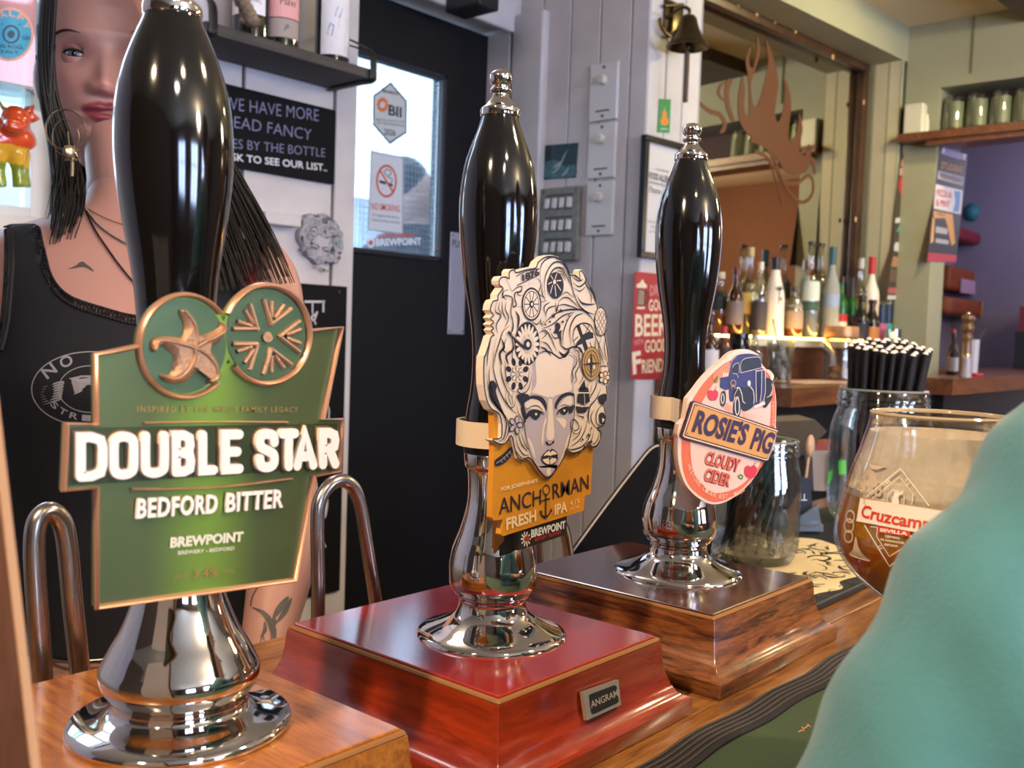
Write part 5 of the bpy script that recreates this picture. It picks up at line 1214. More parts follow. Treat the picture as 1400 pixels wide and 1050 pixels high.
D.poly('pink', crom(R_((400, 640), (520, 440), (660, 290), (880, 220), (1050, 300), (1100, 400), (1145, 560), (1155, 700), (1145, 900)), 3)+crom(S_((1130, 150), (1060, 470), (960, 620), (830, 750), (700, 815), (560, 840), (470, 800), (370, 710), (300, 590), (272, 440), (265, 270)), 3), 0.0006)
D.poly('orange2', R_((520, 350), (640, 230), (700, 200), (700, 320), (600, 380), (560, 440)), 0.0007, smooth=True)
# halftone floor
for i in range(9):
    for j in range(5):
        x, y_ = (840+i*26+j*8, 760+i*5+j*22); D.ell('orange2', zR(x, y_), 1.1*(1-i/11), 1.1*(1-i/11), 0.0008, n=8)
        x, y_ = (640+i*14, 640+i*10+j*18)
        if i < 6: D.ell('orange2', zR(x, y_), 0.8, 0.8, 0.0008, n=8)
# van
def r(key, pts, h, smooth=True): D.poly(key, R_(*pts), h, smooth=smooth, n=4)
H = 0.0009
r('navy', [(710, 210), (740, 160), (800, 120), (900, 108), (980, 118), (1030, 150), (1055, 260), (1085, 300), (1090, 380), (1085, 560), (1050, 640), (960, 680), (900, 600), (760, 500), (745, 620), (700, 630), (690, 500), (680, 380), (700, 300)], H)
r('navy', [(595, 375), (690, 355), (690, 500), (650, 510), (590, 480)], H, False)
r('blk', [(735, 260), (760, 228), (790, 222), (795, 320), (735, 325)], H+0.0002); r('blk', [(830, 200), (870, 165), (1000, 152), (1030, 165), (1045, 262), (960, 285), (830, 315), (820, 260)], H+0.0002)
r('blk', [(735, 600), (745, 520), (790, 470), (850, 480), (940, 490), (965, 560), (965, 680), (880, 740), (830, 720), (800, 580)], H+0.0002); r('blk', [(1090, 390), (1130, 380), (1170, 400), (1175, 480), (1140, 570), (1175, 580), (1100, 700), (1060, 680), (1085, 560)], H+0.0002)
r('blk', [(735, 700), (750, 620), (785, 590), (815, 620), (820, 700), (800, 810), (765, 835), (740, 800)], H+0.0004)
D.ering('wht', zR(778, 690), 2.9, 11.5, 1.6, H+0.0006); r('blk', [(595, 590), (610, 530), (640, 520), (655, 570), (650, 650), (625, 690), (598, 670)], H+0.0004); D.ering('wht', zR(617, 605), 1.9, 6.5, 1.3, H+0.0006)
for pts, wd in (([(990, 640), (985, 320), (1000, 300), (1080, 290), (1088, 340)], 1.0), ([(770, 490), (800, 485), (830, 560), (840, 630), (865, 655)], 1.2), ([(920, 470), (955, 520), (965, 600), (960, 660)], 1.2), ([(1030, 640), (1045, 520), (1050, 300)], 0.9), ([(1070, 640), (1088, 520), (1088, 340)], 0.9), ([(1160, 440), (1170, 500), (1150, 560), (1110, 590)], 1.0), ([(820, 320), (815, 240), (830, 190), (880, 158), (1000, 145), (1035, 165)], 0.7), ([(730, 330), (770, 330), (790, 370)], 0.7), ([(730, 260), (745, 230), (795, 215), (800, 320)], 0.7), ([(700, 260), (720, 190), (770, 140)], 0.6), ([(820, 320), (960, 285), (1050, 262)], 0.7), ([(745, 640), (750, 560), (790, 490)], 0.7)): D.stroke('wht', R_(*pts), wd, H+0.0005)
for k in range(5): D.stroke('blk', R_((1000+k*10, 320), (1002+k*9, 630)), 0.5, H+0.0004, smooth=False)
D.ell('wht', zR(908, 435), 2.2, 4, H+0.0006); D.ell('wht', zR(1162, 365), 2.6, 4.4, H+0.0006); D.poly('wht', R_((968, 680), (1085, 635), (1085, 670), (968, 715)), H+0.0005)
D.ering('gold', zR(735, 435), 3.4, 4.4, 1.2, H+0.0005); D.stroke('gold', R_((710, 490), (735, 450), (755, 490)), 1.2, H+0.0005)
for k in range(3): D.poly('wht', R_((625+k*22, 320), (640+k*22, 315), (640+k*22, 365), (625+k*22, 365)), H)
D.stroke('gold', R_((620, 310), (690, 290)), 2.2, H, smooth=False)
# apples and leaves
def apple(c, s): D.poly('apple', [(c[0]+s*x, c[1]+s*y) for x, y in [(0, -0.75), (0.4, -1), (0.9, -0.7), (1, 0), (0.7, 0.8), (0.3, 1.05), (0, 0.95), (-0.3, 1.05), (-0.75, 0.75), (-1, 0), (-0.85, -0.7), (-0.4, -0.95)]], 0.0011, smooth=True, n=3)
apple(zR(512, 565), 7.2); D.stroke('leaf', R_((535, 510), (550, 475)), 1.0, 0.0011); apple(zS(928, 600), 8.6); D.stroke('leaf', S_((960, 540), (985, 500)), 1.2, 0.0011)
D.poly('leaf', R_((535, 385), (570, 350), (560, 400), (535, 440)), 0.0011, smooth=True); D.poly('leaf', S_((785, 655), (820, 630), (848, 655), (825, 690)), 0.0011, smooth=True); D.ell('wht', zS(818, 660), 1.6, 1.2, 0.0013, n=8)
# name plate
D.poly('dk', R_((270, 640), (300, 630))+S_((1228, 135), (1212, 160), (1115, 480), (1080, 492), (175, 235), (150, 205)), 0.0024, 0.0022)
D.poly('cr', R_((284, 650), (304, 645))+S_((1215, 148), (1110, 466), (1085, 476), (185, 222), (166, 202)), 0.0026)
D.poly('dk2', R_((292, 664), (305, 657))+S_((1206, 158), (1102, 455), (1080, 462), (196, 208), (180, 196)), 0.0028)
D.poly('yel', R_((298, 676), (309, 668))+S_((1198, 166), (1098, 445), (1076, 452), (205, 198), (190, 190)), 0.0030)
ups = D.uv(*zR(325, 745))-D.uv(*zR(258, 945))
D.text('dk3', "ROSIE'S", zS(258, 145), zS(838, 303), 30, 0.0034, bold=0.04, up=ups); D.text('dk3', 'PIG', zS(898, 335), zS(1120, 398), 29, 0.0034, bold=0.04, up=ups)
for p in (zR(312, 682), zR(212, 985), zS(1190, 178)): D.ell('dk3', p, 0.9, 0.9, 0.0034, n=10)
up2 = D.uv(*zS(452, 370))-D.uv(*zS(412, 505))
for key, off, bd in (('mar', 0.0, 0.075), ('ora3', 0.0002, 0.02)):
    D.text(key, 'CLOUDY', zS(412, 508), zS(792, 606), 17.5, 0.0009+off, bold=bd, up=up2); D.text(key, 'CIDER', zS(402, 692), zS(690, 766), 17, 0.0009+off, bold=bd, up=up2)
D.arc_text('pale', 'WESTONS CIDER EST. 1880', zS(640, 330), 54, 70.5, radians(160), radians(58), 6.0, 0.0009, bold=0.01)
for i, ch_ in enumerate('WESTONS'): D.text('pale', ch_, zR(1170, 640+i*40+20), zR(1195, 640+i*40+22), 3.5, 0.0009)
mbs = D.L; D.L = {}
cl3 = mbs['base'].build('pump_clip', M('clip_pink_edge', '#f0cfc0', 0.4), p3, label='oval orange and pink cider clip with a blue van')
for k, nm, mt_ in (('orange', 'orange_border', M('rosie_orange', '#df6a40', 0.45)), ('pink', 'pink_field', M('rosie_pink', '#e6c3b6', 0.45)), ('orange2', 'orange_print', M('rosie_orange_print', '#e08a66', 0.45)), ('navy', 'van_print', M('rosie_navy', '#2c2a66', 0.4)), ('blk', 'van_black_print', M('rosie_black', '#17151c', 0.4)), ('wht', 'van_white_print', M('rosie_white', '#e9dccf', 0.45)), ('gold', 'gold_print', m_gold), ('apple', 'apple_print', M('rosie_apple', '#cf2f3f', 0.45)), ('leaf', 'leaf_print', M('rosie_leaf', '#4f7a3a', 0.5)), ('dk', 'name_plate', M('rosie_maroon', '#3a1526', 0.45)), ('cr', 'name_plate_line', M('rosie_cream', '#f0d2b0', 0.45)), ('dk2', 'name_plate_inner_line', M('rosie_maroon', '#3a1526', 0.45)), ('yel', 'name_plate_face', M('rosie_yellow', '#d69a4e', 0.45)), ('dk3', 'name_lettering', M('rosie_plum', '#33173f', 0.45)), ('mar', 'lettering_outline', M('rosie_red_outline', '#7a2226', 0.45)), ('ora3', 'cider_lettering', M('rosie_lettering', '#dd6a4a', 0.45)), ('pale', 'maker_lettering', M('rosie_pale', '#f3c3a6', 0.45))):
    mbs[k].build(nm, mt_, cl3)
strap(p3, (0.800, 0.476), 0.0300, BOX+0.145, BOX+0.166, tuple(at_y(957, 570, 0.4345)[:2]))
# ------------------------------------------------------------------ bar runner and rubber mat
rn = thing('bar_runner', 'dark green bar runner with a woven black border at the front of the bar', 'bar runner', (0.75, 0.2, BAR))
RX0, RX1, RY0, RY1 = -0.1, 1.25, 0.075, 0.334
bd = 0.022
MB().cor((RX0+bd, RY0+bd, BAR+0.0003), (RX1-bd, RY1-bd, BAR+0.0035)).build('green_cloth', M('runner_green', '#3f5238', 0.85, noise=0.12, nscale=300), rn)
def edge_strip(mb, pts, wd, z0, z1):
    a = []; b = []
    for i, p in enumerate(pts):
        q = np.array(pts[min(i+1, len(pts)-1)])-np.array(pts[max(i-1, 0)]); q = q/np.hypot(*q); nn = np.array([-q[1], q[0]])
        a.append(np.array(p)+nn*wd/2); b.append(np.array(p)-nn*wd/2)
    vs = [(p[0], p[1], z) for z in (z0, z1) for p in a+b]; n = len(pts); m = 2*n; fs = []
    for i in range(n-1):
        fs += [(i, i+1, n+i+1, n+i), (m+i, m+n+i, m+n+i+1, m+i+1), (i, m+i, m+i+1, i+1), (n+i, n+i+1, m+n+i+1, m+n+i)]
    mb.add(vs, fs)
mwv = M('woven_black_border', '#2e2b2c', 0.8, bump=0.8, bscale=900, noise=0.4, nscale=700)
wv = MB()
edge_strip(wv, [(x, RY1-bd/2+0.0016*sin(x*55)+0.001*sin(x*23)) for x in np.linspace(RX0, RX1, 120)], bd+0.004, BAR+0.0004, BAR+0.0052)
edge_strip(wv, [(x, RY0+bd/2) for x in np.linspace(RX0, RX1, 40)], bd+0.002, BAR+0.0004, BAR+0.005)
edge_strip(wv, [(RX1-bd/2, y_) for y_ in np.linspace(RY0, RY1, 12)], bd, BAR+0.0004, BAR+0.0049); edge_strip(wv, [(RX0+bd/2, y_) for y_ in np.linspace(RY0, RY1, 12)], bd, BAR+0.0004, BAR+0.0049)
wv.build('woven_border', mwv, rn)
ribs = MB()
for k in range(5):
    edge_strip(ribs, [(x, RY1-bd+0.004+k*0.0045+0.0016*sin(x*55)+0.001*sin(x*23)) for x in np.linspace(RX0, RX1, 120)], 0.0016, BAR+0.005, BAR+0.0060)
ribs.build('border_ribs', M('border_thread', '#4a4544', 0.85), rn)
D = Draw(lambda a, b, h: (a, b, BAR+0.0036+h), (0.7, 0.25))
D.stroke('o', [(1092, 1001), (1100, 996), (1105, 992)], 2.2, 0.0002); D.stroke('o', [(1097, 994), (1099, 1000)], 1.8, 0.0002); D.stroke('o', [(1104, 990), (1108, 994)], 1.8, 0.0002)
D.flush(rn, {'o': ('orange_lettering', M('runner_orange', '#c98a62', 0.8))})
# rubber mat with printed cream panel
MX0, MX1, MY0, MY1 = 0.915, 1.66, 0.412, 0.66
mtn = thing('bar_mat', 'black rubber bar mat with a cream flowered print under the jars', 'bar mat', ((MX0+MX1)/2, (MY0+MY1)/2, BAR))
MB().box(((MX0+MX1)/2, (MY0+MY1)/2, BAR+0.004), (MX1-MX0, MY1-MY0, 0.008), 0.003).build('rubber_mat', M('black_rubber', '#1b1a1c', 0.5, bump=0.3, bscale=300), mtn)
D = Draw(lambda a, b, h: (a, b, BAR+0.008+h), (1.1, 0.5))
D.poly_uv('cr', crom([(0.925, 0.46), (0.96, 0.435), (1.02, 0.43), (1.06, 0.42), (1.09, 0.435), (1.14, 0.43), (1.20, 0.44), (1.26, 0.45), (1.27, 0.50), (1.30, 0.56), (1.25, 0.60), (1.18, 0.595), (1.10, 0.61), (1.0, 0.62), (0.93, 0.60), (0.92, 0.52)], 4, True), 0.0004)
rr = random.Random(11)
for k in range(190):
    x, y_ = rr.uniform(0.93, 1.27), rr.uniform(0.44, 0.60)
    if (1.07 < x < 1.16 and 0.48 < y_ < 0.53): continue
    a = rr.uniform(0, 6.28); L = rr.uniform(0.012, 0.035); cv = rr.uniform(-2.5, 2.5)
    D.stroke_uv('ik', [(x+L*t*cos(a+cv*t), y_+L*t*sin(a+cv*t)) for t in np.linspace(0, 1, 8)], rr.choice([0.0018, 0.003, 0.005]), 0.0008, taper=True)
for k in range(9):
    x, y_ = rr.uniform(0.95, 1.26), rr.choice([rr.uniform(0.445, 0.47), rr.uniform(0.56, 0.60)]); q = rr.uniform(0.008, 0.013)
    for j in range(6):
        a = j*pi/3; D.poly_uv('ik', [(x+q*0.6*cos(a)+q*0.32*cos(t), y_+q*0.6*sin(a)+q*0.32*sin(t)) for t in np.linspace(0, 6.28, 9)[:-1]], 0.0009)
        D.poly_uv('cr2', [(x+q*0.6*cos(a)+q*0.18*cos(t), y_+q*0.6*sin(a)+q*0.18*sin(t)) for t in np.linspace(0, 6.28, 9)[:-1]], 0.0011)
for k in range(70):
    x, y_ = rr.uniform(1.31, 1.65), rr.uniform(0.42, 0.65); a = rr.uniform(-0.4, 0.4); L = rr.uniform(0.03, 0.08); cv = rr.uniform(-1.2, 1.2)
    D.stroke_uv('gr', [(x+L*t*cos(a+cv*t), y_+L*t*sin(a+cv*t)) for t in np.linspace(0, 1, 9)], 0.0028, 0.0005, taper=True)
for k in range(26):
    x = 0.93+k*0.0285; D.stroke_uv('gr', [(x+0.008*cos(t), 0.4235+0.004*sin(t)) for t in np.linspace(0, 5, 9)], 0.0016, 0.0005)
for k, (x, y_) in enumerate(((1.34, 0.50), (1.45, 0.46))): D.poly_uv('cr', [(x+0.016*cos(t), y_+0.012*sin(t)) for t in np.linspace(0, 6.28, 14)[:-1]], 0.0006)
D.flush(mtn, {'cr': ('cream_print', M('mat_cream', '#e6cf9c', 0.6)), 'ik': ('black_flower_print', M('mat_ink', '#2a2620', 0.6)), 'cr2': ('flower_petal_print', M('mat_cream', '#e6cf9c', 0.6)), 'gr': ('grey_scroll_print', M('mat_grey', '#58565a', 0.6))})

# ------------------------------------------------------------------ straw jars
m_jar = pane('jar_glass', '#f8fbf9', 0.09)
MATZ = BAR+0.008
def jar(c, R, Hh, label, nr):
    j = thing('straw_jar', label, 'glass jar', c, 'glass straw jars on the bar mat')
    o = [(0.0001, 0.004), (R*0.72, 0.002), (R*0.80, 0.0), (R*0.90, 0.006), (R*0.985, 0.022), (R, 0.045), (R, Hh*0.62), (R*0.985, Hh*0.70), (R*0.93, Hh*0.78), (R*nr, Hh*0.845), (R*nr, Hh*0.87), (R*(nr+0.035), Hh*0.875), (R*(nr+0.035), Hh*0.89), (R*nr, Hh*0.90), (R*nr, Hh*0.915), (R*(nr+0.035), Hh*0.92), (R*(nr+0.035), Hh*0.935), (R*nr, Hh*0.945), (R*nr, Hh*0.985), (R*(nr-0.015), Hh)]
    t = 0.0028
    i = [(R*nr-t*1.2, Hh*0.99), (R*nr-t, Hh*0.845), (R*0.93-t, Hh*0.78), (R-t, Hh*0.62), (R-t, 0.045), (R*0.9-t, 0.012), (0.0001, 0.009)]
    MB().shell(o+i, c, 56).build('jar_wall', m_jar, j, smooth=60)
    rim = MB(); rim.shell([(R*nr-t, Hh*0.985), (R*nr, Hh*0.985), (R*nr+0.0006, Hh*0.993), (R*nr-t*0.5, Hh*1.0), (R*nr-t, Hh*0.993), (R*nr-t, Hh*0.985)], c, 48)
    rim.build('jar_rim', M('glass_rim_pale', '#cfd4cf', 0.08, trans=0.6, ior=1.3), j, smooth=60)
    MB().lathe([(0.0001, 0.0045), (R*0.7, 0.0045), (R*0.78, 0.0085), (0.0001, 0.0088)], c, 40).build('thick_base', M('glass_base_green', '#93a48a', 0.1, trans=0.75, ior=1.3), j, smooth=60)
    return j
m_straw = M('black_paper_straw', '#1c1714', 0.5, noise=0.2, nscale=80); m_strawend = M('straw_white_end', '#f3e7d6', 0.6)
def straw(p0, p1, r, label, group):
    mb = MB(); p0 = V(p0); p1 = V(p1); t = (p1-p0).normalized(); u = t.orthogonal().normalized(); w_ = t.cross(u); n = 10
    vs = []; 
    for p, rr_ in ((p0, r), (p1, r), (p1+t*0.0002, r*0.96), (p1+t*0.0030, r*0.45)):
        vs += [(p+u*cos(2*pi*k/n)*rr_+w_*sin(2*pi*k/n)*rr_)[:] for k in range(n)]
    def bnd(a): return [(a*n+k, a*n+(k+1) % n, (a+1)*n+(k+1) % n, (a+1)*n+k) for k in range(n)]
    mb.add(vs, bnd(0)); mb.k = 1; mb.add(vs[n:], bnd(0)+bnd(1)+[tuple(2*n+k for k in range(n))])
    o = mb.build('drinking_straw', [m_straw, m_strawend], None, at=tuple(p0), smooth=40)
    tag(o, label, 'straw', group); return o
# jar two, packed full
j2 = at_z(1198, 712, MATZ); J2H = 0.205; J2R = 0.076
jar(tuple(j2), J2R, J2H, 'larger glass jar packed with upright black straws beside the beer glass', 0.86)
RTh = np.array([RT[0], RT[1], 0]); RTh /= np.linalg.norm(RTh); FWh = np.array([FW[0], FW[1], 0]); FWh /= np.linalg.norm(FWh)
rs = random.Random(5); sp_ = 0.0110; ns = 0
for i in range(-7, 8):
    for k in range(-7, 8):
        x = (i+0.5*(k % 2))*sp_; y_ = k*sp_*0.87
        if (x/0.0445)**2+(y_/0.0312)**2 > 1 or ns >= 70: continue
        ns += 1
        z1 = 0.274+0.006*rs.random()-0.06*abs(x)+0.0*y_
        b = j2+RTh*(x*0.80-0.002)+FWh*(y_*0.85+0.020)+np.array([0, 0, 0.014]); tpp = j2+RTh*(x*1.36-0.003)+FWh*(y_*1.05-0.028)+np.array([0, 0, z1-0.006+y_*0.35])
        straw(b, tpp, 0.0043, 'black paper straw packed upright in the fuller glass jar', 'straws packed in the fuller jar')
# jar one, a dozen leaning
j1 = at_z(1028, 765, MATZ); J1R = 0.0555; J1H = 0.152
jar(tuple(j1), J1R, J1H, 'smaller glass jar with a few slanting black straws behind the cider clip', 0.90)
rs = random.Random(9)
for k in range(14):
    a = 2*pi*k/14+0.2; rb = 0.035; a2 = a+pi*0.5
    b = j1+np.array([rb*cos(a), rb*sin(a), 0.0155]); tpp = j1+np.array([0.040*cos(a2), 0.040*sin(a2), 0.138+0.012*rs.random()])
    straw(b, tpp, 0.0040, 'black paper straw slanting in the smaller glass jar', 'straws slanting in the smaller jar')

# ------------------------------------------------------------------ beer glass
gz = 0.62
gp = at_d(1284, 590, gz); GC = np.array([gp[0], gp[1], BAR]); kpx = gz/FPX
def gy(y_): return ZC-(y_-488.5)/FPX*gz*1.0
gout = [(90, 582), (90.5, 590), (94, 604), (103, 634), (112, 659), (119, 684), (125, 709), (130, 733), (131, 753), (126, 770), (117, 786), (104, 801), (88, 815), (62, 833), (36, 846), (19, 855), (13, 866), (11, 885), (11, 1000), (14, 1030), (30, 1050), (70, 1066), (84, 1074), (86, 1082)]
go = crom([(r*kpx, gy(y_)-BAR) for r, y_ in gout], 3)
zmin = go[-1][1]; go = [(r, (z-zmin)*(go[0][1]/(go[0][1]-zmin))) for r, z in go]
zs_ = np.array([z for r, z in go])[::-1]; rs_ = np.array([r for r, z in go])[::-1]
def gr(z): return float(np.interp(z, zs_, rs_))
bg_ = thing('beer_glass', 'stemmed beer glass with red lettering on a white band, part full of amber beer', 'beer glass', tuple(GC))
inn = [(r-0.0022, z) for r, z in go if z > zs_[-1]*0.47]
zb_ = inn[-1][1]
MB().shell([(p[0], p[1]) for p in go]+[(0.0001, 0.0)], tuple(GC), 64).build('glass_wall', pane('beer_glass_wall', '#f2f2ee', 0.09), bg_, smooth=70)
rz = go[0][1]
MB().shell([(go[0][0]-0.0022, rz-0.001), (go[0][0]-0.0002, rz-0.001), (go[0][0]+0.0004, rz+0.0004), (go[0][0]-0.001, rz+0.0016), (go[0][0]-0.0022, rz+0.0006), (go[0][0]-0.0022, rz-0.001)], tuple(GC), 64).build('glass_rim', M('gilt_glass_rim', '#d8c3a2', 0.08, trans=0.4), bg_, smooth=60)
zl = gy(690)-BAR      # beer level
def beer_mat():
    m = M('amber_beer', '#f2a83a', 0.06, sss=1.0, noise=0.35, nscale=35, col2='#d8801a'); p = m.node_tree.nodes['Principled BSDF'].inputs
    p['Subsurface Radius'].default_value = (0.06, 0.035, 0.008); p['Subsurface Scale'].default_value = 1.0; return m
zlo = gy(842)-BAR
pr = [(0.0001, zlo)]+[(gr(z)-0.0027, z) for z in np.linspace(zlo+0.001, zl, 22)]+[(0.0001, zl)]
MB().lathe(pr, tuple(GC), 56).build('beer', beer_mat(), bg_, smooth=60)
def lace_mat():
    m = bpy.data.materials.new('foam_lacing'); m.use_nodes = True; nt = m.node_tree; N = nt.nodes.new; out = nt.nodes['Material Output']; p = nt.nodes['Principled BSDF']
    p.inputs['Base Color'].default_value = lin('#efe3d6'); p.inputs['Roughness'].default_value = 0.8
    tr = N('ShaderNodeBsdfTransparent'); tc = N('ShaderNodeTexCoord'); n = N('ShaderNodeTexNoise'); n.inputs['Scale'].default_value = 70; n.inputs['Detail'].default_value = 8; nt.links.new(tc.outputs['Object'], n.inputs['Vector'])
    mr = N('ShaderNodeMapRange'); mr.inputs[1].default_value = 0.35; mr.inputs[2].default_value = 0.68; mr.inputs[3].default_value = 0.55; mr.inputs[4].default_value = 0.97; nt.links.new(n.outputs['Fac'], mr.inputs[0])
    a = N('ShaderNodeMixShader'); nt.links.new(mr.outputs[0], a.inputs[0]); nt.links.new(tr.outputs[0], a.inputs[1]); nt.links.new(p.outputs[0], a.inputs[2]); nt.links.new(a.outputs[0], out.inputs[0]); return m
z1_ = gy(606)-BAR
MB().shell([(gr(z)-0.0026, z) for z in np.linspace(zl-0.002, z1_, 14)], tuple(GC), 56).build('foam_lacing', lace_mat(), bg_, smooth=60)
MB().lathe([(gr(zl)-0.0030, zl+0.0004), (gr(zl)-0.003, zl+0.002), (0.0001, zl+0.0015)], tuple(GC), 48).build('foam_ring', M('beer_foam', '#f0dfc0', 0.8), bg_)
ga0 = atan2(-GC[1], -GC[0])
D = Draw(lambda u, v, h: (GC[0]+(gr(v)+h)*cos(ga0+u/0.055), GC[1]+(gr(v)+h)*sin(ga0+u/0.055), GC[2]+v), (0.0, 0.16))
zG = lambda x, y: (1140+x/4.038, 560+y/4.038)
def G_(*p): return [zG(*q) for q in p]
def sub(pts, n=6):
    o = []
    for i in range(len(pts)):
        a, b = np.array(pts[i], float), np.array(pts[(i+1) % len(pts)], float)
        o += [tuple(a+(b-a)*t/n) for t in range(n)]
    return o
# white band drawn as a strip so that it hugs the glass
xs = np.linspace(0, 1, 22)
top_ = [D.uv(*zG(150+(640-150)*t, 485+(560-485)*t)) for t in xs]; bot_ = [D.uv(*zG(128+(660-128)*t, 615+(715-615)*t)) for t in xs]
D.mb('band').add([D.P(q[0], q[1], 0.0005) for q in top_+bot_], [(i, i+1, 22+i+1, 22+i) for i in range(21)])
D.stroke_uv('gold', top_, 0.0006, 0.0007, cap=False)
D.text('red', 'Cruzcamp', zG(152, 588), zG(540, 665), 16, 0.0009, bold=0.025); D.text('red', 'o', zG(548, 666), zG(610, 672), 16, 0.0009, bold=0.025)
t2 = [D.uv(*zG(246+(422-246)*t, 640+(670-640)*t)) for t in xs]; b2 = [D.uv(*zG(242+(424-242)*t, 676+(702-676)*t)) for t in xs]
D.mb('redb').add([D.P(q[0], q[1], 0.0007) for q in t2+b2], [(i, i+1, 22+i+1, 22+i) for i in range(21)])
D.text('wt', 'SEVILLA', zG(258, 670), zG(408, 692), 4.4, 0.0010, bold=0.04)
for txt, a, b in (('CERVEZA', (285, 702), (368, 715)), ('DE ANDALUCIA', (262, 720), (390, 740)), ('ESPANA', (285, 748), (356, 758))): D.text('wt', txt, zG(*a), zG(*b), 2.6, 0.0009, bold=0.03)
def gl_line(pts, w_, n=8):
    P = []
    for i in range(len(pts)-1):
        a, b = np.array(zG(*pts[i])), np.array(zG(*pts[i+1])); P += [tuple(a+(b-a)*t/n) for t in range(n)]
    P.append(zG(*pts[-1])); D.stroke('wt', P, w_, 0.0007, smooth=False)
gl_line([(185, 480), (370, 325), (525, 530)], 1.5); gl_line([(215, 490), (265, 455), (365, 368), (440, 470), (432, 520)], 0.9); gl_line([(175, 640), (310, 865), (520, 700)], 1.5); gl_line([(205, 645), (245, 650), (240, 700), (310, 810), (420, 740), (425, 695), (480, 700)], 0.9)
for a, b in (((290, 395), (305, 412)), ((300, 386), (316, 402)), ((412, 378), (398, 392)), ((425, 395), (408, 410)), ((244, 762), (262, 750)), ((252, 775), (270, 762)), ((385, 780), (395, 800)), ((400, 768), (412, 788))): gl_line([a, b], 1.0, 2)
D.ering('wt', zG(345, 492), 11.5, 12, 0.8, 0.0007); D.poly('wt', G_((325, 520), (330, 480), (345, 450), (370, 455), (385, 445), (380, 465), (360, 480), (362, 520)), 0.0008, smooth=True); D.stroke('wt', G_((335, 440), (345, 460)), 1.2, 0.0008); D.text('wt', 'CAMPO', zG(242, 500), zG(288, 508), 2.6, 0.0007)
# pale etched ornament at the glass's left
for pts in ([(205, 300), (250, 305), (290, 310), (250, 330), (215, 325)], [(125, 700), (140, 760), (165, 800), (205, 835), (150, 825), (90, 800), (110, 770)], [(215, 340), (240, 380), (225, 430), (200, 400)], ): D.poly('etch', G_(*pts), 0.0006, smooth=True)
for c_, r_ in (((95, 590), 8), ((88, 640), 9), ((85, 700), 8), ((230, 400), 5), ((250, 420), 5), ((228, 440), 5), ((248, 455), 5), ): D.ering('etch', zG(*c_), r_*0.7, r_, 2.2, 0.0006, 14)
for k in range(16):
    x, y_ = 165+rr.uniform(-35, 25), 240+k*18; D.stroke('etch', G_((x, y_), (x+12, y_+14), (x+2, y_+24)), 1.6, 0.0006, taper=True)
mgl = M('glass_white_print', '#f3e8dc', 0.5)
D.flush(bg_, {'band': ('white_band_print', mgl), 'gold': ('gold_line_print', m_gold), 'red': ('red_lettering', M('glass_red', '#d33a24', 0.5)), 'redb': ('red_band_print', M('glass_red', '#d33a24', 0.5)), 'wt': ('white_print', mgl), 'etch': ('etched_ornament', M('glass_etch', '#cdb8a4', 0.6))})

# ------------------------------------------------------------------ card holder, terminal, stirrer, till screen
ch_p = at_z(1085, 735, BAR+0.009); ch = thing('card_holder', 'clear card holder with navy cards standing behind the smaller straw jar', 'card holder', tuple(ch_p))
hd = 1.43
def slabpx(mb, pts, d, dd, th_=0.003):
    """upright slab facing the camera-ish: px outline at distance d, thickness th_ away from the camera"""
    lo = [at_d(x, y, d) for x, y in pts]
    for p in lo: p[2] = max(p[2], BAR+0.0092)
    hi = [p+FWh*th_ for p in lo]; return mb.hexa(lo, hi)
slabpx(MB(), [(1026, 640), (1108, 655), (1112, 722), (1030, 735)], hd, 0, 0.012).build('navy_cards', M('card_navy', '#1d2438', 0.6), ch)
D = Draw(lambda a, b, h: tuple(at_d(1070, 690, hd)+RTh*a+np.array([0, 0, b])-FWh*h), (0.0, 0.0))
D.text('t', 'THE BAR', (1048, 693), (1078, 690), 14, 0.0015, bold=0.0); D.text('t', 'ALL', (1086, 684), (1103, 684), 9, 0.0015, bold=0.02)
D.flush(ch, {'t': ('card_lettering', M('card_white', '#d8d8de', 0.6))})
hb = MB(); slabpx(hb, [(1024, 700), (1095, 706), (1118, 690), (1124, 722), (1100, 733), (1024, 742)], hd-0.012, 0, 0.006); slabpx(hb, [(1024, 730), (1126, 718), (1126, 727), (1024, 744)], hd-0.03, 0, 0.06)
hb.build('clear_holder', M('clear_acrylic', '#a9bccd', 0.06, trans=0.7, ior=1.3), ch)
tp_ = at_z(1085, 700, BAR)
td = 1.66
tm = thing('card_terminal', 'grey counter terminal with a green lit display behind the straw jars', 'terminal', tuple(at_d(1075, 690, td)))
m_tg = M('terminal_grey', '#5b554f', 0.4)
slabpx(MB(), [(1030, 588), (1050, 577), (1115, 574), (1131, 590), (1118, 602), (1110, 622), (1035, 622)], td, 0, 0.10).build('terminal_head', m_tg, tm)
slabpx(MB(), [(1042, 622), (1100, 622), (1108, 712), (1040, 712)], td+0.02, 0, 0.06).build('terminal_stand', M('terminal_dark', '#2a2725', 0.5), tm)
dsp = MB(); slabpx(dsp, [(1053, 644), (1070, 642), (1071, 659), (1054, 660)], td-0.0, 0, 0.004); dsp.build('green_display', M('green_lit_display', '#2fe01a', 0.4, emit='#52ff20', estr=2.2), tm)
D = Draw(lambda a, b, h: tuple(at_d(1062, 651, td)+RTh*a+np.array([0, 0, b])-FWh*h), (0, 0))
for k in range(3): D.stroke('d', [(1056+k*5, 646.5), (1059+k*5, 646.5), (1059+k*5, 656), (1056+k*5, 656)], 0.7, 0.001, closed=True, smooth=False)
D.flush(tm, {'d': ('display_digits', M('display_dark', '#0c3a08', 0.6))})
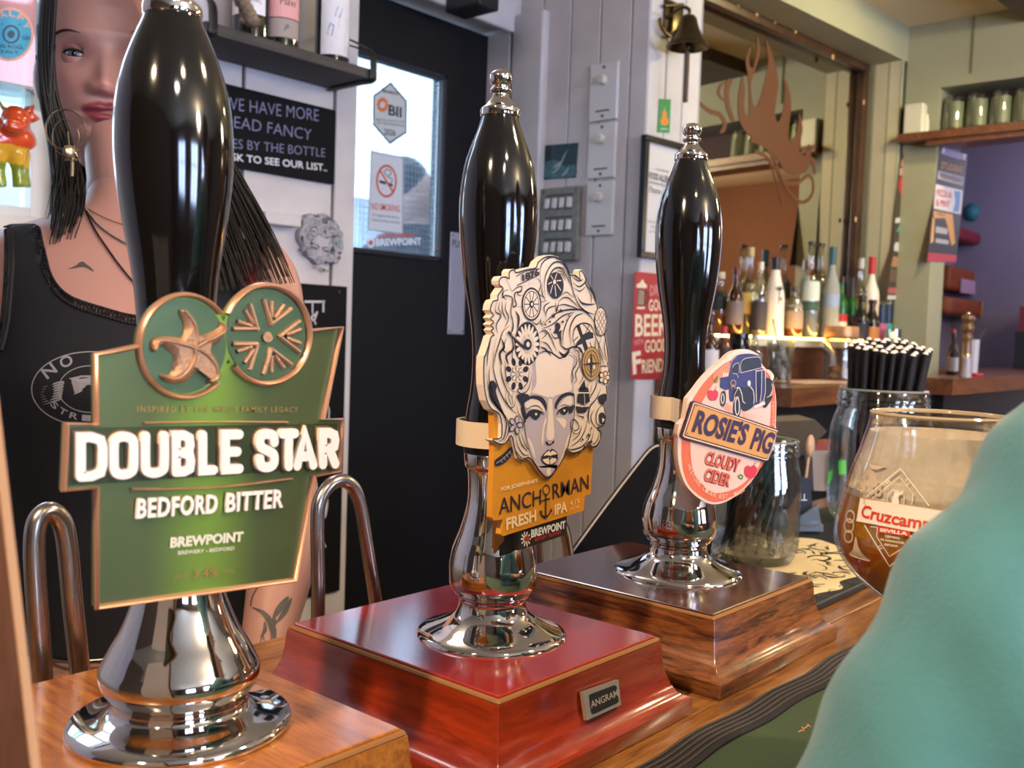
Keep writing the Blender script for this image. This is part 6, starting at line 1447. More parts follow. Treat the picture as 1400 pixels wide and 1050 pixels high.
# another green lit display behind the fuller jar
gd = 1.78
g2 = thing('price_display', 'small black counter display with green light seen through the fuller straw jar', 'display', tuple(at_d(1153, 690, gd)))
slabpx(MB(), [(1142, 618), (1168, 618), (1170, 690), (1140, 690)], gd, 0, 0.03).build('display_case', M('terminal_dark', '#2a2725', 0.5), g2)
slabpx(MB(), [(1147, 630), (1158, 629), (1159, 648), (1147, 649)], gd-0.003, 0, 0.0025).build('green_display', MATS['green_lit_display'], g2)
sd = 1.50
s0 = at_d(1098, 660, sd); s0[2] = BAR+0.009
tag(MB().tube([at_d(1099, 725, sd), at_d(1101, 660, sd), at_d(1106, 622, sd)], 0.0022, 8).ball(at_d(1108, 610, sd), 0.012, 0.8, 0.5, 1.5, 14).build('wooden_spoon', M('pale_spoon', '#c6a184', 0.5), smooth=60), 'pale wooden spoon standing up beside the navy cards', 'spoon')
pk = MB(); slabpx(pk, [(1112, 606), (1146, 604), (1146, 616), (1112, 616)], 1.80, 0, 0.05)
pd = thing('paper_packet', 'red topped white packet lying by the counter terminal', 'packet', tuple(at_d(1130, 690, 1.8)))
pk.build('red_top', M('packet_red', '#8a3a2a', 0.6), pd); slabpx(MB(), [(1110, 616), (1148, 616), (1146, 690), (1112, 690)], 1.80, 0, 0.05).build('white_pack', M('packet_white', '#9d9088', 0.6), pd)
# black till screen leaning behind the third pump
ts_d = 1.16
ts = thing('till_screen', 'black back of a tilted till screen behind the third pump', 'till screen', tuple(at_d(880, 790, ts_d)))
tp2 = crom([(780, 758), (830, 690), (870, 638), (888, 616), (902, 609), (925, 612), (965, 622), (978, 640), (978, 700), (970, 768)], 3)
lo = [at_d(x, y, ts_d) for x, y in tp2]
for p in lo: p[2] = max(p[2], BAR+0.001)
hi = [p+FWh*0.018 for p in lo]
MB().hexa(lo, hi).build('screen_back', M('till_black', '#07070c', 0.5, spec=0.2), ts)
MB().tube([p-FWh*0.0 for p in lo[:16]], 0.0012, 6).build('screen_edge_highlight', M('till_edge_highlight', '#b9ab98', 0.4), ts)  # edge highlight put in as a thin pale tube along the screen
b_ = at_d(900, 700, ts_d+0.03)
tsb = MB(); tsb.box((b_[0]-0.01, 0.69, BAR+0.004), (0.16, 0.05, 0.008), 0.002); tsb.build('screen_foot', M('till_black', '#07070c', 0.5, spec=0.2), ts)

# ------------------------------------------------------------------ wooden-edged board standing at the near left
nb = thing('menu_stand', 'wooden edged menu stand close to the camera at the left edge', 'menu stand', tuple(np.array([*at_d(20, 1000, 0.3)[:2], BAR])))
dpt = 0.30
def stand_pts(pts, dd):
    o = [at_d(x, y, dd) for x, y in pts]
    for p in o: p[2] = max(p[2], BAR+0.001)
    return o
strip = [(-24, 470), (42, 1050), (110, 1680), (52, 1700), (-4, 1050), (-70, 480)]
lo = stand_pts(strip, dpt); hi = [p+FWh*0.004 for p in lo]
MB().hexa(lo, hi).build('wooden_edge', wood('stand_wood', '#6e4630', '#452818', 0.5, 0.1, 50, (6, 6, 1)), nb)
ed = [(-24, 470), (42, 1050), (110, 1680), (113, 1680), (45, 1050), (-21, 470)]
lo = stand_pts(ed, dpt-0.0003); hi = [p+FWh*0.0045 for p in lo]
MB().hexa(lo, hi).build('edge_highlight', M('pale_wood_highlight', '#b98d66', 0.6), nb)  # highlight along the wooden edge, painted in as a paler strip
pa_ = [(-60, 480), (4, 1050), (60, 1690), (-700, 1690), (-760, 480)]
lo = stand_pts(pa_, dpt+0.001); hi = [p+FWh*0.002 for p in lo]
MB().hexa(lo, hi).build('menu_paper', M('menu_paper', '#ddd6cc', 0.7), nb)
# ------------------------------------------------------------------ back counter along the mirror wall, raised lit shelf
m_ctr = wood('brown_counter_wood', '#8a5533', '#4e2a16', 0.35, 0.4, 20, (1, 10, 10))
YC = 1.0; CZ = 1.222
def wline(mb, u0, u1, f, b, z0, z1, bev=0.0): return mslab(mb, u0, u1, f, b, z0, z1, bev)
bc_ = thing('back_counter', 'brown wooden back counter with dark cupboards below the mirror', 'counter', (2.8, 1.1, 0))
ct_ = MB(); lo = [(2.16, YC), (3.30, YC), (3.505, YC), (3.505, 1.25), (2.16, 1.374)]
ct_.hexa([(x, y_, CZ-0.045) for x, y_ in lo], [(x, y_, CZ) for x, y_ in lo]); ct_.build('counter_top', m_ctr, bc_)
MB().cor((2.16, YC+0.05, 0), (3.505, YC+0.08, CZ-0.046)).build('cupboard_front', M('dark_fridge_front', '#141316', 0.4), bc_)
MB().cor((2.16, YC+0.08, 0.02), (2.19, 1.36, CZ-0.05)).build('cupboard_side', M('dark_fridge_front', '#141316', 0.4), bc_)
# counter running through the opening
ce = thing('end_counter', 'brown wooden counter running through the opening to the purple room', 'counter', (3.6, 0.8, 0))
CZ2 = 1.245
e0 = at_pl(1303, 513, (0, 0.83, 0), (0, 1, 0))[0]
ex = MB(); ex.cor((e0, 0.83, CZ2-0.045), (5.3, 0.995, CZ2)); ex.cor((3.70, 0.995, CZ2-0.045), (5.3, 1.30, CZ2)); ex.build('counter_top', m_ctr, ce)
MB().cor((e0+0.03, 0.86, 0), (5.2, 0.89, CZ2-0.046)).build('counter_front', M('dark_fridge_front', '#141316', 0.4), ce)
MB().cor((3.52, 1.145, CZ2-0.03), (3.66, 1.16, CZ2+0.07)).build('splash_board', m_ctr, ce)
# bottle shelf
SH = at_pl(1060, 463, C0+NM*0.055, NM)[2]
bs = thing('bottle_shelf', 'long pale lit shelf of spirit bottles in front of the mirror', 'shelf', tuple(C0+DM*0.8+np.array([0, 0, CZ])))
sm_ = MB(); wline(sm_, 0.236, 1.12, 0.075, -0.13, SH-0.022, SH, 0.002); sm_.build('shelf_board', M('pale_shelf', '#cfc6ae', 0.5), bs)
sm_ = MB(); wline(sm_, 0.238, 1.12, 0.055, 0.030, CZ+0.001, SH-0.023); sm_.build('shelf_riser', wood('shelf_riser_wood', '#6b3d22', '#3a1e10', 0.4, 0.2, 18, (1, 1, 6)), bs)
sm_ = MB(); wline(sm_, 0.24, 1.10, 0.068, 0.060, SH+0.0005, SH+0.006); sm_.build('light_strip', M('warm_light_strip', '#ffd27a', 0.5, emit='#ffbf55', estr=18.0), bs)

# ------------------------------------------------------------------ bottles
BT = {}
def btl(px, top, base, wpx, label, shape='round', glass_='clear', liquid=None, cap=None, bands=(), off=-0.02, z=None, name='spirit_bottle', group='bottles along the mirror', cat='bottle', cap_h=0.10):
    """one bottle by its pixel extents: rests on the shelf (or on height z) at distance off in front of the panel plane"""
    zb = SH+0.0008 if z is None else z
    p = at_pl(px, base, C0+NM*off, NM); d = proj(p)[1]
    p = np.array([p[0], p[1], zb]); R = wpx/2*d/FPX; Hh = (base-top)*d/FPX*1.0
    # height measured from where the bottle really stands
    ztop = at_pl(px, top, C0+NM*off, NM)[2]; Hh = max(0.06, ztop-zb)
    b = thing(name, label, cat, tuple(p), group)
    sh = {'round': [(0.90, 0.0), (1.0, 0.02), (1.0, 0.52), (0.92, 0.60), (0.62, 0.68), (0.40, 0.75), (0.34, 0.82), (0.34, 0.97), (0.38, 0.98), (0.38, 1.0)],
          'tall': [(0.92, 0.0), (1.0, 0.02), (1.0, 0.56), (0.93, 0.61), (0.55, 0.66), (0.36, 0.70), (0.34, 0.80), (0.34, 0.98), (0.40, 0.985), (0.40, 1.0)],
          'cone': [(0.92, 0.0), (1.0, 0.02), (1.0, 0.48), (0.94, 0.56), (0.70, 0.68), (0.48, 0.80), (0.42, 0.88), (0.40, 0.98), (0.44, 0.985), (0.44, 1.0)],
          'beer': [(0.92, 0.0), (1.0, 0.02), (1.0, 0.45), (0.90, 0.55), (0.55, 0.68), (0.42, 0.78), (0.40, 0.95), (0.46, 0.955), (0.46, 1.0)],
          'flask': [(0.92, 0.0), (1.0, 0.02), (1.0, 0.60), (0.80, 0.72), (0.40, 0.80), (0.36, 0.9), (0.36, 1.0)],
          'jar': [(0.92, 0.0), (1.0, 0.03), (1.0, 0.80), (0.92, 0.86), (0.92, 1.0)],
          'can': [(0.92, 0.0), (1.0, 0.03), (1.0, 0.94), (0.90, 0.98), (0.90, 1.0)]}[shape]
    pf = [(r*R, q*Hh) for r, q in sh]; zz = [q for r, q in pf]; rr2 = [r for r, q in pf]
    rad = lambda q: float(np.interp(q, zz, rr2))
    MB().lathe([(0.0001, 0.0)]+pf+[(0.0001, Hh)], tuple(p), 28).build('bottle_glass' if shape != 'can' else 'can_body', BGL[glass_], b, smooth=50)
    if liquid:
        col, lv = liquid
        zq = np.linspace(0.004, lv*Hh, 12)
        MB().lathe([(0.0001, 0.003)]+[(rad(q)*0.93, q) for q in zq]+[(0.0001, lv*Hh)], tuple(p), 24).build('liquid', BLQ(col), b, smooth=50)
    if cap:
        c0 = Hh*(1-cap_h); MB().lathe([(0.0001, c0)]+[(max(rad(q)*1.10, rr2[-1]*1.1), q) for q in np.linspace(c0, Hh*1.004, 5)]+[(0.0001, Hh*1.004)], tuple(p), 24).build('cap', M('cap_'+cap, cap, 0.4), b, smooth=40)
    for k, (f0, f1, col) in enumerate(bands):
        zq = np.linspace(f0*Hh, f1*Hh, 5)
        MB().shell([(rad(q)*1.012+0.0002, q) for q in zq], tuple(p), 28).build('bottle_label', M('label_'+col, col, 0.6), b, smooth=50)
    return b, p, R, Hh
BGL = {'clear': pane('bottle_clear', '#f6f8f4', 0.12), 'white': M('bottle_white', '#e9e3d6', 0.3), 'frost': M('bottle_frost', '#d4dcd8', 0.35, trans=0.55, ior=1.2), 'green': M('bottle_green', '#1d6a2c', 0.08, trans=0.35), 'dark': M('bottle_dark', '#171310', 0.08, coat=0.5), 'brown': M('bottle_brown', '#3a1a10', 0.08, coat=0.5), 'navy': M('can_navy', '#20304a', 0.35, 0.3), 'black': M('bottle_black', '#101012', 0.12), 'plastic': pane('tub_plastic', '#efeae2', 0.1)}
def BLQ(col): return M('liquor_'+col, col, 0.1, trans=0.45, ior=1.2)
btl(981.5, 372, 458, 30, 'clear bottle with a dark label and orange spirit, beside the pump handle', 'round', 'clear', ('#c8703a', 0.33), '#d8d0c4', [(0.42, 0.70, '#2c3544')], off=-0.05)
btl(1003, 366, 456, 23, 'dark bottle with a red neck and grey label', 'round', 'brown', None, '#5a2118', [(0.18, 0.52, '#6a6468')], off=0.01)
btl(1021, 338, 457, 25, 'clear bottle with a yellow label behind the dark one', 'tall', 'clear', ('#e6cf86', 0.6), '#b9a06a', [(0.26, 0.50, '#e3c873')], off=-0.045)
btl(1036, 358, 457, 21, 'square shouldered bottle with a black and white label', 'flask', 'clear', ('#d8c8a8', 0.5), '#d9d2c2', [(0.10, 0.48, '#3d3a40')], off=0.0)
ml, mp, mR, mH = btl(1056, 352, 460, 28, 'opaque white rum bottle with a dark cap and palm picture', 'cone', 'white', None, '#2c2226', [], off=0.02, cap_h=0.15)
a0 = atan2(-mp[1], -mp[0]); D = cyl_draw(mp, mR*1.005, a0)
D.stroke_uv('p', [(0.012, 0.10), (0.016, 0.14)], 0.002, 0.0004)
for k in range(5): D.stroke_uv('p', [(0.016, 0.14), (0.016+0.013*cos(0.5+k*0.55), 0.14+0.013*sin(0.5+k*0.55))], 0.003, 0.0004)
D.poly_uv('s', [(0.020+0.006*cos(t), 0.115+0.006*sin(t)) for t in np.linspace(0, 6.28, 12)[:-1]], 0.0004)
D.text_uv('p', 'RUM', (0.002, 0.06), (0.024, 0.06), 0.008, 0.0004) if False else None
D.flush(ml, {'p': ('palm_print', M('label_ink', '#3a3540', 0.6)), 's': ('sun_print', M('label_sun', '#d99a3c', 0.6))})
btl(1083, 392, 457, 26, 'squat whisky bottle with a beige label glowing orange at the base', 'flask', 'clear', ('#c0571a', 0.45), '#4a3a30', [(0.20, 0.78, '#a89680')], off=0.02)
btl(1104, 330, 458, 26, 'tall clear bottle with a long neck, left of an identical pair', 'tall', 'clear', ('#cfd6d2', 0.45), '#37302c', [(0.40, 0.60, '#c9d8cf'), (0.30, 0.39, '#3d5a54')], cap_h=0.03)
btl(1117, 332, 456, 24, 'tall clear bottle with a long neck, right of an identical pair', 'tall', 'clear', ('#d8ccd0', 0.45), '#37302c', [(0.40, 0.60, '#d6dccb'), (0.30, 0.39, '#b9c26a')], off=-0.075, cap_h=0.03)
btl(1133, 337, 457, 24, 'frosted vodka bottle with a teal neck and blue label', 'round', 'frost', None, '#2d5562', [(0.36, 0.50, '#8ea3c4')], cap_h=0.19)
btl(1148, 378, 450, 19, 'green bottle with a red and white label', 'round', 'green', None, '#3a2420', [(0.08, 0.30, '#d8d6cc'), (0.30, 0.42, '#b03028')], off=-0.02)
btl(1162, 380, 449, 18, 'green bottle with a dark neck and navy label beside the red labelled one', 'round', 'green', None, '#2a2024', [(0.05, 0.42, '#1e2738')], off=-0.02, cap_h=0.30)
btl(1173, 353, 446, 20, 'slim clear bottle of orange liqueur with a silver cap', 'tall', 'clear', ('#e0962e', 0.55), '#b9b9b4', [], off=-0.04, cap_h=0.12)
btl(1188, 351, 446, 23, 'white liqueur bottle with a red neck and cap', 'round', 'white', None, '#c02a2a', [(0.10, 0.50, '#e2c9ae')], off=-0.03, cap_h=0.20)
btl(1176, 404, 468, 20, 'dark beer bottle in front of the red capped bottle', 'beer', 'dark', None, '#2a2418', [(0.05, 0.40, '#20222e')], off=0.05)
btl(1190, 410, 474, 21, 'dark beer bottle with an orange label next to the straw tops', 'beer', 'dark', None, '#2a2418', [(0.05, 0.36, '#c08048')], off=0.068)
btl(1204, 416, 446, 15, 'navy drinks can with a pink band by the end of the mirror', 'can', 'navy', None, None, [(0.05, 0.50, '#b05a86')], off=0.0, name='drinks_can', group='cans by the mirror end', cat='can')
btl(1213, 416, 445, 13, 'navy drinks can with a teal band by the end of the mirror', 'can', 'navy', None, None, [(0.05, 0.50, '#3f9a88')], off=0.0, name='drinks_can', group='cans by the mirror end', cat='can')
# front row, standing on the counter itself
CY = CZ+0.0008
def on_counter(px, y_): return at_z(px, y_, CZ)
def counter_off(px, y_):
    p = on_counter(px, y_); return float((p-C0) @ NM)
OFF = 0.17
btl(968, 432, 514, 26, 'dark red bottle with a white label on the counter behind the third pump handle', 'round', 'brown', None, '#2a1414', [(0.05, 0.50, '#ddd2cc')], off=OFF, z=CY)
btl(987, 446, 514, 24, 'bottle with a red band and dark striped label on the counter', 'flask', 'clear', ('#9a2f1c', 0.8), '#c8342a', [(0.40, 0.62, '#3b2a22'), (0.05, 0.36, '#cbbfb6')], off=OFF, z=CY, cap_h=0.12)
btl(1008, 456, 514, 30, 'round black bottle stopper end of a squat black bottle on the counter', 'jar', 'black', None, None, [], off=OFF, z=CY)
btl(1030, 458, 514, 24, 'small clear bottle on the counter behind the cider clip', 'flask', 'clear', ('#b8b2b4', 0.6), '#c0bdb8', [], off=OFF, z=CY)
# iced drink
p = on_counter(1065, 522); p = at_pl(1065, 520, C0+NM*0.20, NM); p[2] = CZ+0.001; d = proj(p)[1]; R = 19*d/FPX
zt_ = at_pl(1065, 465, C0+NM*0.20, NM)[2]-p[2]
tb = thing('tumbler', 'tumbler of ice with a black straw on the back counter', 'glass', tuple(p))
MB().shell([(0.0001, 0.0), (R*0.78, 0.0), (R*0.82, 0.004), (R, zt_), (R-0.002, zt_), (R*0.80, 0.008), (0.0001, 0.008)], tuple(p), 36).build('glass_wall', BGL['clear'], tb, smooth=50)
ri = random.Random(2); ice = MB()
for k in range(26):
    a = ri.uniform(0, 6.28); q = ri.uniform(0, R*0.62); z = 0.016+zt_*0.74*k/26
    ice.box((p[0]+q*cos(a), p[1]+q*sin(a), p[2]+z), (0.017, 0.017, 0.015), 0.003, 1, mat=Matrix.Rotation(ri.uniform(0, 3), 4, 'Z') @ Matrix.Rotation(ri.uniform(0, 1), 4, 'X'))
tag(ice.build('ice', M('ice', '#d6cfc8', 0.2, trans=0.3, ior=1.2), tb), kind='stuff')
tag(MB().tube([p+np.array([0.01, 0, 0.012]), p+np.array([0.0, 0, 0.012])+np.array([0, 0, zt_])*0.5, p-RTh*0.024+np.array([0, 0, zt_+0.055])], 0.0022, 8).build('drinking_straw', M('black_plastic_straw', '#1a1716', 0.4)), 'thin black straw leaning in the tumbler of ice', 'straw')
# tray, green mat, nut tub
p = at_pl(1105, 521, C0+NM*0.16, NM)
mm = MB(); wline(mm, mu(at_pl(1070, 522, C0+NM*0.20, NM)), mu(at_pl(1170, 520, C0+NM*0.20, NM)), 0.27, 0.13, CZ+0.0004, CZ+0.0008+0.0, 0.0)
tag(mm.build('paper_mat', M('paper_mat_pink', '#d8b9ac', 0.6)), 'pinkish paper mat on the back counter beside the tumbler', 'mat')
pt = at_pl(1147, 518, C0+NM*0.17, NM); pt[2] = CZ+0.0015; d = proj(pt)[1]; R = 22*d/FPX; zt_ = at_pl(1147, 446, C0+NM*0.17, NM)[2]-pt[2]
nt2 = thing('nut_tub', 'clear tub with a copper coloured lid and nuts in the bottom', 'tub', tuple(pt))
MB().shell([(0.0001, 0), (R*0.94, 0), (R, 0.006), (R, zt_*0.74), (R*0.92, zt_*0.80), (R*0.9, zt_*0.8), (R*0.97, zt_*0.73), (R*0.97, 0.006), (0.0001, 0.004)], tuple(pt), 40).build('tub_wall', BGL['plastic'], nt2, smooth=50)
MB().lathe([(0.0001, zt_*0.80), (R*1.02, zt_*0.80), (R*1.03, zt_*0.82), (R*1.03, zt_*0.97), (R*0.98, zt_), (0.0001, zt_)], tuple(pt), 40).build('tub_lid', M('copper_lid', '#c08a62', 0.35, 0.4), nt2, smooth=40)
nu = MB()
for k in range(24):
    a = ri.uniform(0, 6.28); q = R*0.72*sqrt(ri.random()); nu.ball((pt[0]+q*cos(a), pt[1]+q*sin(a), pt[2]+0.014+0.018*(k//12)), 0.012, 1.3, 0.9, 0.8, 8, Matrix.Rotation(ri.uniform(0, 3), 4, 'Z'))
tag(nu.build('nuts', M('nuts_tan', '#c79d6e', 0.6), nt2, smooth=180), kind='stuff')
# tealight glass at the far end
p, = [at_pl(1220, 472, C0+NM*0.05, NM)]; 
tl_ = thing('tealight_holder', 'small glass tealight holder with a lit candle at the shelf end', 'candle', (p[0], p[1], CZ))
hh = at_pl(1220, 450, C0+NM*0.05, NM)[2]
MB().shell([(0.0001, 0), (0.024, 0), (0.028, hh-CZ), (0.026, hh-CZ), (0.022, 0.004), (0.0001, 0.004)], (p[0], p[1], CZ+0.0006), 28).build('glass_cup', BGL['clear'], tl_, smooth=50)
MB().lathe([(0.018, 0.005), (0.018, hh-CZ-0.03), (0.0001, hh-CZ-0.03)], (p[0], p[1], CZ), 20).build('candle', M('candle_wax', '#e8dcc8', 0.6), tl_)
MB().ball((p[0], p[1], hh-0.020), 0.006, 0.7, 0.7, 1.6, 10).build('flame', M('candle_flame', '#ffb347', 0.5, emit='#ffa53a', estr=12.0), tl_)
# strip of hanging picture cards beside the mirror
stp = front(1236, 212)
strp = thing('picture_strip', 'long narrow strip of printed pictures hanging beside the mirror', 'wall hanging', tuple(stp))
D = Draw(lambda a, b, h: tuple(C0+DM*a+NM*(0.003+h)+np.array([0, 0, ZC+b])), (1.43, 0.5))
zs2 = lambda x, y: (1220+x/5.833, 180+y/5.833); z22 = lambda x, y: (1080+x/5.25, 320+y/5.25)
def st_(key, pts, f): D.poly(key, [f(*p) for p in pts], 0.0012 if key != 'base' else 0.0)
D.poly('base', [zs2(105, 145), zs2(150, 200), zs2(160, 270), zs2(130, 450), zs2(120, 700), zs2(90, 1000), z22(800, 240), z22(785, 420), z22(760, 480), z22(690, 480), z22(705, 300), z22(735, 100), zs2(5, 860), zs2(25, 560), zs2(55, 260), zs2(75, 190)], 0.0, 0.0015)
for key, pts, f in (('k', [(105, 150), (145, 205), (80, 215)], zs2), ('s', [(75, 220), (145, 215), (155, 280), (60, 275)], zs2), ('p', [(58, 290), (140, 290), (125, 355), (55, 350)], zs2), ('r', [(55, 370), (130, 370), (125, 570), (90, 575), (48, 450)], zs2), ('w', [(25, 690), (95, 680), (80, 720), (20, 730)], zs2), ('t', [(60, 740), (108, 700), (100, 780), (30, 800)], zs2), ('s', [(60, 830), (100, 820), (95, 870), (50, 860)], zs2), ('w', [(15, 900), (85, 890), (80, 930), (10, 935)], zs2), ('s', [(740, 160), (800, 165), (795, 240), (725, 235)], z22), ('w', [(755, 60), (810, 60), (805, 130), (745, 120)], z22), ('g', [(720, 250), (795, 260), (790, 350), (710, 340)], z22), ('pk', [(705, 385), (775, 385), (765, 430), (700, 425)], z22), ('w', [(700, 440), (765, 440), (755, 470), (697, 470)], z22)):
    sh_ = globals().get('sh_', 0.0004)+0.00003; D.poly(key, [f(*p) for p in pts], sh_)
cc_ = {'base': '#4a4034', 'k': '#1d1c22', 's': '#a8795a', 'p': '#b48a84', 'r': '#b8322f', 'w': '#c9c8bc', 't': '#4aa392', 'g': '#6a5648', 'pk': '#b0625c'}
D.flush(strp, {k: ('strip_cloth' if k == 'base' else 'printed_picture', M('strip_'+k, v, 0.7)) for k, v in cc_.items()})

# ------------------------------------------------------------------ end wall: shelf, glasses, white box, posters
zsf = at_pl(1260, 186, (SR, 0, 0), (1, 0, 0))[2]
gs_ = thing('glass_shelf', 'brown wooden shelf of upturned glasses high on the end wall', 'shelf', (SR, 0.8, zsf-0.03))
MB().cor((SR-0.07, 0.35, zsf-0.026), (SR-0.001, at_pl(1231, 190, (SR-0.04, 0, 0), (1, 0, 0))[1], zsf)).build('shelf_board', m_ctr, gs_)
MB().cor((SR-0.001, 0.35, zsf-0.030), (SR+0.125, TE-0.004, zsf)).build('shelf_back_board', m_ctr, gs_)
MB().cor((SR-0.058, 0.36, zsf-0.044), (SR-0.012, 1.16, zsf-0.0262)).build('shelf_batten', m_ctr, gs_)
m_pint = pane('pint_glass', '#eef2e6', 0.16); m_cut = M('pint_glass_cut', '#cfd3b8', 0.25, trans=0.35, ior=1.3, bump=1.0, bscale=160)
for k, px in enumerate((1303, 1335, 1367, 1399, 1432)):
    p = at_pl(px, 180, (SR+0.045, 0, 0), (1, 0, 0)); p[2] = zsf+0.0006; R = 15.5*proj(p)[1]/FPX
    g = thing('pint_glass', ['upturned pint glass nearest the white box on the high shelf', 'second upturned pint glass from the white box on the high shelf', 'third upturned pint glass from the white box on the high shelf', 'fourth upturned pint glass from the white box, cut by the picture edge', 'fifth upturned pint glass on the high shelf, beyond the picture edge'][k], 'glass', tuple(p), 'pint glasses on the high shelf')
    Hg = 0.128
    MB().shell([(R, 0), (R, 0.03), (R*0.98, Hg*0.5), (R*0.86, Hg-0.01), (R*0.82, Hg), (0.0001, Hg), (0.0001, Hg-0.008), (R*0.80, Hg-0.008), (R*0.93, Hg*0.5), (R*0.95, 0.03), (R*0.95, 0)], tuple(p), 32).build('glass_body', m_pint, g, smooth=40)
    MB().shell([(R*0.985, 0.02), (R*0.965, Hg*0.5), (R*0.88, Hg*0.85)], tuple(p), 20).build('cut_pattern', m_cut, g)
q = at_pl(1248, 180, (SR-0.035, 0, 0), (1, 0, 0)); a_, b_2 = at_pl(1236, 152, (SR-0.05, 0, 0), (1, 0, 0)), at_pl(1261, 184, (SR-0.05, 0, 0), (1, 0, 0))
tag(MB().box((SR-0.032, (a_[1]+b_2[1])/2, zsf+0.052), (0.045, abs(a_[1]-b_2[1]), 0.103), 0.006).build('white_box', M('white_plastic_box', '#d9d5c0', 0.4)), 'white plastic box at the corner end of the high glass shelf', 'box')
cy = at_pl(1265, 184, (SR-0.03, 0, 0), (1, 0, 0))
tag(MB().lathe([(0.0001, 0), (0.011, 0), (0.011, 0.045), (0.008, 0.05), (0.008, 0.064), (0.0001, 0.066)], (SR-0.03, cy[1], zsf+0.0006), 16).build('white_tube', M('white_plastic_box', '#d9d5c0', 0.4), smooth=40), 'small white tube standing between the white box and the pint glasses', 'tube')
# poster on the pier's end
PY = TE-0.001
D = Draw(lambda a, b, h: (a, PY-h, ZC+b), (3.6, 0.5))
po_ = thing('events_poster', 'tall coloured student night poster on the end of the green wall', 'poster', tuple(at_y(1290, 340, PY)))
zp = lambda x, y: (1220+x/5.833, 180+y/5.833)
D.poly('base', [zp(378, 110), zp(600, 190), zp(505, 1045), zp(275, 1035)], 0.0004)
for key, pts in (('lil', [(400, 120), (580, 180), (545, 225), (385, 175)]), ('gry', [(365, 310), (570, 365), (560, 430), (358, 375)]), ('wht', [(345, 418), (560, 470), (545, 660), (328, 612)]), ('blu', [(490, 470), (545, 478), (530, 640), (480, 640), (500, 560)]), ('yel', [(328, 630), (480, 660), (500, 890), (470, 910), (440, 760), (420, 690), (330, 690)]), ('org', [(320, 690), (335, 690), (325, 880), (300, 890)]), ('gry', [(345, 755), (440, 775), (435, 820), (342, 805)]), ('gry', [(345, 850), (450, 868), (445, 900), (342, 885)]), ('red', [(285, 965), (510, 985), (505, 1040), (275, 1032)]), ('wht2', [(400, 130), (420, 135), (412, 170), (395, 165)]), ('wht2', [(565, 175), (590, 180), (578, 230), (560, 220)])): zh = globals().get('zh', 0.0006)+0.00003; D.poly(key, [zp(*p) for p in pts], zh)
D.text('tan', 'STUDENT', zp(385, 290), zp(562, 330), 9, 0.0013, bold=0.03); D.text('dk', 'WEDNESDAY', zp(372, 362), zp(556, 412), 7, 0.0013, bold=0.02); D.text('redt', 'PIZZA &', zp(352, 510), zp(470, 530), 9, 0.0013, bold=0.03); D.text('redt', '& PINT', zp(345, 590), zp(455, 605), 9, 0.0013, bold=0.03); D.text('dk', 'ONLY', zp(352, 665), zp(420, 675), 4, 0.0011, bold=0.02)
pc_ = {'base': '#2a2630', 'lil': '#8f8fc0', 'gry': '#a9a3a8', 'wht': '#d5cfd2', 'blu': '#4f86c0', 'yel': '#c98f45', 'org': '#d6a060', 'red': '#b02a40', 'wht2': '#e4e0e4', 'tan': '#b08a58', 'dk': '#3a363e', 'redt': '#c24a5a'}
D.flush(po_, {k: (('poster_sheet' if k == 'base' else 'poster_lettering' if k in ('tan', 'dk', 'redt') else 'poster_print'), M('poster_'+k, v, 0.55)) for k, v in pc_.items()})

# ------------------------------------------------------------------ things on the end counter and in the purple room
def cnt(px, y_): return at_pl(px, y_, (0, 0.93, 0), (0, 1, 0))
def on2(px, yb=0.93):
    p = at_pl(px, 500, (0, yb, 0), (0, 1, 0)); p[2] = CZ2+0.0006; return p, proj(p)[1]/FPX
p, k = on2(1320, 0.90); zt2 = at_pl(1320, 428, (0, 0.90, 0), (0, 1, 0))[2]-p[2]
pm = thing('pepper_mill', 'wooden pepper mill on the counter by the purple room', 'pepper mill', tuple(p)); R = 8.2*k
MB().lathe(crom([(R*0.0+0.0001, 0.003), (R*1.0, 0.003), (R*1.0, 0.08*zt2), (R*0.85, 0.3*zt2), (R*0.72, 0.52*zt2), (R*0.85, 0.62*zt2), (R*0.62, 0.68*zt2), (R*0.95, 0.73*zt2), (R*0.95, 0.80*zt2), (R*0.7, 0.84*zt2), (R*1.0, 0.90*zt2), (R*0.9, 0.96*zt2), (0.0001, 0.975*zt2)], 3), tuple(p), 28).build('mill_body', wood('mill_wood', '#8a6038', '#5a3a1e', 0.35, 0.4, 30, (6, 6, 1)), pm, smooth=60)
MB().ball(p+np.array([0, 0, zt2]), R*0.3).build('mill_knob', m_chrome, pm, smooth=180)
def simple(px, yb, top, wpx, name, label, cat, prof, mat, extra=()):
    p, k = on2(px, yb); z = at_pl(px, top, (0, yb, 0), (0, 1, 0))[2]-p[2]; R = wpx/2*k
    t = thing(name, label, cat, tuple(p))
    MB().lathe([(max(1e-4, r*R), q*z) for r, q in prof], tuple(p), 26).build('body', mat, t, smooth=45)
    for nm, pf, m_ in extra: MB().lathe([(max(1e-4, r*R), q*z) for r, q in pf], tuple(p), 26).build(nm, m_, t, smooth=45)
simple(1302, 0.955, 450, 15, 'sauce_bottle', 'dark sauce bottle with a pink tip left of the pepper mill', 'bottle', [(0, 0), (1, 0), (1, 0.45), (0.7, 0.6), (0.45, 0.7), (0.45, 0.92), (0, 0.92)], M('sauce_dark', '#2a1416', 0.2), [('pink_tip', [(0, 0.92), (0.35, 0.92), (0.3, 1.0), (0, 1.0)], M('sauce_pink', '#c24a6a', 0.5)), ('label', [(1.02, 0.08), (1.02, 0.38)], M('sauce_label', '#a9a4b0', 0.6))])
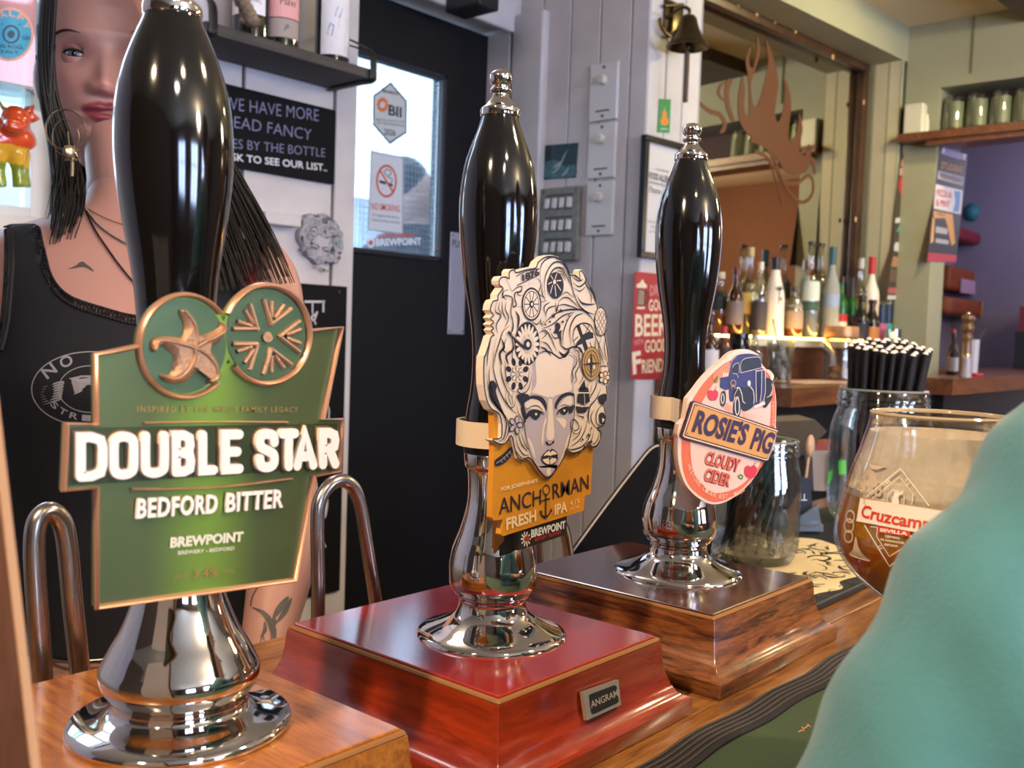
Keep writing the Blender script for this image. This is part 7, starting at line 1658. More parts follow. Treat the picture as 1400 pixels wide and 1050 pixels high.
simple(1321, 0.862, 482, 15, 'salt_cellar', 'clear glass salt cellar in front of the pepper mill', 'salt cellar', [(0, 0), (1, 0), (1, 0.1), (0.8, 0.2), (0.75, 0.75), (0.5, 0.8), (0, 0.8)], M('salt_glass', '#b9b4c4', 0.25, trans=0.3), [('metal_cap', [(0, 0.8), (0.62, 0.8), (0.6, 0.92), (0.3, 1.0), (0, 1.0)], m_steel)])
simple(1330, 0.975, 464, 14, 'cutlery_pot', 'pale pot of cutlery right of the pepper mill', 'pot', [(0, 0), (0.9, 0), (1, 1), (0.9, 1), (0.82, 0.1), (0, 0.1)], M('pot_pale', '#b4b4c8', 0.4))
p, k = on2(1330, 0.975); p = p+RTh*0.006
for i in range(1):
    p = p-RTh*0.011*i
    zz = at_pl(1330, 452, (0, 0.975, 0), (0, 1, 0))[2]
    tag(MB().tube([p+np.array([0, 0.002*i, 0.03]), np.array([p[0], p[1], zz-0.03])+RTh*(0.008+0.006*i), np.array([p[0], p[1], zz+0.012])+RTh*(0.032+0.016*i)], [0.003, 0.003, 0.006], 8).build('dark_knife', M('knife_dark', '#2c2730', 0.4)), 'dark handled knife leaning out of the pale pot', 'knife')
pr_ = at_pl(1336, 505, (0, 0.87, 0), (0, 1, 0))
tag(MB().box((pr_[0], 0.88, CZ2+0.005), (0.07, 0.04, 0.009), 0.002).build('red_tray', M('red_plastic', '#b02436', 0.4)), 'small flat red tray on the end counter behind the salt cellar', 'tray')
# leather-look wall bags and rack on the purple wall
PW = 1.62
def wallbox(px0, px1, y0_, y1_, dep, bev): 
    a, b = at_y(px0, y0_, PW-dep), at_y(px1, y1_, PW-dep)
    return MB().box(((a[0]+b[0])/2, PW-dep/2-0.001, (a[2]+b[2])/2), (abs(a[0]-b[0]), dep, abs(a[2]-b[2])), bev, 3)
mtanl = M('tan_leather', '#8a4426', 0.5, noise=0.2, nscale=12); mredl = M('red_leather', '#7a2232', 0.5, noise=0.2, nscale=12)
for nm, lb, args, mt_, hook in (('wall_basket', 'red and brown basket hanging highest on the purple wall', (1310, 1366, 308, 343, 0.12, 0.02), mredl, '#b0703c'), ('wall_basket', 'brown framed basket holding a pale card on the purple wall', (1300, 1344, 362, 404, 0.10, 0.02), mtanl, '#6a3320'), ('wall_basket', 'rounded tan basket hanging lowest on the purple wall', (1296, 1357, 404, 437, 0.14, 0.03), mtanl, '#a86a38')):
    mb = wallbox(*args); b = np.array(mb.v); t = thing(nm, lb, 'basket', (b[:, 0].mean(), PW, b[:, 2].min()), 'baskets on the purple wall'); mb.build('basket_body', mt_, t)
    xx = b[:, 0].min()+(b[:, 0].max()-b[:, 0].min())*0.74
    MB().box((xx, b[:, 1].min()-0.003, b[:, 2].mean()), ((b[:, 0].max()-b[:, 0].min())*0.10, 0.008, (b[:, 2].max()-b[:, 2].min())*0.98), 0.002).build('basket_strap', M('strap_'+hook, hook, 0.5), t)
a = at_y(1318, 398, PW-0.106); b = at_y(1336, 388, PW-0.106)
tag(MB().box(((a[0]+b[0])/2, PW-0.108, (a[2]+b[2])/2), (abs(a[0]-b[0])*1.6, 0.003, abs(a[2]-b[2])*1.4)).build('pale_card', M('pale_lilac_card', '#a890b4', 0.6)), 'pale lilac card tucked in the framed basket on the purple wall', 'card')
for nm, lb, c, r, col in (('toy_ball', 'teal crumpled bag poking from the top basket', (1332, 288), 0.075, '#2f7a90'), ('toy_ball', 'pink round object in the top basket', (1352, 297), 0.06, '#8a4a56')):
    q = at_y(c[0], c[1]+4, PW-0.07)
    tag(MB().ball(q, r, 1.1, 0.7, 0.8, 16).build('stuffed_bag' if 'teal' in lb else 'round_cushion', M('toy_'+col, col, 0.6, noise=0.4, nscale=18, bump=0.8, bscale=18), smooth=180), lb, 'bag' if 'teal' in lb else 'cushion')
# dark unit with red holder on the far pier
a = at_pl(1388, 455, (0, 1.19, 0), (0, 1, 0)); dk = thing('dark_cabinet', 'tall dark cabinet with red edged holders at the right edge of the purple room', 'cabinet', (a[0]+0.1, 1.1, 0))
MB().cor((a[0], 1.02, CZ2+0.001), (a[0]+0.30, 1.19, at_pl(1388, 453, (0, 1.19, 0), (0, 1, 0))[2])).build('cabinet_body', M('cabinet_black', '#141218', 0.4), dk)
z0_ = at_pl(1388, 453, (0, 1.19, 0), (0, 1, 0))[2]; z1_2 = at_pl(1388, 422, (0, 1.19, 0), (0, 1, 0))[2]
fm = MB()
for x in (0.01, 0.28): fm.cor((a[0]+x, 1.10, z0_), (a[0]+x+0.012, 1.18, z1_2))
fm.cor((a[0]+0.01, 1.10, z1_2), (a[0]+0.292, 1.18, z1_2+0.012)); fm.build('red_holder', M('holder_red', '#7a2030', 0.4), dk)
for k in range(3): MB().cor((a[0]+0.035+k*0.08, 1.12, z0_+0.001), (a[0]+0.095+k*0.08, 1.17, z1_2-0.01)).build('holder_bottle', M('holder_grey', '#8a8498', 0.3), dk)
# lamp in the orange side room (shows in the mirror)
lp = V((4.25, -1.35, 1.25))
tl2 = thing('table_lamp', 'table lamp with a peach shade in the orange side room, seen in the mirror', 'lamp', (lp.x, lp.y, 0.0))
MB().lathe([(0.0001, 0), (0.15, 0), (0.15, 0.02), (0.03, 0.05), (0.02, 1.15), (0.0001, 1.15)], (lp.x, lp.y, 0), 24).build('lamp_stand', m_brass, tl2, smooth=40)
MB().shell([(0.20, 1.12), (0.11, 1.42), (0.107, 1.42), (0.197, 1.12)], (lp.x, lp.y, 0), 32).build('lamp_shade', M('peach_shade', '#e6b592', 0.8, emit='#ffb98a', estr=0.5), tl2, smooth=50)
lamp('table_lamp_bulb', 'POINT', (lp.x, lp.y, 1.30), 4, (1.0, 0.7, 0.45), 0.04)

# ------------------------------------------------------------------ window sill things at the left: gin bottle on a glass shelf, painted cow
SLZ = WZ0
gsz = at_y(20, 125, 1.72)[2]
gsh = MB().cor((WX0+0.002, 1.66, gsz-0.005), (WX1-0.035, 1.82, gsz)).build('glass_shelf', pane('shelf_glass', '#dfeee6', 0.12))
tag(gsh, 'clear glass shelf across the window with the pink gin bottle on it', 'shelf')
gp2 = at_y(10, 120, 1.72); c = (gp2[0], 1.735, gsz+0.0006); R = 0.050
gn = thing('gin_bottle', 'pink gin bottle with a round blue label on the glass shelf in the window', 'bottle', c)
MB().lathe([(0.0001, 0), (R*0.95, 0), (R, 0.006), (R, 0.15), (R*0.9, 0.175), (R*0.4, 0.20), (R*0.33, 0.22), (R*0.33, 0.27), (0.0001, 0.27)], c, 40).build('bottle_glass', M('gin_pink', '#f0b6b8', 0.15, trans=0.55, ior=1.15), gn, smooth=50)
MB().lathe([(0.0001, 0.27), (R*0.42, 0.27), (R*0.42, 0.30), (0.0001, 0.30)], c, 24).build('stopper', M('bare_wood', '#cfa877', 0.7), gn)
lc = at_y(13, 46, 1.685); D = cyl_draw(c, R+0.0004, atan2(-c[1], -c[0])); D.guess = (0.0, 0.1)
D.ell('o', (13, 47), 33, 37, 0.0003); D.ell('b', (13, 47), 29.5, 33.5, 0.0006); D.ering('d', (15, 47), 10.5, 11.5, 2.5, 0.0009); D.ell('d', (15, 47), 5, 5.5, 0.0009)
D.stroke('d', [(3, 33), (28, 62)], 1.2, 0.0010, smooth=False); D.stroke('d', [(27, 33), (3, 62)], 1.2, 0.0010, smooth=False)
D.arc_text('o', 'MALFY', (13, 47), 22, 25, radians(-150), radians(-12), 9, 0.0009, bold=0.03)
D.text('d', 'GIN', (30, 54), (41, 55), 5, 0.0009, bold=0.02); D.text('d', 'GIN ROSA', (-8, 66), (32, 68), 4.5, 0.0009, bold=0.02); D.text('d', 'ITALY', (-2, 73), (26, 74), 4, 0.0009, bold=0.02)
D.flush(gn, {'o': ('label_peach_print', M('gin_peach', '#e0a48c', 0.5)), 'b': ('label_disc', M('gin_blue', '#3c9fc0', 0.5)), 'd': ('label_dark_print', M('gin_dark', '#26465e', 0.5))})
# painted cow figurine
cw_ = thing('cow_figurine', 'glossy painted cow figurine in orange, yellow and green on the window sill', 'figurine', tuple(np.array([at_y(5, 255, 1.75)[0], 1.76, SLZ])))
def cp(x, y, o=0.0): return at_y(x, y, 1.755+o)
mcow = MB()
Zm = lambda x, y: (x/3.5, y/3.5)
def cpt_(x, y, o=0.0): return cp(*Zm(x, y), o)
body = MB()
body.tube(crom([cp(-62, 196), cp(-40, 192), cp(-15, 192), cp(8, 192), cp(24, 196), cp(33, 208)], 4), [float(r) for r in np.interp(np.linspace(0, 5, 21), [0, 1, 2, 3, 4, 5], [0.018, 0.036, 0.038, 0.038, 0.034, 0.022])], 18)
body.tube([cp(10, 190), cp(20, 176, -0.012), cp(22, 166, -0.022)], [0.030, 0.026, 0.022], 14)
body.ball(cp(21, 164, -0.026), 0.0255, 0.95, 0.9, 0.95, 18); body.box(cp(19, 173, -0.050), (0.030, 0.030, 0.022), 0.007, 3)
for o_, x in ((-0.018, 24), (0.018, 31), (-0.018, -2), (0.018, -46), (-0.018, -54)):
    body.tube([cp(x-2, 208, o_), cp(x, 235, o_), cp(x+2, 256.5, o_)], [0.016, 0.0105, 0.012], 12)
ob = None
def remesh(mb, voxel, name='tmp', smooth=3):
    me = bpy.data.meshes.new(name); me.from_pydata(mb.v, [], mb.f); me.update()
    b = bmesh.new(); b.from_mesh(me); bmesh.ops.recalc_face_normals(b, faces=b.faces); b.to_mesh(me); b.free()
    o = bpy.data.objects.new(name, me); COL.objects.link(o)
    r = o.modifiers.new('r', 'REMESH'); r.mode = 'VOXEL'; r.voxel_size = voxel
    if smooth: s = o.modifiers.new('s', 'SMOOTH'); s.iterations = smooth; s.factor = 0.5
    m2 = bpy.data.meshes.new_from_object(o.evaluated_get(bpy.context.evaluated_depsgraph_get()))
    vs = np.zeros(len(m2.vertices)*3); m2.vertices.foreach_get('co', vs); fs = [tuple(p.vertices) for p in m2.polygons]
    bpy.data.objects.remove(o); bpy.data.meshes.remove(me); bpy.data.meshes.remove(m2)
    out = MB(); out.v = [tuple(p) for p in vs.reshape(-1, 3)]; out.f = fs; out.mi = [0]*len(fs); return out
def paint(o, fn, attr='Col'):
    me = o.data; n = len(me.vertices); co = np.zeros(n*3); me.vertices.foreach_get('co', co); co = co.reshape(-1, 3)+np.array(LOC[o])
    c = fn(co); a = me.color_attributes.new(attr, 'FLOAT_COLOR', 'POINT'); a.data.foreach_set('color', np.hstack([c, np.ones((n, 1))]).astype(np.float32).ravel())
def vmat(name, rough=0.4, **k):
    m = M(name, '#808080', rough, **k); nt = m.node_tree; a = nt.nodes.new('ShaderNodeAttribute'); a.attribute_name = 'Col'; nt.links.new(a.outputs['Color'], nt.nodes['Principled BSDF'].inputs['Base Color']); return m
rm = remesh(body, 0.0035)
cb_ = rm.build('cow_body', vmat('cow_glaze', 0.12, coat=1.0), cw_, smooth=180)
zmid = cp(20, 203)[2]; zlow = cp(20, 228)[2]
C_o, C_y, C_g = np.array(lin('#e0552c')[:3]), np.array(lin('#e8b53a')[:3]), np.array(lin('#8a9a2a')[:3])
paint(cb_, lambda co: np.where((co[:, 2] > zmid)[:, None], C_o, np.where((co[:, 2] > zlow)[:, None], C_y, C_g)))
hm = MB(); hm.tube(crom([cp(10, 152, -0.02), cp(3, 146, -0.02), cp(-1, 138, -0.02)], 4), [0.006, 0.0055, 0.005, 0.0045, 0.004, 0.003, 0.0025, 0.002, 0.001], 10); hm.build('horn', M('cow_horn', '#a88a3c', 0.2), cw_, smooth=180)
em = MB(); em.tube([cp(33, 157, -0.022), cp(40, 151, -0.022), cp(47, 144, -0.022)], [0.007, 0.0085, 0.001], 10); em.tube([cp(35, 163, -0.022), cp(44, 160, -0.022), cp(55, 163, -0.022)], [0.007, 0.0095, 0.001], 10)
em.build('ears', M('cow_orange', '#dd5026', 0.15, coat=1.0), cw_, smooth=180)
# ------------------------------------------------------------------ barmaid
def Wp(x, y, d): return at_d(x, y, d)
WF = ray(165, 300); WF[2] = 0; WF /= np.linalg.norm(WF); WR = np.array([WF[1], -WF[0], 0])   # she faces the camera
UPV = np.array([0, 0, 1.0])
def ringpx(cx, cy, d, hw, hd, n=40, e=2.3):
    c = Wp(cx, cy, d); k = d/FPX; out = []
    for i in range(n):
        a = 2*pi*i/n; ca, sa = cos(a), sin(a)
        x = abs(ca)**(2/e)*np.sign(ca)*hw*k; y_ = abs(sa)**(2/e)*np.sign(sa)*hd
        p = c+WR*x+WF*y_; p[2] = c[2]; out.append(tuple(p))
    return out
TL = [(236, 174, 44, 0.044, 1.135), (262, 175, 50, 0.050, 1.13), (285, 177, 66, 0.058, 1.13), (305, 180, 105, 0.066, 1.13), (325, 182, 158, 0.076, 1.125), (345, 184, 196, 0.084, 1.12), (370, 184, 212, 0.092, 1.115), (400, 183, 200, 0.100, 1.11), (440, 181, 180, 0.108, 1.10), (480, 180, 172, 0.118, 1.09), (520, 180, 170, 0.124, 1.085), (560, 180, 167, 0.122, 1.09), (610, 181, 160, 0.113, 1.095), (680, 184, 150, 0.103, 1.10), (750, 187, 146, 0.098, 1.10), (810, 189, 149, 0.098, 1.10), (870, 191, 160, 0.102, 1.10), (930, 192, 176, 0.108, 1.10), (1000, 193, 188, 0.114, 1.105), (1060, 194, 190, 0.114, 1.105)]
def torso_rings(n=40, step=1, grow=0.0, y0=None, y1=None):
    ys = np.array([t[0] for t in TL], float); arr = np.array([t[1:] for t in TL], float)
    q = np.arange(y0 if y0 is not None else ys[0], (y1 if y1 is not None else ys[-1])+0.1, step)
    out = []
    P = crom([tuple(t) for t in TL], 8); P = np.array(P)
    for y_ in q:
        v = [np.interp(y_, P[:, 0], P[:, j]) for j in range(1, 5)]
        k = v[3]/FPX; out.append(ringpx(v[0], y_, v[3], v[1]+grow/k, v[2]+grow, n))
    return out
bd_ = MB(); bd_.loft(torso_rings(40, 8))
def limb(pts, rs, seg=16):
    c = crom([tuple(p)+(r,) for p, r in zip(pts, rs)], 5); bd_.tube([q[:3] for q in c], [float(q[3]) for q in c], seg)
limb([Wp(335, 358, 1.12), Wp(362, 392, 1.115), Wp(374, 470, 1.11), Wp(384, 600, 1.11), Wp(392, 668, 1.10)], [0.042, 0.041, 0.036, 0.033, 0.032])
limb([Wp(392, 655, 1.10), Wp(392, 700, 1.085), Wp(384, 780, 1.05), Wp(368, 860, 1.01), Wp(356, 925, 0.975)], [0.034, 0.036, 0.035, 0.028, 0.023])
limb([Wp(20, 352, 1.12), Wp(-20, 392, 1.12), Wp(-40, 500, 1.12), Wp(-52, 660, 1.11)], [0.050, 0.047, 0.041, 0.034])
limb([Wp(-52, 650, 1.11), Wp(-48, 720, 1.09), Wp(-20, 850, 1.02), Wp(0, 930, 0.985)], [0.034, 0.036, 0.030, 0.023])
def hand(wr, dirv, side):
    dirv = np.array(dirv, float); dirv /= np.linalg.norm(dirv); n_ = np.cross(dirv, side); n_ /= np.linalg.norm(n_); side = np.array(side, float)
    pal = wr+dirv*0.085
    for k, (o, L) in enumerate(((-0.028, 0.066), (-0.009, 0.075), (0.010, 0.070), (0.028, 0.055))):
        b = wr+dirv*0.03+side*o*0.7; m = pal+side*o; t1 = m+dirv*L*0.5+n_*0.012; t2 = m+dirv*L*0.85+n_*0.036
        bd_.tube([b, m, t1, t2], [0.014, 0.0115, 0.009, 0.007], 8)
    bd_.tube([wr+dirv*0.02-side*0.02, wr+dirv*0.05-side*0.045+n_*0.01, wr+dirv*0.085-side*0.052+n_*0.03], [0.014, 0.011, 0.008], 8)
hand(Wp(356, 925, 0.975), Wp(352, 990, 0.955)-Wp(356, 925, 0.975), -RTh)
hand(Wp(0, 930, 0.985), Wp(10, 990, 0.96)-Wp(0, 930, 0.985), RTh)
hipc = Wp(193, 1060, 1.105)
for s_ in (-1, 1):
    h0 = hipc+RTh*s_*0.072; zc = h0[2]
    limb([h0+UPV*0.02, h0-UPV*0.2, np.array([h0[0], h0[1], 0.50]), np.array([h0[0], h0[1], 0.30]), np.array([h0[0], h0[1], 0.09]), np.array([h0[0], h0[1], 0.05])-FWh*0.03], [0.085, 0.078, 0.056, 0.055, 0.040, 0.040])
    limb([np.array([h0[0], h0[1], 0.045])+FWh*0.03, np.array([h0[0], h0[1], 0.04])-FWh*0.10, np.array([h0[0], h0[1], 0.03])-FWh*0.17], [0.042, 0.038, 0.028])
rmb = remesh(bd_, 0.0055, smooth=4)
# head: slices with nose, sockets, lips and chin pushed out of the front
HC = Wp(144, 100, 1.19); HU = UPV
HF = ray(144, 100); HF[2] = 0; HF /= np.linalg.norm(HF)
hy = -HF; hx = np.array([HF[1], -HF[0], 0.0])
prof = np.array([(0.122, 0.006, 0.0, 0.010), (0.118, 0.030, 0.028, 0.045), (0.108, 0.047, 0.052, 0.068), (0.085, 0.062, 0.076, 0.089), (0.055, 0.069, 0.088, 0.099), (0.025, 0.0705, 0.0925, 0.099), (0.0, 0.0695, 0.0900, 0.094), (-0.03, 0.066, 0.0895, 0.082), (-0.05, 0.0615, 0.0885, 0.066), (-0.07, 0.055, 0.0875, 0.050), (-0.09, 0.045, 0.0860, 0.036), (-0.104, 0.034, 0.0815, 0.025), (-0.112, 0.026, 0.072, 0.020), (-0.117, 0.020, 0.055, 0.018)])
G = lambda x, c, s: np.exp(-((x-c)/s)**2)
def head_front(x, z):
    d = 0.0
    ridge = np.interp(z, [-0.047, -0.043, -0.036, -0.02, 0.0, 0.012], [0.0, 0.017, 0.0205, 0.012, 0.004, 0.0]); d += ridge*np.exp(-(x/np.interp(z, [-0.045, -0.03, 0.0], [0.0115, 0.0095, 0.0075]))**2)
    d += 0.0075*(G(x, 0.0135, 0.006)+G(x, -0.0135, 0.006))*G(z, -0.037, 0.0065)
    d -= 0.0115*(G(x, 0.0335, 0.0165)+G(x, -0.0335, 0.0165))*G(z, 0.001, 0.0125)
    d += 0.0030*(G(x, 0.032, 0.02)+G(x, -0.032, 0.02))*G(z, 0.023, 0.008)
    d += 0.0035*(G(x, 0.045, 0.016)+G(x, -0.045, 0.016))*G(z, -0.026, 0.016)
    lw = np.exp(-(abs(x)/0.0235)**3)
    d += 0.0058*lw*G(z, -0.0585, 0.0048)*(1-0.35*G(x, 0, 0.003)) + 0.0072*np.exp(-(abs(x)/0.020)**3)*G(z, -0.0705, 0.0055) - 0.0050*np.exp(-(abs(x)/0.026)**4)*G(z, -0.0640, 0.0016)
    d -= 0.0025*G(z, -0.080, 0.004)*G(x, 0, 0.02); d += 0.0045*G(x, 0, 0.016)*G(z, -0.100, 0.010); d -= 0.0015*G(x, 0, 0.003)*G(z, -0.052, 0.004)
    return d
NZ, NA = 150, 150
zz = np.linspace(-0.117, 0.122, NZ)
hv = []; hloc = []
for z in zz:
    w0, f0, b0 = [np.interp(z, prof[::-1, 0], prof[::-1, j]) for j in (1, 2, 3)]
    for k in range(NA):
        a = 2*pi*k/NA; ca, sa = cos(a), sin(a); e = 2.25 if sa > 0 else 2.0
        x = abs(ca)**(2/e)*np.sign(ca)*w0; y_ = abs(sa)**(2/e)*np.sign(sa)*(f0 if sa > 0 else b0)
        if sa > 0.05: y_ += head_front(x, z)*min(1, (sa-0.05)/0.25)
        hloc.append((x, y_, z)); hv.append(tuple(HC+hx*x+hy*y_+HU*z))
hf = [(i*NA+k, i*NA+(k+1) % NA, (i+1)*NA+(k+1) % NA, (i+1)*NA+k) for i in range(NZ-1) for k in range(NA)]+[tuple(range(NA))[::-1], tuple((NZ-1)*NA+k for k in range(NA))]
hl = lambda x, y_, z: HC+hx*x+hy*y_+HU*z
body_n = len(rmb.v)
rmb.add(hv, hf)
# neck up into the jaw, ears, eyelids
nk = MB(); nk.loft([ringpx(176, 300, 1.13, 56, 0.055, 32, 2.0), ringpx(174, 250, 1.135, 51, 0.051, 32, 2.0), ringpx(168, 205, 1.15, 49, 0.050, 32, 2.0), ringpx(160, 150, 1.17, 52, 0.055, 32, 2.0)]); rmb.add(nk.v, nk.f)
for s_ in (-1, 1):
    er = MB(); er.ball(hl(s_*0.070, -0.008, -0.012), 0.028, 0.28, 0.62, 1.0, 18); rmb.add(er.v, er.f)
ER = 0.0136
eyes_c = [hl(s_*0.0325, 0.0665, 0.0) for s_ in (-1, 1)]
def lidpatch(c, r, upper):
    vs = []; fs = []; n, m = 22, 8
    for i in range(n+1):
        al = -62+124*i/n; op = max(0.0, 1-(al/50)**2)
        edge = 15*op if upper else -14*op
        for j in range(m+1):
            ep = edge+(((68 if upper else -68)-edge)*(j/m))
            A, E = radians(al), radians(ep); v = hx*sin(A)*cos(E)+hy*cos(A)*cos(E)+HU*sin(E); vs.append(tuple(c+v*r*(1.0 if j else 0.992)))
    for i in range(n):
        for j in range(m): a = i*(m+1)+j; fs.append((a, a+1, a+m+2, a+m+1))
    return vs, fs
for c in eyes_c:
    for up_ in (True, False): v_, f_2 = lidpatch(c, 0.0146, up_); rmb.add(v_, f_2)
wm = thing('person', 'barmaid with long dark hair and a dark blue lace-trimmed vest behind the bar', 'person', (hipc[0], hipc[1], 0.0))
m_skin = vmat('skin', 0.42, sss=0.25)
wb = rmb.build('body', m_skin, wm, smooth=180)
def skin_col(co):
    d = co-HC; x = d @ hx; y_ = d @ hy; z = d @ HU
    base = np.array(lin('#b3867c')[:3]); c = np.tile(base, (len(co), 1))
    def mix(mask, col):
        nonlocal c; m_ = np.clip(mask, 0, 1)[:, None]; c = c*(1-m_)+np.array(lin(col)[:3])*m_
    hd_ = (y_ > 0.03) & (abs(z) < 0.13)
    mix(hd_*0.5*(np.exp(-((abs(x)-0.045)/0.018)**2)*np.exp(-((z+0.03)/0.02)**2)), '#cf8880')
    mix(hd_*0.45*np.exp(-(x/0.014)**2)*np.exp(-((z+0.034)/0.012)**2), '#cf8c84')
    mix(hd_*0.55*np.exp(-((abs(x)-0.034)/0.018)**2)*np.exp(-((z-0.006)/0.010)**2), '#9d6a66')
    up_ = -0.0535-0.0045*(abs(x)/0.024)**2+0.0016*np.exp(-((abs(x)-0.006)/0.004)**2)-0.0008*np.exp(-(x/0.002)**2); lo_ = -0.0775+0.0130*(abs(x)/0.024)**2
    s = lambda t: 1/(1+np.exp(-np.clip(t, -30, 30)))
    mix(hd_*(y_ > 0.06)*s((up_-z)/0.0005)*s((z-lo_)/0.0005)*s((0.0245-abs(x))/0.0005), '#8a3f48')
    mix(hd_*(y_ > 0.06)*0.6*np.exp(-((z+0.064)/0.0011)**2)*s((0.024-abs(x))/0.0005), '#5a2530')
    return c
paint(wb, skin_col)
bvh = BVHTree.FromPolygons([V(p) for p in rmb.v], rmb.f)
ey = MB(); ir = MB(); pu = MB()
for c in eyes_c:
    ey.ball(c, ER, seg=24); g = hy*0.995+HU*(-0.04); g /= np.linalg.norm(g)
    Rm = V(g).to_track_quat('Z', 'Y').to_matrix().to_4x4()
    ir.lathe([(0.0066, 0.0117), (0.0066, 0.0123), (0.003, 0.0134), (0.0001, 0.01365)], tuple(c), 24, Rm); pu.lathe([(0.0030, 0.01345), (0.0015, 0.0139), (0.0001, 0.0140)], tuple(c), 18, Rm)
ey.build('eyes', M('eye_white', '#d9cfcc', 0.15), wm, smooth=180); ir.build('irises', M('iris_grey', '#4c5660', 0.15), wm, smooth=60); pu.build('pupils', M('pupil', '#08080a', 0.08), wm, smooth=60)
ls = MB()
for c in eyes_c:
    pts = []
    for al in np.linspace(-54, 54, 16):
        A, E = radians(al), radians(15*max(0, 1-(al/50)**2)); pts.append(c+(hx*sin(A)*cos(E)+hy*cos(A)*cos(E)+HU*sin(E))*0.0149)
    ls.tube(pts, [0.0007]+[0.0015]*14+[0.0008], 6)
    for k in range(2, 15): p = pts[k]; o_ = (p-c)/np.linalg.norm(p-c); ls.tube([p, p+o_*0.003+HU*0.003, p+o_*0.004+HU*0.006], [0.0004, 0.0003, 0.0001], 5)
    low = [c+(hx*sin(radians(al))*cos(radians(-14*(1-(al/50)**2)))+hy*cos(radians(al))*cos(radians(-14*(1-(al/50)**2)))+HU*sin(radians(-14*(1-(al/50)**2))))*0.0148 for al in np.linspace(-48, 48, 14)]
    ls.tube(low, 0.0005, 5)
ls.build('eyelashes', M('lash_black', '#15100f', 0.5), wm)
def hit(x, y, off=0.0):
    d = V(ray(x, y)).normalized(); r = bvh.ray_cast(V(CP), d, 4)
    if r[0] is None: return None
    n_ = r[1] if r[1].dot(d) < 0 else -r[1]
    return np.array(r[0]+n_*off)
bw = MB()
for pts in ([(71, 52), (80, 44.5), (90, 41), (100, 41.5), (110, 45)], [(217, 50), (208, 43), (198, 40), (188, 41), (178, 45)]):
    P = [hit(x, y, 0.0006) for x, y in crom(pts, 4)]; P = [p for p in P if p is not None]; n = len(P)
    bw.tube(P, [0.0005+0.0022*sin(pi*min(1, 0.12+i/n)) for i in range(n)], 6, flat=0.4)
bw.build('eyebrows', M('brow_brown', '#3e2a26', 0.7), wm, smooth=60)
# hair: scalp cap and strands
m_hair = M('dark_hair', '#130e0d', 0.5, noise=0.4, nscale=300)
hr = MB(); cap = []
for (x, y_, z) in hloc: cap.append((x*1.10, y_*1.07-0.006, z*1.05+0.006))
keep = []
for f in hf[:-2]:
    cxyz = np.mean([hloc[i] for i in f], axis=0); x, y_, z = cxyz
    if z > 0.078 or (y_ < 0.035 and z > 0.0) or (y_ < -0.005 and z > -0.10) or (abs(x) > 0.057 and z > 0.03): keep.append(f)
hr.add([tuple(hl(*p)) for p in cap], keep+[hf[-1]])
rh = random.Random(21)
def strands(A, B, n, r=0.0022, wig=3.0, drop=0.0, cut=0.0):
    A = crom(A, 5); B = crom(B, 5); m = len(A)
    for k in range(n):
        t = rh.random(); ph = rh.uniform(0, 6); w_ = rh.uniform(0.3, 1)*wig; e = m-int(cut*rh.random()*m); dd = rh.uniform(-0.012, 0.012)
        P = []
        for i in range(e):
            q = A[i]*(1-t)+B[i]*t; s = i/m; P.append(Wp(q[0]+w_*sin(ph+s*5)*s, q[1]+drop*s, q[2]+dd))
        hr.tube(P, [r*(0.9-0.6*(i/(e-1))**3) for i in range(e)], 5)
strands([(120, -86, 1.10), (68, -40, 1.09), (54, 40, 1.09), (56, 130, 1.09), (68, 200, 1.08), (72, 270, 1.045), (66, 335, 1.02)], [(140, -90, 1.10), (86, -45, 1.07), (74, 30, 1.075), (76, 120, 1.09), (100, 200, 1.10), (116, 265, 1.07), (100, 325, 1.035)], 260, 0.0016, 5, cut=0.35)
strands([(70, 60, 1.06), (66, 150, 1.06), (70, 230, 1.05), (62, 300, 1.02)], [(76, 60, 1.06), (74, 150, 1.06), (110, 230, 1.05), (96, 300, 1.02)], 14, 0.0006, 12)
strands([(150, -90, 1.10), (200, -45, 1.07), (216, 40, 1.08), (222, 130, 1.10), (250, 230, 1.08), (280, 330, 1.04), (300, 400, 1.02)], [(165, -88, 1.10), (222, -35, 1.10), (246, 50, 1.11), (278, 150, 1.13), (330, 245, 1.12), (372, 320, 1.075), (404, 386, 1.06)], 420, 0.0017, 7, cut=0.35)
strands([(80, -60, 1.2), (70, 60, 1.22), (90, 180, 1.22), (110, 330, 1.22)], [(215, -60, 1.2), (235, 60, 1.22), (270, 180, 1.22), (300, 330, 1.22)], 110, 0.004, 4)
hr.build('hair', m_hair, wm, smooth=180)
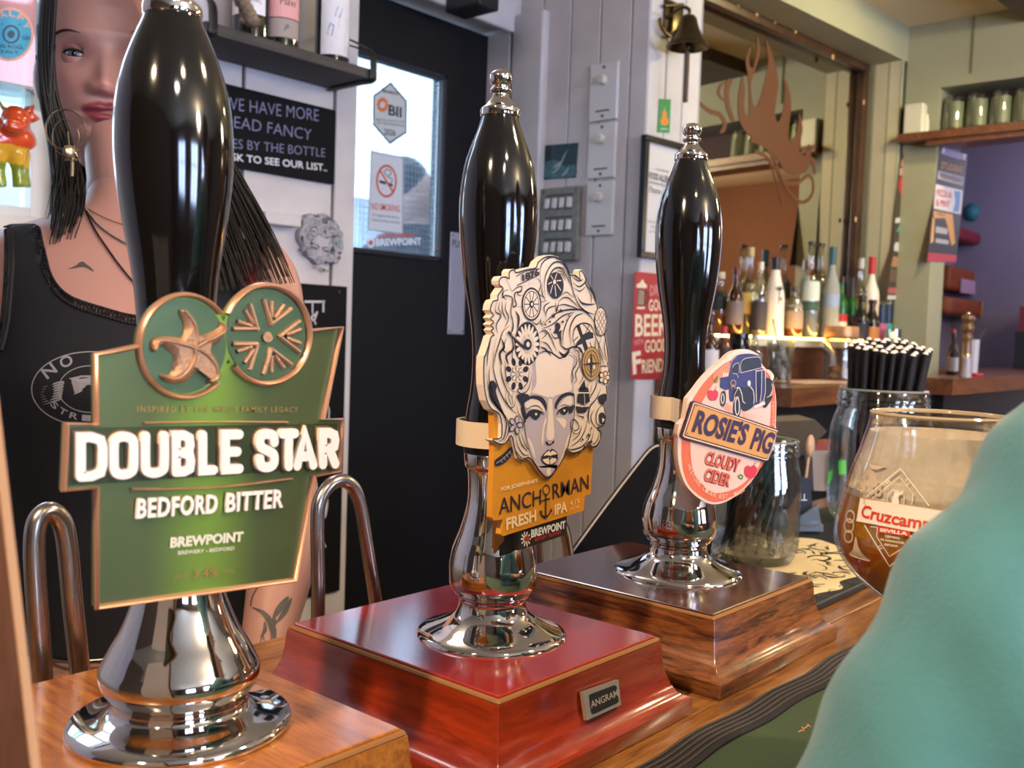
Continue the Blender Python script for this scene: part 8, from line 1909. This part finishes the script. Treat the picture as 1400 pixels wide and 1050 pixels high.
# vest
sh = MB(); NR = 160; rg = torso_rings(NR, 4, 0.0040, 322, 858); nrg = len(rg)
ys = np.arange(322, 858.1, 4)
neck_poly = np.array(crom([(44, 300), (56, 345), (68, 385), (92, 412), (140, 428), (190, 440), (240, 436), (280, 415), (296, 380), (300, 340), (306, 300)], 4))
def inside(p, poly):
    x, y_ = p; c = False; j = len(poly)-1
    for i in range(len(poly)):
        if (poly[i][1] > y_) != (poly[j][1] > y_) and x < (poly[j][0]-poly[i][0])*(y_-poly[i][1])/(poly[j][1]-poly[i][1])+poly[i][0]: c = not c
        j = i
    return c
vs = [p for r_ in rg for p in r_]; fs = []
pp_ = [proj(p)[0] for p in vs]
for i in range(nrg-1):
    for k in range(NR):
        j = (k+1) % NR; f = (i*NR+k, i*NR+j, (i+1)*NR+j, (i+1)*NR+k)
        a = 2*pi*(k+0.5)/NR; fr_ = sin(a) < 0.0; yy = ys[i]; cx = 183
        px = np.mean([pp_[q][0] for q in f]); py = np.mean([pp_[q][1] for q in f])
        if fr_ and inside((px, py), neck_poly): continue
        if not fr_ and abs(px-cx) < 110 and yy < 400: continue
        if yy < 470 and (px > 352+0.10*max(0, yy-400) or px < 10-0.12*max(0, yy-400)) and yy < 455: continue
        fs.append(f)
sh.add(vs, fs)
vest = sh.build('vest', M('navy_vest_jersey', '#12131c', 0.85, noise=0.15, nscale=120, bump=0.25, bscale=40), wm, smooth=180)
so = vest.modifiers.new('thick', 'SOLIDIFY'); so.thickness = 0.0015; so.offset = 1
bvh2 = BVHTree.FromPolygons([V(p) for p in vs], fs)
def hit2(x, y, off=0.001):
    d = V(ray(x, y)).normalized(); best = None
    for b in (bvh2, bvh):
        r = b.ray_cast(V(CP), d, 4)
        if r[0] is not None and (best is None or r[3] < best[3]): best = r
    if best is None: return None
    n_ = best[1] if best[1].dot(d) < 0 else -best[1]
    return np.array(best[0]+n_*off)
def PH(off): return lambda u, v, h: tuple(q) if (q := hit2(u, v, off+h)) is not None else tuple(at_d(u, v, 1.0))
lace = MB()
lp_ = [tuple(q) for q in crom([(52, 318), (58, 345), (70, 385), (94, 411), (140, 428), (190, 440), (240, 436), (280, 415)], 10)]
for off_ in (-5, 4):
    P = [hit2(x-0.4*off_, y+off_, 0.0025) for x, y in lp_]; lace.tube([p for p in P if p is not None], 0.0011, 6)
for i in range(0, len(lp_)-2):
    x, y = lp_[i]; c = hit2(x, y, 0.003)
    if c is None: continue
    r_ = 0.0036; lace.tube([c+RTh*r_*cos(t)+UPV*r_*sin(t)*1.25 for t in np.linspace(0, 2*pi, 10)], 0.0008, 5)
    for s_ in (-1, 1): lace.ball(hit2(x+1.5*s_, y+6*s_, 0.0025), 0.0018, seg=6)
for off_ in (0, 4, 8):
    P = [hit2(x+off_, y, 0.003) for x, y in crom([(10, 318), (11, 360), (9, 410), (5, 450), (-2, 480)], 6)]; P = [p for p in P if p is not None]; lace.tube(P, 0.0022, 6) if len(P) > 2 else None
lace.build('lace_trim', M('black_lace', '#100d12', 0.7), wm, smooth=60)
D = Draw(PH(0.0018), (100, 500)); D.uv = lambda x, y: np.array([x, y], float); D.pxm = lambda x, y: 1.0
cE = (124, 532)
D.stroke('w', [(cE[0]+79*cos(t), cE[1]+50*sin(t)) for t in np.linspace(0, 2*pi, 70)], 1.5, 0, smooth=False, closed=False); D.stroke('w', [(cE[0]+43*cos(t), cE[1]+31*sin(t)) for t in np.linspace(0, 2*pi, 50)], 1.2, 0, smooth=False)
D.uv = lambda x, y: np.array([x, y], float)
def ptxt(ch_, p0, p1, H, bold=0.02): 
    vs_, fs_2 = text_mesh(ch_, bold); x0, x1 = vs_[:, 0].min(), vs_[:, 0].max(); p0 = np.array(p0, float); p1 = np.array(p1, float); d = (p1-p0); L = np.hypot(*d); d = d/L; u = np.array([d[1], -d[0]])
    D.mb('w').add([D.P(*(p0+d*(x-x0)/(x1-x0)*L+u*y_/0.73*H), 0) for x, y_ in vs_], fs_2)
ptxt('N', (66, 519), (80, 508), 16); ptxt('O', (86, 505), (102, 498), 15)
for i, ch_ in enumerate('STRIVING'):
    t = radians(146-i*17); q = lambda t: np.array([cE[0]+62*cos(t), cE[1]+43*sin(t)]); ptxt(ch_, q(t+0.10), q(t-0.10), 8.5)
for k in range(8):
    y = 524+k*3.3; D.poly_uv('w', [(55+abs(k-3)*1.0, y+6), (80, y-2), (108, 519+k*2.2), (130, 516+k), (132, 518+k), (108, 521.6+k*2.2), (80, y+0.6)], 0)
D.poly_uv('w', [(95, 518), (112, 514), (135, 514), (142, 520), (130, 524), (110, 524)], 0.0003)
D.flush(wm, {'w': ('vest_print', M('vest_print_grey', '#8d8d96', 0.8))})
# chest and arm tattoos
mtat = M('tattoo_ink', '#4b4546', 0.5)
D = Draw(lambda u, v, h: tuple(q) if (q := hit(u, v, 0.0007+h)) is not None else tuple(at_d(u, v, 1.0)), (100, 360)); D.uv = lambda x, y: np.array([x, y], float); D.pxm = lambda x, y: 1.0
for pts, w_ in (([(346, 831), (360, 838), (370, 852), (374, 870), (368, 884)], 9), ([(372, 848), (382, 832), (394, 816)], 9), ([(378, 852), (388, 838), (398, 818)], 7), ([(370, 860), (376, 846)], 9), ([(356, 872), (362, 862), (362, 850)], 5)): D.stroke_uv('t', crom(pts, 6), w_, 0, taper=True)
for pts, w_ in (([(94, 368), (104, 365), (112, 363), (120, 365), (128, 371)], 4.5), ([(104, 364), (112, 360), (118, 363)], 4)): D.stroke_uv('t', crom(pts, 6), w_, 0, taper=True)
D.stroke_uv('t', crom([(343, 829), (346, 815), (356, 800), (372, 796)], 5), 1.4, 0); D.stroke_uv('t', crom([(355, 880), (360, 870), (362, 885)], 4), 1.2, 0)
D.flush(wm, {'t': ('tattoo', mtat)})
# necklaces
def chain(pts, r, mat, nm, beads=False):
    P = [hit2(x, y, 0.002) for x, y in crom(pts, 8)]; P = [p for p in P if p is not None]; mb = MB()
    if beads:
        for p in P[::1]: mb.ball(p, r*1.6, seg=8)
    mb.tube(P, r, 6); tag(mb.build(nm, mat, wm, smooth=60))
m_silver = M('dull_silver', '#9a938c', 0.3, 0.9)
chain([(116, 283), (128, 312), (146, 340), (165, 366), (186, 390), (205, 400)], 0.0010, M('black_cord', '#1c1614', 0.5), 'cord_necklace')
chain([(116, 285), (132, 306), (152, 322), (178, 336), (205, 340)], 0.0010, m_silver, 'chain_necklace', True)
chain([(120, 287), (140, 298), (160, 306), (180, 312), (205, 312)], 0.0005, m_silver, 'fine_necklace')
# earring: hoop, disc, star, cross
er_ = MB(); ec = Wp(90, 172, 1.03)
er_.tube([ec+RTh*0.021*cos(t)+UPV*0.021*sin(t)+UPV*-0.004 for t in np.linspace(0.2, 6.3, 28)], 0.0010, 6)
er_.tube([ec+RTh*0.014*cos(t)+UPV*0.019*sin(t)-UPV*0.012 for t in np.linspace(0, 6.28, 24)], 0.0006, 6)
er_.ball(Wp(95, 208, 1.025), 0.0075, 1, 0.5, 1, 14)
for k in range(5): a = 2*pi*k/5; er_.tube([Wp(101, 207, 1.027), Wp(101+9*sin(a), 207-9*cos(a), 1.027)], [0.0022, 0.0004], 6)
er_.tube([Wp(99, 216, 1.026), Wp(98.5, 241, 1.026)], 0.0020, 6); er_.tube([Wp(89, 219, 1.026), Wp(109, 219, 1.026)], 0.0018, 6); er_.tube([Wp(93, 180, 1.03), Wp(95, 200, 1.026)], 0.0006, 5)
er_.build('earring', M('antique_silver', '#a8997e', 0.3, 0.9), wm, smooth=60)
# red strap, jeans, belt chain
rsx = MB(); P = [hit2(x, y, 0.004) for x, y in ((352, 338), (350, 352), (347, 368), (344, 386))]; rsx.tube([p for p in P if p is not None], 0.007, 8, flat=0.35); rsx.build('red_strap', M('red_strap', '#b5202a', 0.7), wm, smooth=60)
tr_ = MB(); tr_.loft(torso_rings(48, 8, 0.005, 893, 1060), cap=False)
for s_ in (-1, 1):
    h0 = hipc+RTh*s_*0.072
    c = crom([tuple(h0+UPV*0.03)+(0.094,), tuple(h0-UPV*0.2)+(0.087,), (h0[0], h0[1], 0.50, 0.070), (h0[0], h0[1], 0.30, 0.066), (h0[0], h0[1], 0.10, 0.056)], 5); tr_.tube([q[:3] for q in c], [float(q[3]) for q in c], 20, cap=False)
tr_.build('trousers', M('dark_red_trousers', '#2e161a', 0.8, noise=0.3, nscale=60), wm, smooth=60)
bt = MB(); bt.loft(torso_rings(48, 4, 0.009, 893, 910), cap=False); bt.build('belt', M('black_belt', '#161214', 0.4), wm, smooth=60)
def P2(x, y): 
    r = hit2(x, y, 0.012); return r if r is not None else at_d(x, y, 1.0)
bch = MB(); bch.tube([P2(x, y) for x, y in crom([(52, 882), (66, 893), (86, 901), (110, 902), (146, 899)], 5)], 0.0016, 6); bch.build('belt_chain', m_silver, wm, smooth=60)

# ------------------------------------------------------------------ customer in teal at the right, cut by the picture
tb_ = MB()
def limb2(mb, pts, rs, seg=20):
    c = crom([tuple(p)+(r,) for p, r in zip(pts, rs)], 6); mb.tube([q[:3] for q in c], [float(q[3]) for q in c], seg)
SHp = at_d(1770, 480, 0.38); ELp = at_d(1258, 1255, 0.36)
tc0 = at_d(2250, 760, 0.42)
def tr(z, hw, hd, o=(0, 0)):
    return [tuple(np.array([tc0[0]+o[0], tc0[1]+o[1], z])+RTh*hw*cos(a)+FWh*hd*sin(a)) for a in np.linspace(0, 2*pi, 32, endpoint=False)]
zsh = SHp[2]
tb_.loft([tr(zsh-0.52, 0.17, 0.12), tr(zsh-0.30, 0.16, 0.11), tr(zsh-0.12, 0.175, 0.115), tr(zsh-0.03, 0.17, 0.10), tr(zsh+0.02, 0.13, 0.075), tr(zsh+0.05, 0.07, 0.06)])
limb2(tb_, [tc0*np.array([1, 1, 0])+np.array([0, 0, zsh-0.01])-RTh*0.06, SHp, at_d(1610, 700, 0.365), at_d(1437, 935, 0.36), at_d(1310, 1175, 0.36), ELp], [0.075, 0.066, 0.066, 0.0655, 0.064, 0.060])
wr_ = ELp+np.array([0.16, 0.0, -0.008]) - RTh*0.02
limb2(tb_, [ELp, ELp*0.5+wr_*0.5, wr_], [0.062, 0.050, 0.040])
SH2 = np.array([tc0[0], tc0[1], zsh-0.01])+RTh*0.19
limb2(tb_, [np.array([tc0[0], tc0[1], zsh-0.01]), SH2, SH2-UPV*0.16-FWh*0.02, SH2-UPV*0.27+FWh*0.05], [0.075, 0.066, 0.058, 0.052])
cu = remesh(tb_, 0.006, smooth=6)
vv = np.array(cu.v)
tmp = bpy.data.meshes.new('t'); tmp.from_pydata(cu.v, [], cu.f); tmp.update(); nn = np.array([v.normal[:] for v in tmp.vertices]); bpy.data.meshes.remove(tmp)
u_ = vv @ (RTh*0.86+UPV*0.5); w_ = vv @ (UPV*0.86-RTh*0.5)
fold = 0.9*0.0022*np.sin(u_*150+2.2*np.sin(w_*22))+0.0010*np.sin(u_*85+1.0+1.4*np.sin(w_*31))
vv = vv+nn*(0.0+fold)[:, None]
cs = thing('person', 'customer in a teal jumper close at the right edge, back of the arm showing', 'person', (tc0[0], tc0[1], zsh-0.55))
hb_ = MB()
hc2 = np.array([tc0[0], tc0[1], zsh+0.20])
hb_.ball(hc2, 0.10, 0.78, 0.95, 1.18, 28); hb_.tube([np.array([tc0[0], tc0[1], zsh-0.03]), hc2-UPV*0.04], [0.058, 0.055], 18)
hb_.tube([hc2-FWh*0.0+FWh*0.085-UPV*0.01, hc2+FWh*0.112-UPV*0.035], [0.008, 0.012], 10)
def hand2(mb, wr, dirv, side, n_):
    pal = wr+dirv*0.09
    mb.tube([wr-dirv*0.06, wr, wr+dirv*0.03], [0.028, 0.026, 0.024], 12)
    for o, L in ((-0.030, 0.066), (-0.010, 0.076), (0.010, 0.070), (0.029, 0.055)):
        m_ = pal+side*o; mb.tube([wr+dirv*0.02+side*o*0.6, m_, m_+dirv*L*0.5+n_*0.008, m_+dirv*L*0.85-n_*0.012], [0.016, 0.0125, 0.0100, 0.0080], 10)
    mb.tube([wr+dirv*0.02+side*0.02, wr+dirv*0.05+side*0.05, wr+dirv*0.09+side*0.058], [0.015, 0.012, 0.009], 10)
fd = wr_-ELp; fd[2] = 0; fd /= np.linalg.norm(fd)
hand2(hb_, wr_+fd*0.04, fd, np.array([-fd[1], fd[0], 0]), UPV)
h2w = SH2-UPV*0.27+FWh*0.09; hand2(hb_, h2w, FWh, RTh, UPV)
hm2 = remesh(hb_, 0.005, smooth=3)
hm2.build('body', M('skin_plain', '#c99a86', 0.5, sss=0.2), cs, smooth=180)
for s_ in (-1, 1):
    MB().ball(hc2+RTh*s_*0.031+FWh*0.083+UPV*0.005, 0.011).build('eye', M('eye_white', '#d9cfcc', 0.15), cs, smooth=180)
MB().ball(hc2+FWh*0.088-UPV*0.062, 0.016, 1.2, 0.5, 0.35, 14).build('lips', M('lips_plain', '#a05a52', 0.4), cs, smooth=180)
hh2 = MB(); hh2.ball(hc2+UPV*0.016-FWh*0.016, 0.106, 0.80, 0.92, 1.14, 28); hh2.build('hair', M('brown_hair', '#3a2a1e', 0.6, bump=0.8, bscale=200), cs, smooth=180)
cj = MB(); cj.v = [tuple(p) for p in vv]; cj.f = cu.f; cj.mi = cu.mi
cj.build('jumper', M('teal_jumper', '#4f8a92', 0.9, noise=0.12, nscale=40, sheen=0.4, bump=0.2, bscale=500), cs, smooth=180)
lg = MB()
for s_ in (-1, 1):
    h0 = np.array([tc0[0], tc0[1], zsh-0.52])+RTh*s_*0.085; kn = h0+FWh*0.40-UPV*0.02-FWh*0.0
    if s_: kn = h0+np.array([0.0, -0.0, 0])+RTh*s_*0.05-FWh*0.0+np.array([0.36, -0.10, 0.0]); ft = kn+np.array([0.03, 0, -0.46])
    limb2(lg, [h0+UPV*0.03, h0*0.5+kn*0.5, kn, kn*0.4+ft*0.6, ft], [0.10, 0.088, 0.066, 0.056, 0.046])
lgm = remesh(lg, 0.01, smooth=3); lgm.build('trousers', M('dark_denim', '#23283a', 0.8), cs, smooth=180)
sc_ = np.array([tc0[0], tc0[1], 0]); sz = zsh-0.52-0.10
st_o = thing('bar_stool', 'wooden bar stool under the customer in teal', 'stool', (sc_[0], sc_[1], 0))
MB().lathe([(0.0001, sz-0.04), (0.17, sz-0.04), (0.18, sz-0.02), (0.17, sz), (0.0001, sz)], (sc_[0], sc_[1], 0), 32).build('seat', m_oakd, st_o, smooth=40)
for k in range(4): a = pi/4+k*pi/2; MB().tube([(sc_[0]+0.11*cos(a), sc_[1]+0.11*sin(a), sz-0.04), (sc_[0]+0.18*cos(a), sc_[1]+0.18*sin(a), 0.0)], [0.016, 0.014], 10).build('leg', m_oakd, st_o)

# ------------------------------------------------------------------ man outside, seen through the door window
md = 3.35
mo = thing('person', 'dark-haired man in a dark jacket outside the door, seen through its window', 'person', tuple(np.array([*at_d(560, 300, md)[:2], 0.0])))
hd_c = at_d(560, 268, md)
mb = MB(); mb.ball(hd_c, 0.095, 0.82, 1.0, 1.2, 28); mb.tube([hd_c-UPV*0.02+RTh*0.03, hd_c-UPV*0.20+RTh*0.03], [0.058, 0.062], 16); mb.ball(hd_c+RTh*0.062-FWh*0.055-UPV*0.005, 0.03, 0.5, 0.6, 1.0, 14); mb.tube([hd_c-RTh*0.09-UPV*0.01, hd_c-RTh*0.115-UPV*0.03], [0.010, 0.014], 10)
mbm = remesh(mb, 0.006); mbm.build('body', M('skin_pale', '#e0b4a4', 0.5, sss=0.2), mo, smooth=180)
hh = MB(); hh.ball(hd_c+UPV*0.035+FWh*0.0-RTh*0.022, 0.104, 0.80, 0.96, 0.95, 26)
hh.build('hair', M('dark_grey_hair', '#3a3a40', 0.6, bump=1.0, bscale=150, noise=0.5, nscale=60), mo, smooth=180)
jk = MB(); zt3 = hd_c[2]-0.155
def rj(z, hw, hdd): return [tuple(np.array([hd_c[0], hd_c[1], z])+RTh*(hw*cos(a)+0.02)+FWh*hdd*sin(a)) for a in np.linspace(0, 2*pi, 28, endpoint=False)]
jk.loft([rj(0.85, 0.19, 0.13), rj(zt3-0.35, 0.22, 0.14), rj(zt3-0.12, 0.25, 0.14), rj(zt3-0.04, 0.20, 0.11), rj(zt3+0.03, 0.10, 0.085), rj(zt3+0.055, 0.075, 0.075)])
for s_ in (-1, 1):
    s0_ = np.array([hd_c[0], hd_c[1], zt3-0.10])+RTh*s_*0.22; limb2(jk, [s0_, s0_-UPV*0.28+RTh*s_*0.04, s0_-UPV*0.5+RTh*s_*0.03-FWh*0.06], [0.075, 0.06, 0.045])
jkm = remesh(jk, 0.009, smooth=4); jkm.build('jacket', M('navy_jacket', '#1c2330', 0.7), mo, smooth=180)
tl3 = MB()
for s_ in (-1, 1): q = np.array([hd_c[0], hd_c[1], 0.88])+RTh*s_*0.09; limb2(tl3, [q, q-UPV*0.4, q-UPV*0.84], [0.10, 0.075, 0.055])
tl3.build('trousers', M('dark_denim', '#23283a', 0.8), mo, smooth=180)
struct('ground_outside', MB().cor((-4, 1.995, -0.12), (8, 12, 0.0)), M('paving', '#8d8f92', 0.9, noise=0.2, nscale=6))
bb = at_d(540, 250, 7)
tag(MB().cor((2.5, 7.5, 0), (8, 8.5, 2.6)).build('garden_wall', M('pale_outdoor_wall', '#b6bec8', 0.9, noise=0.2, nscale=2)), 'pale wall outside beyond the door', 'wall')
bpy.context.view_layer.update()
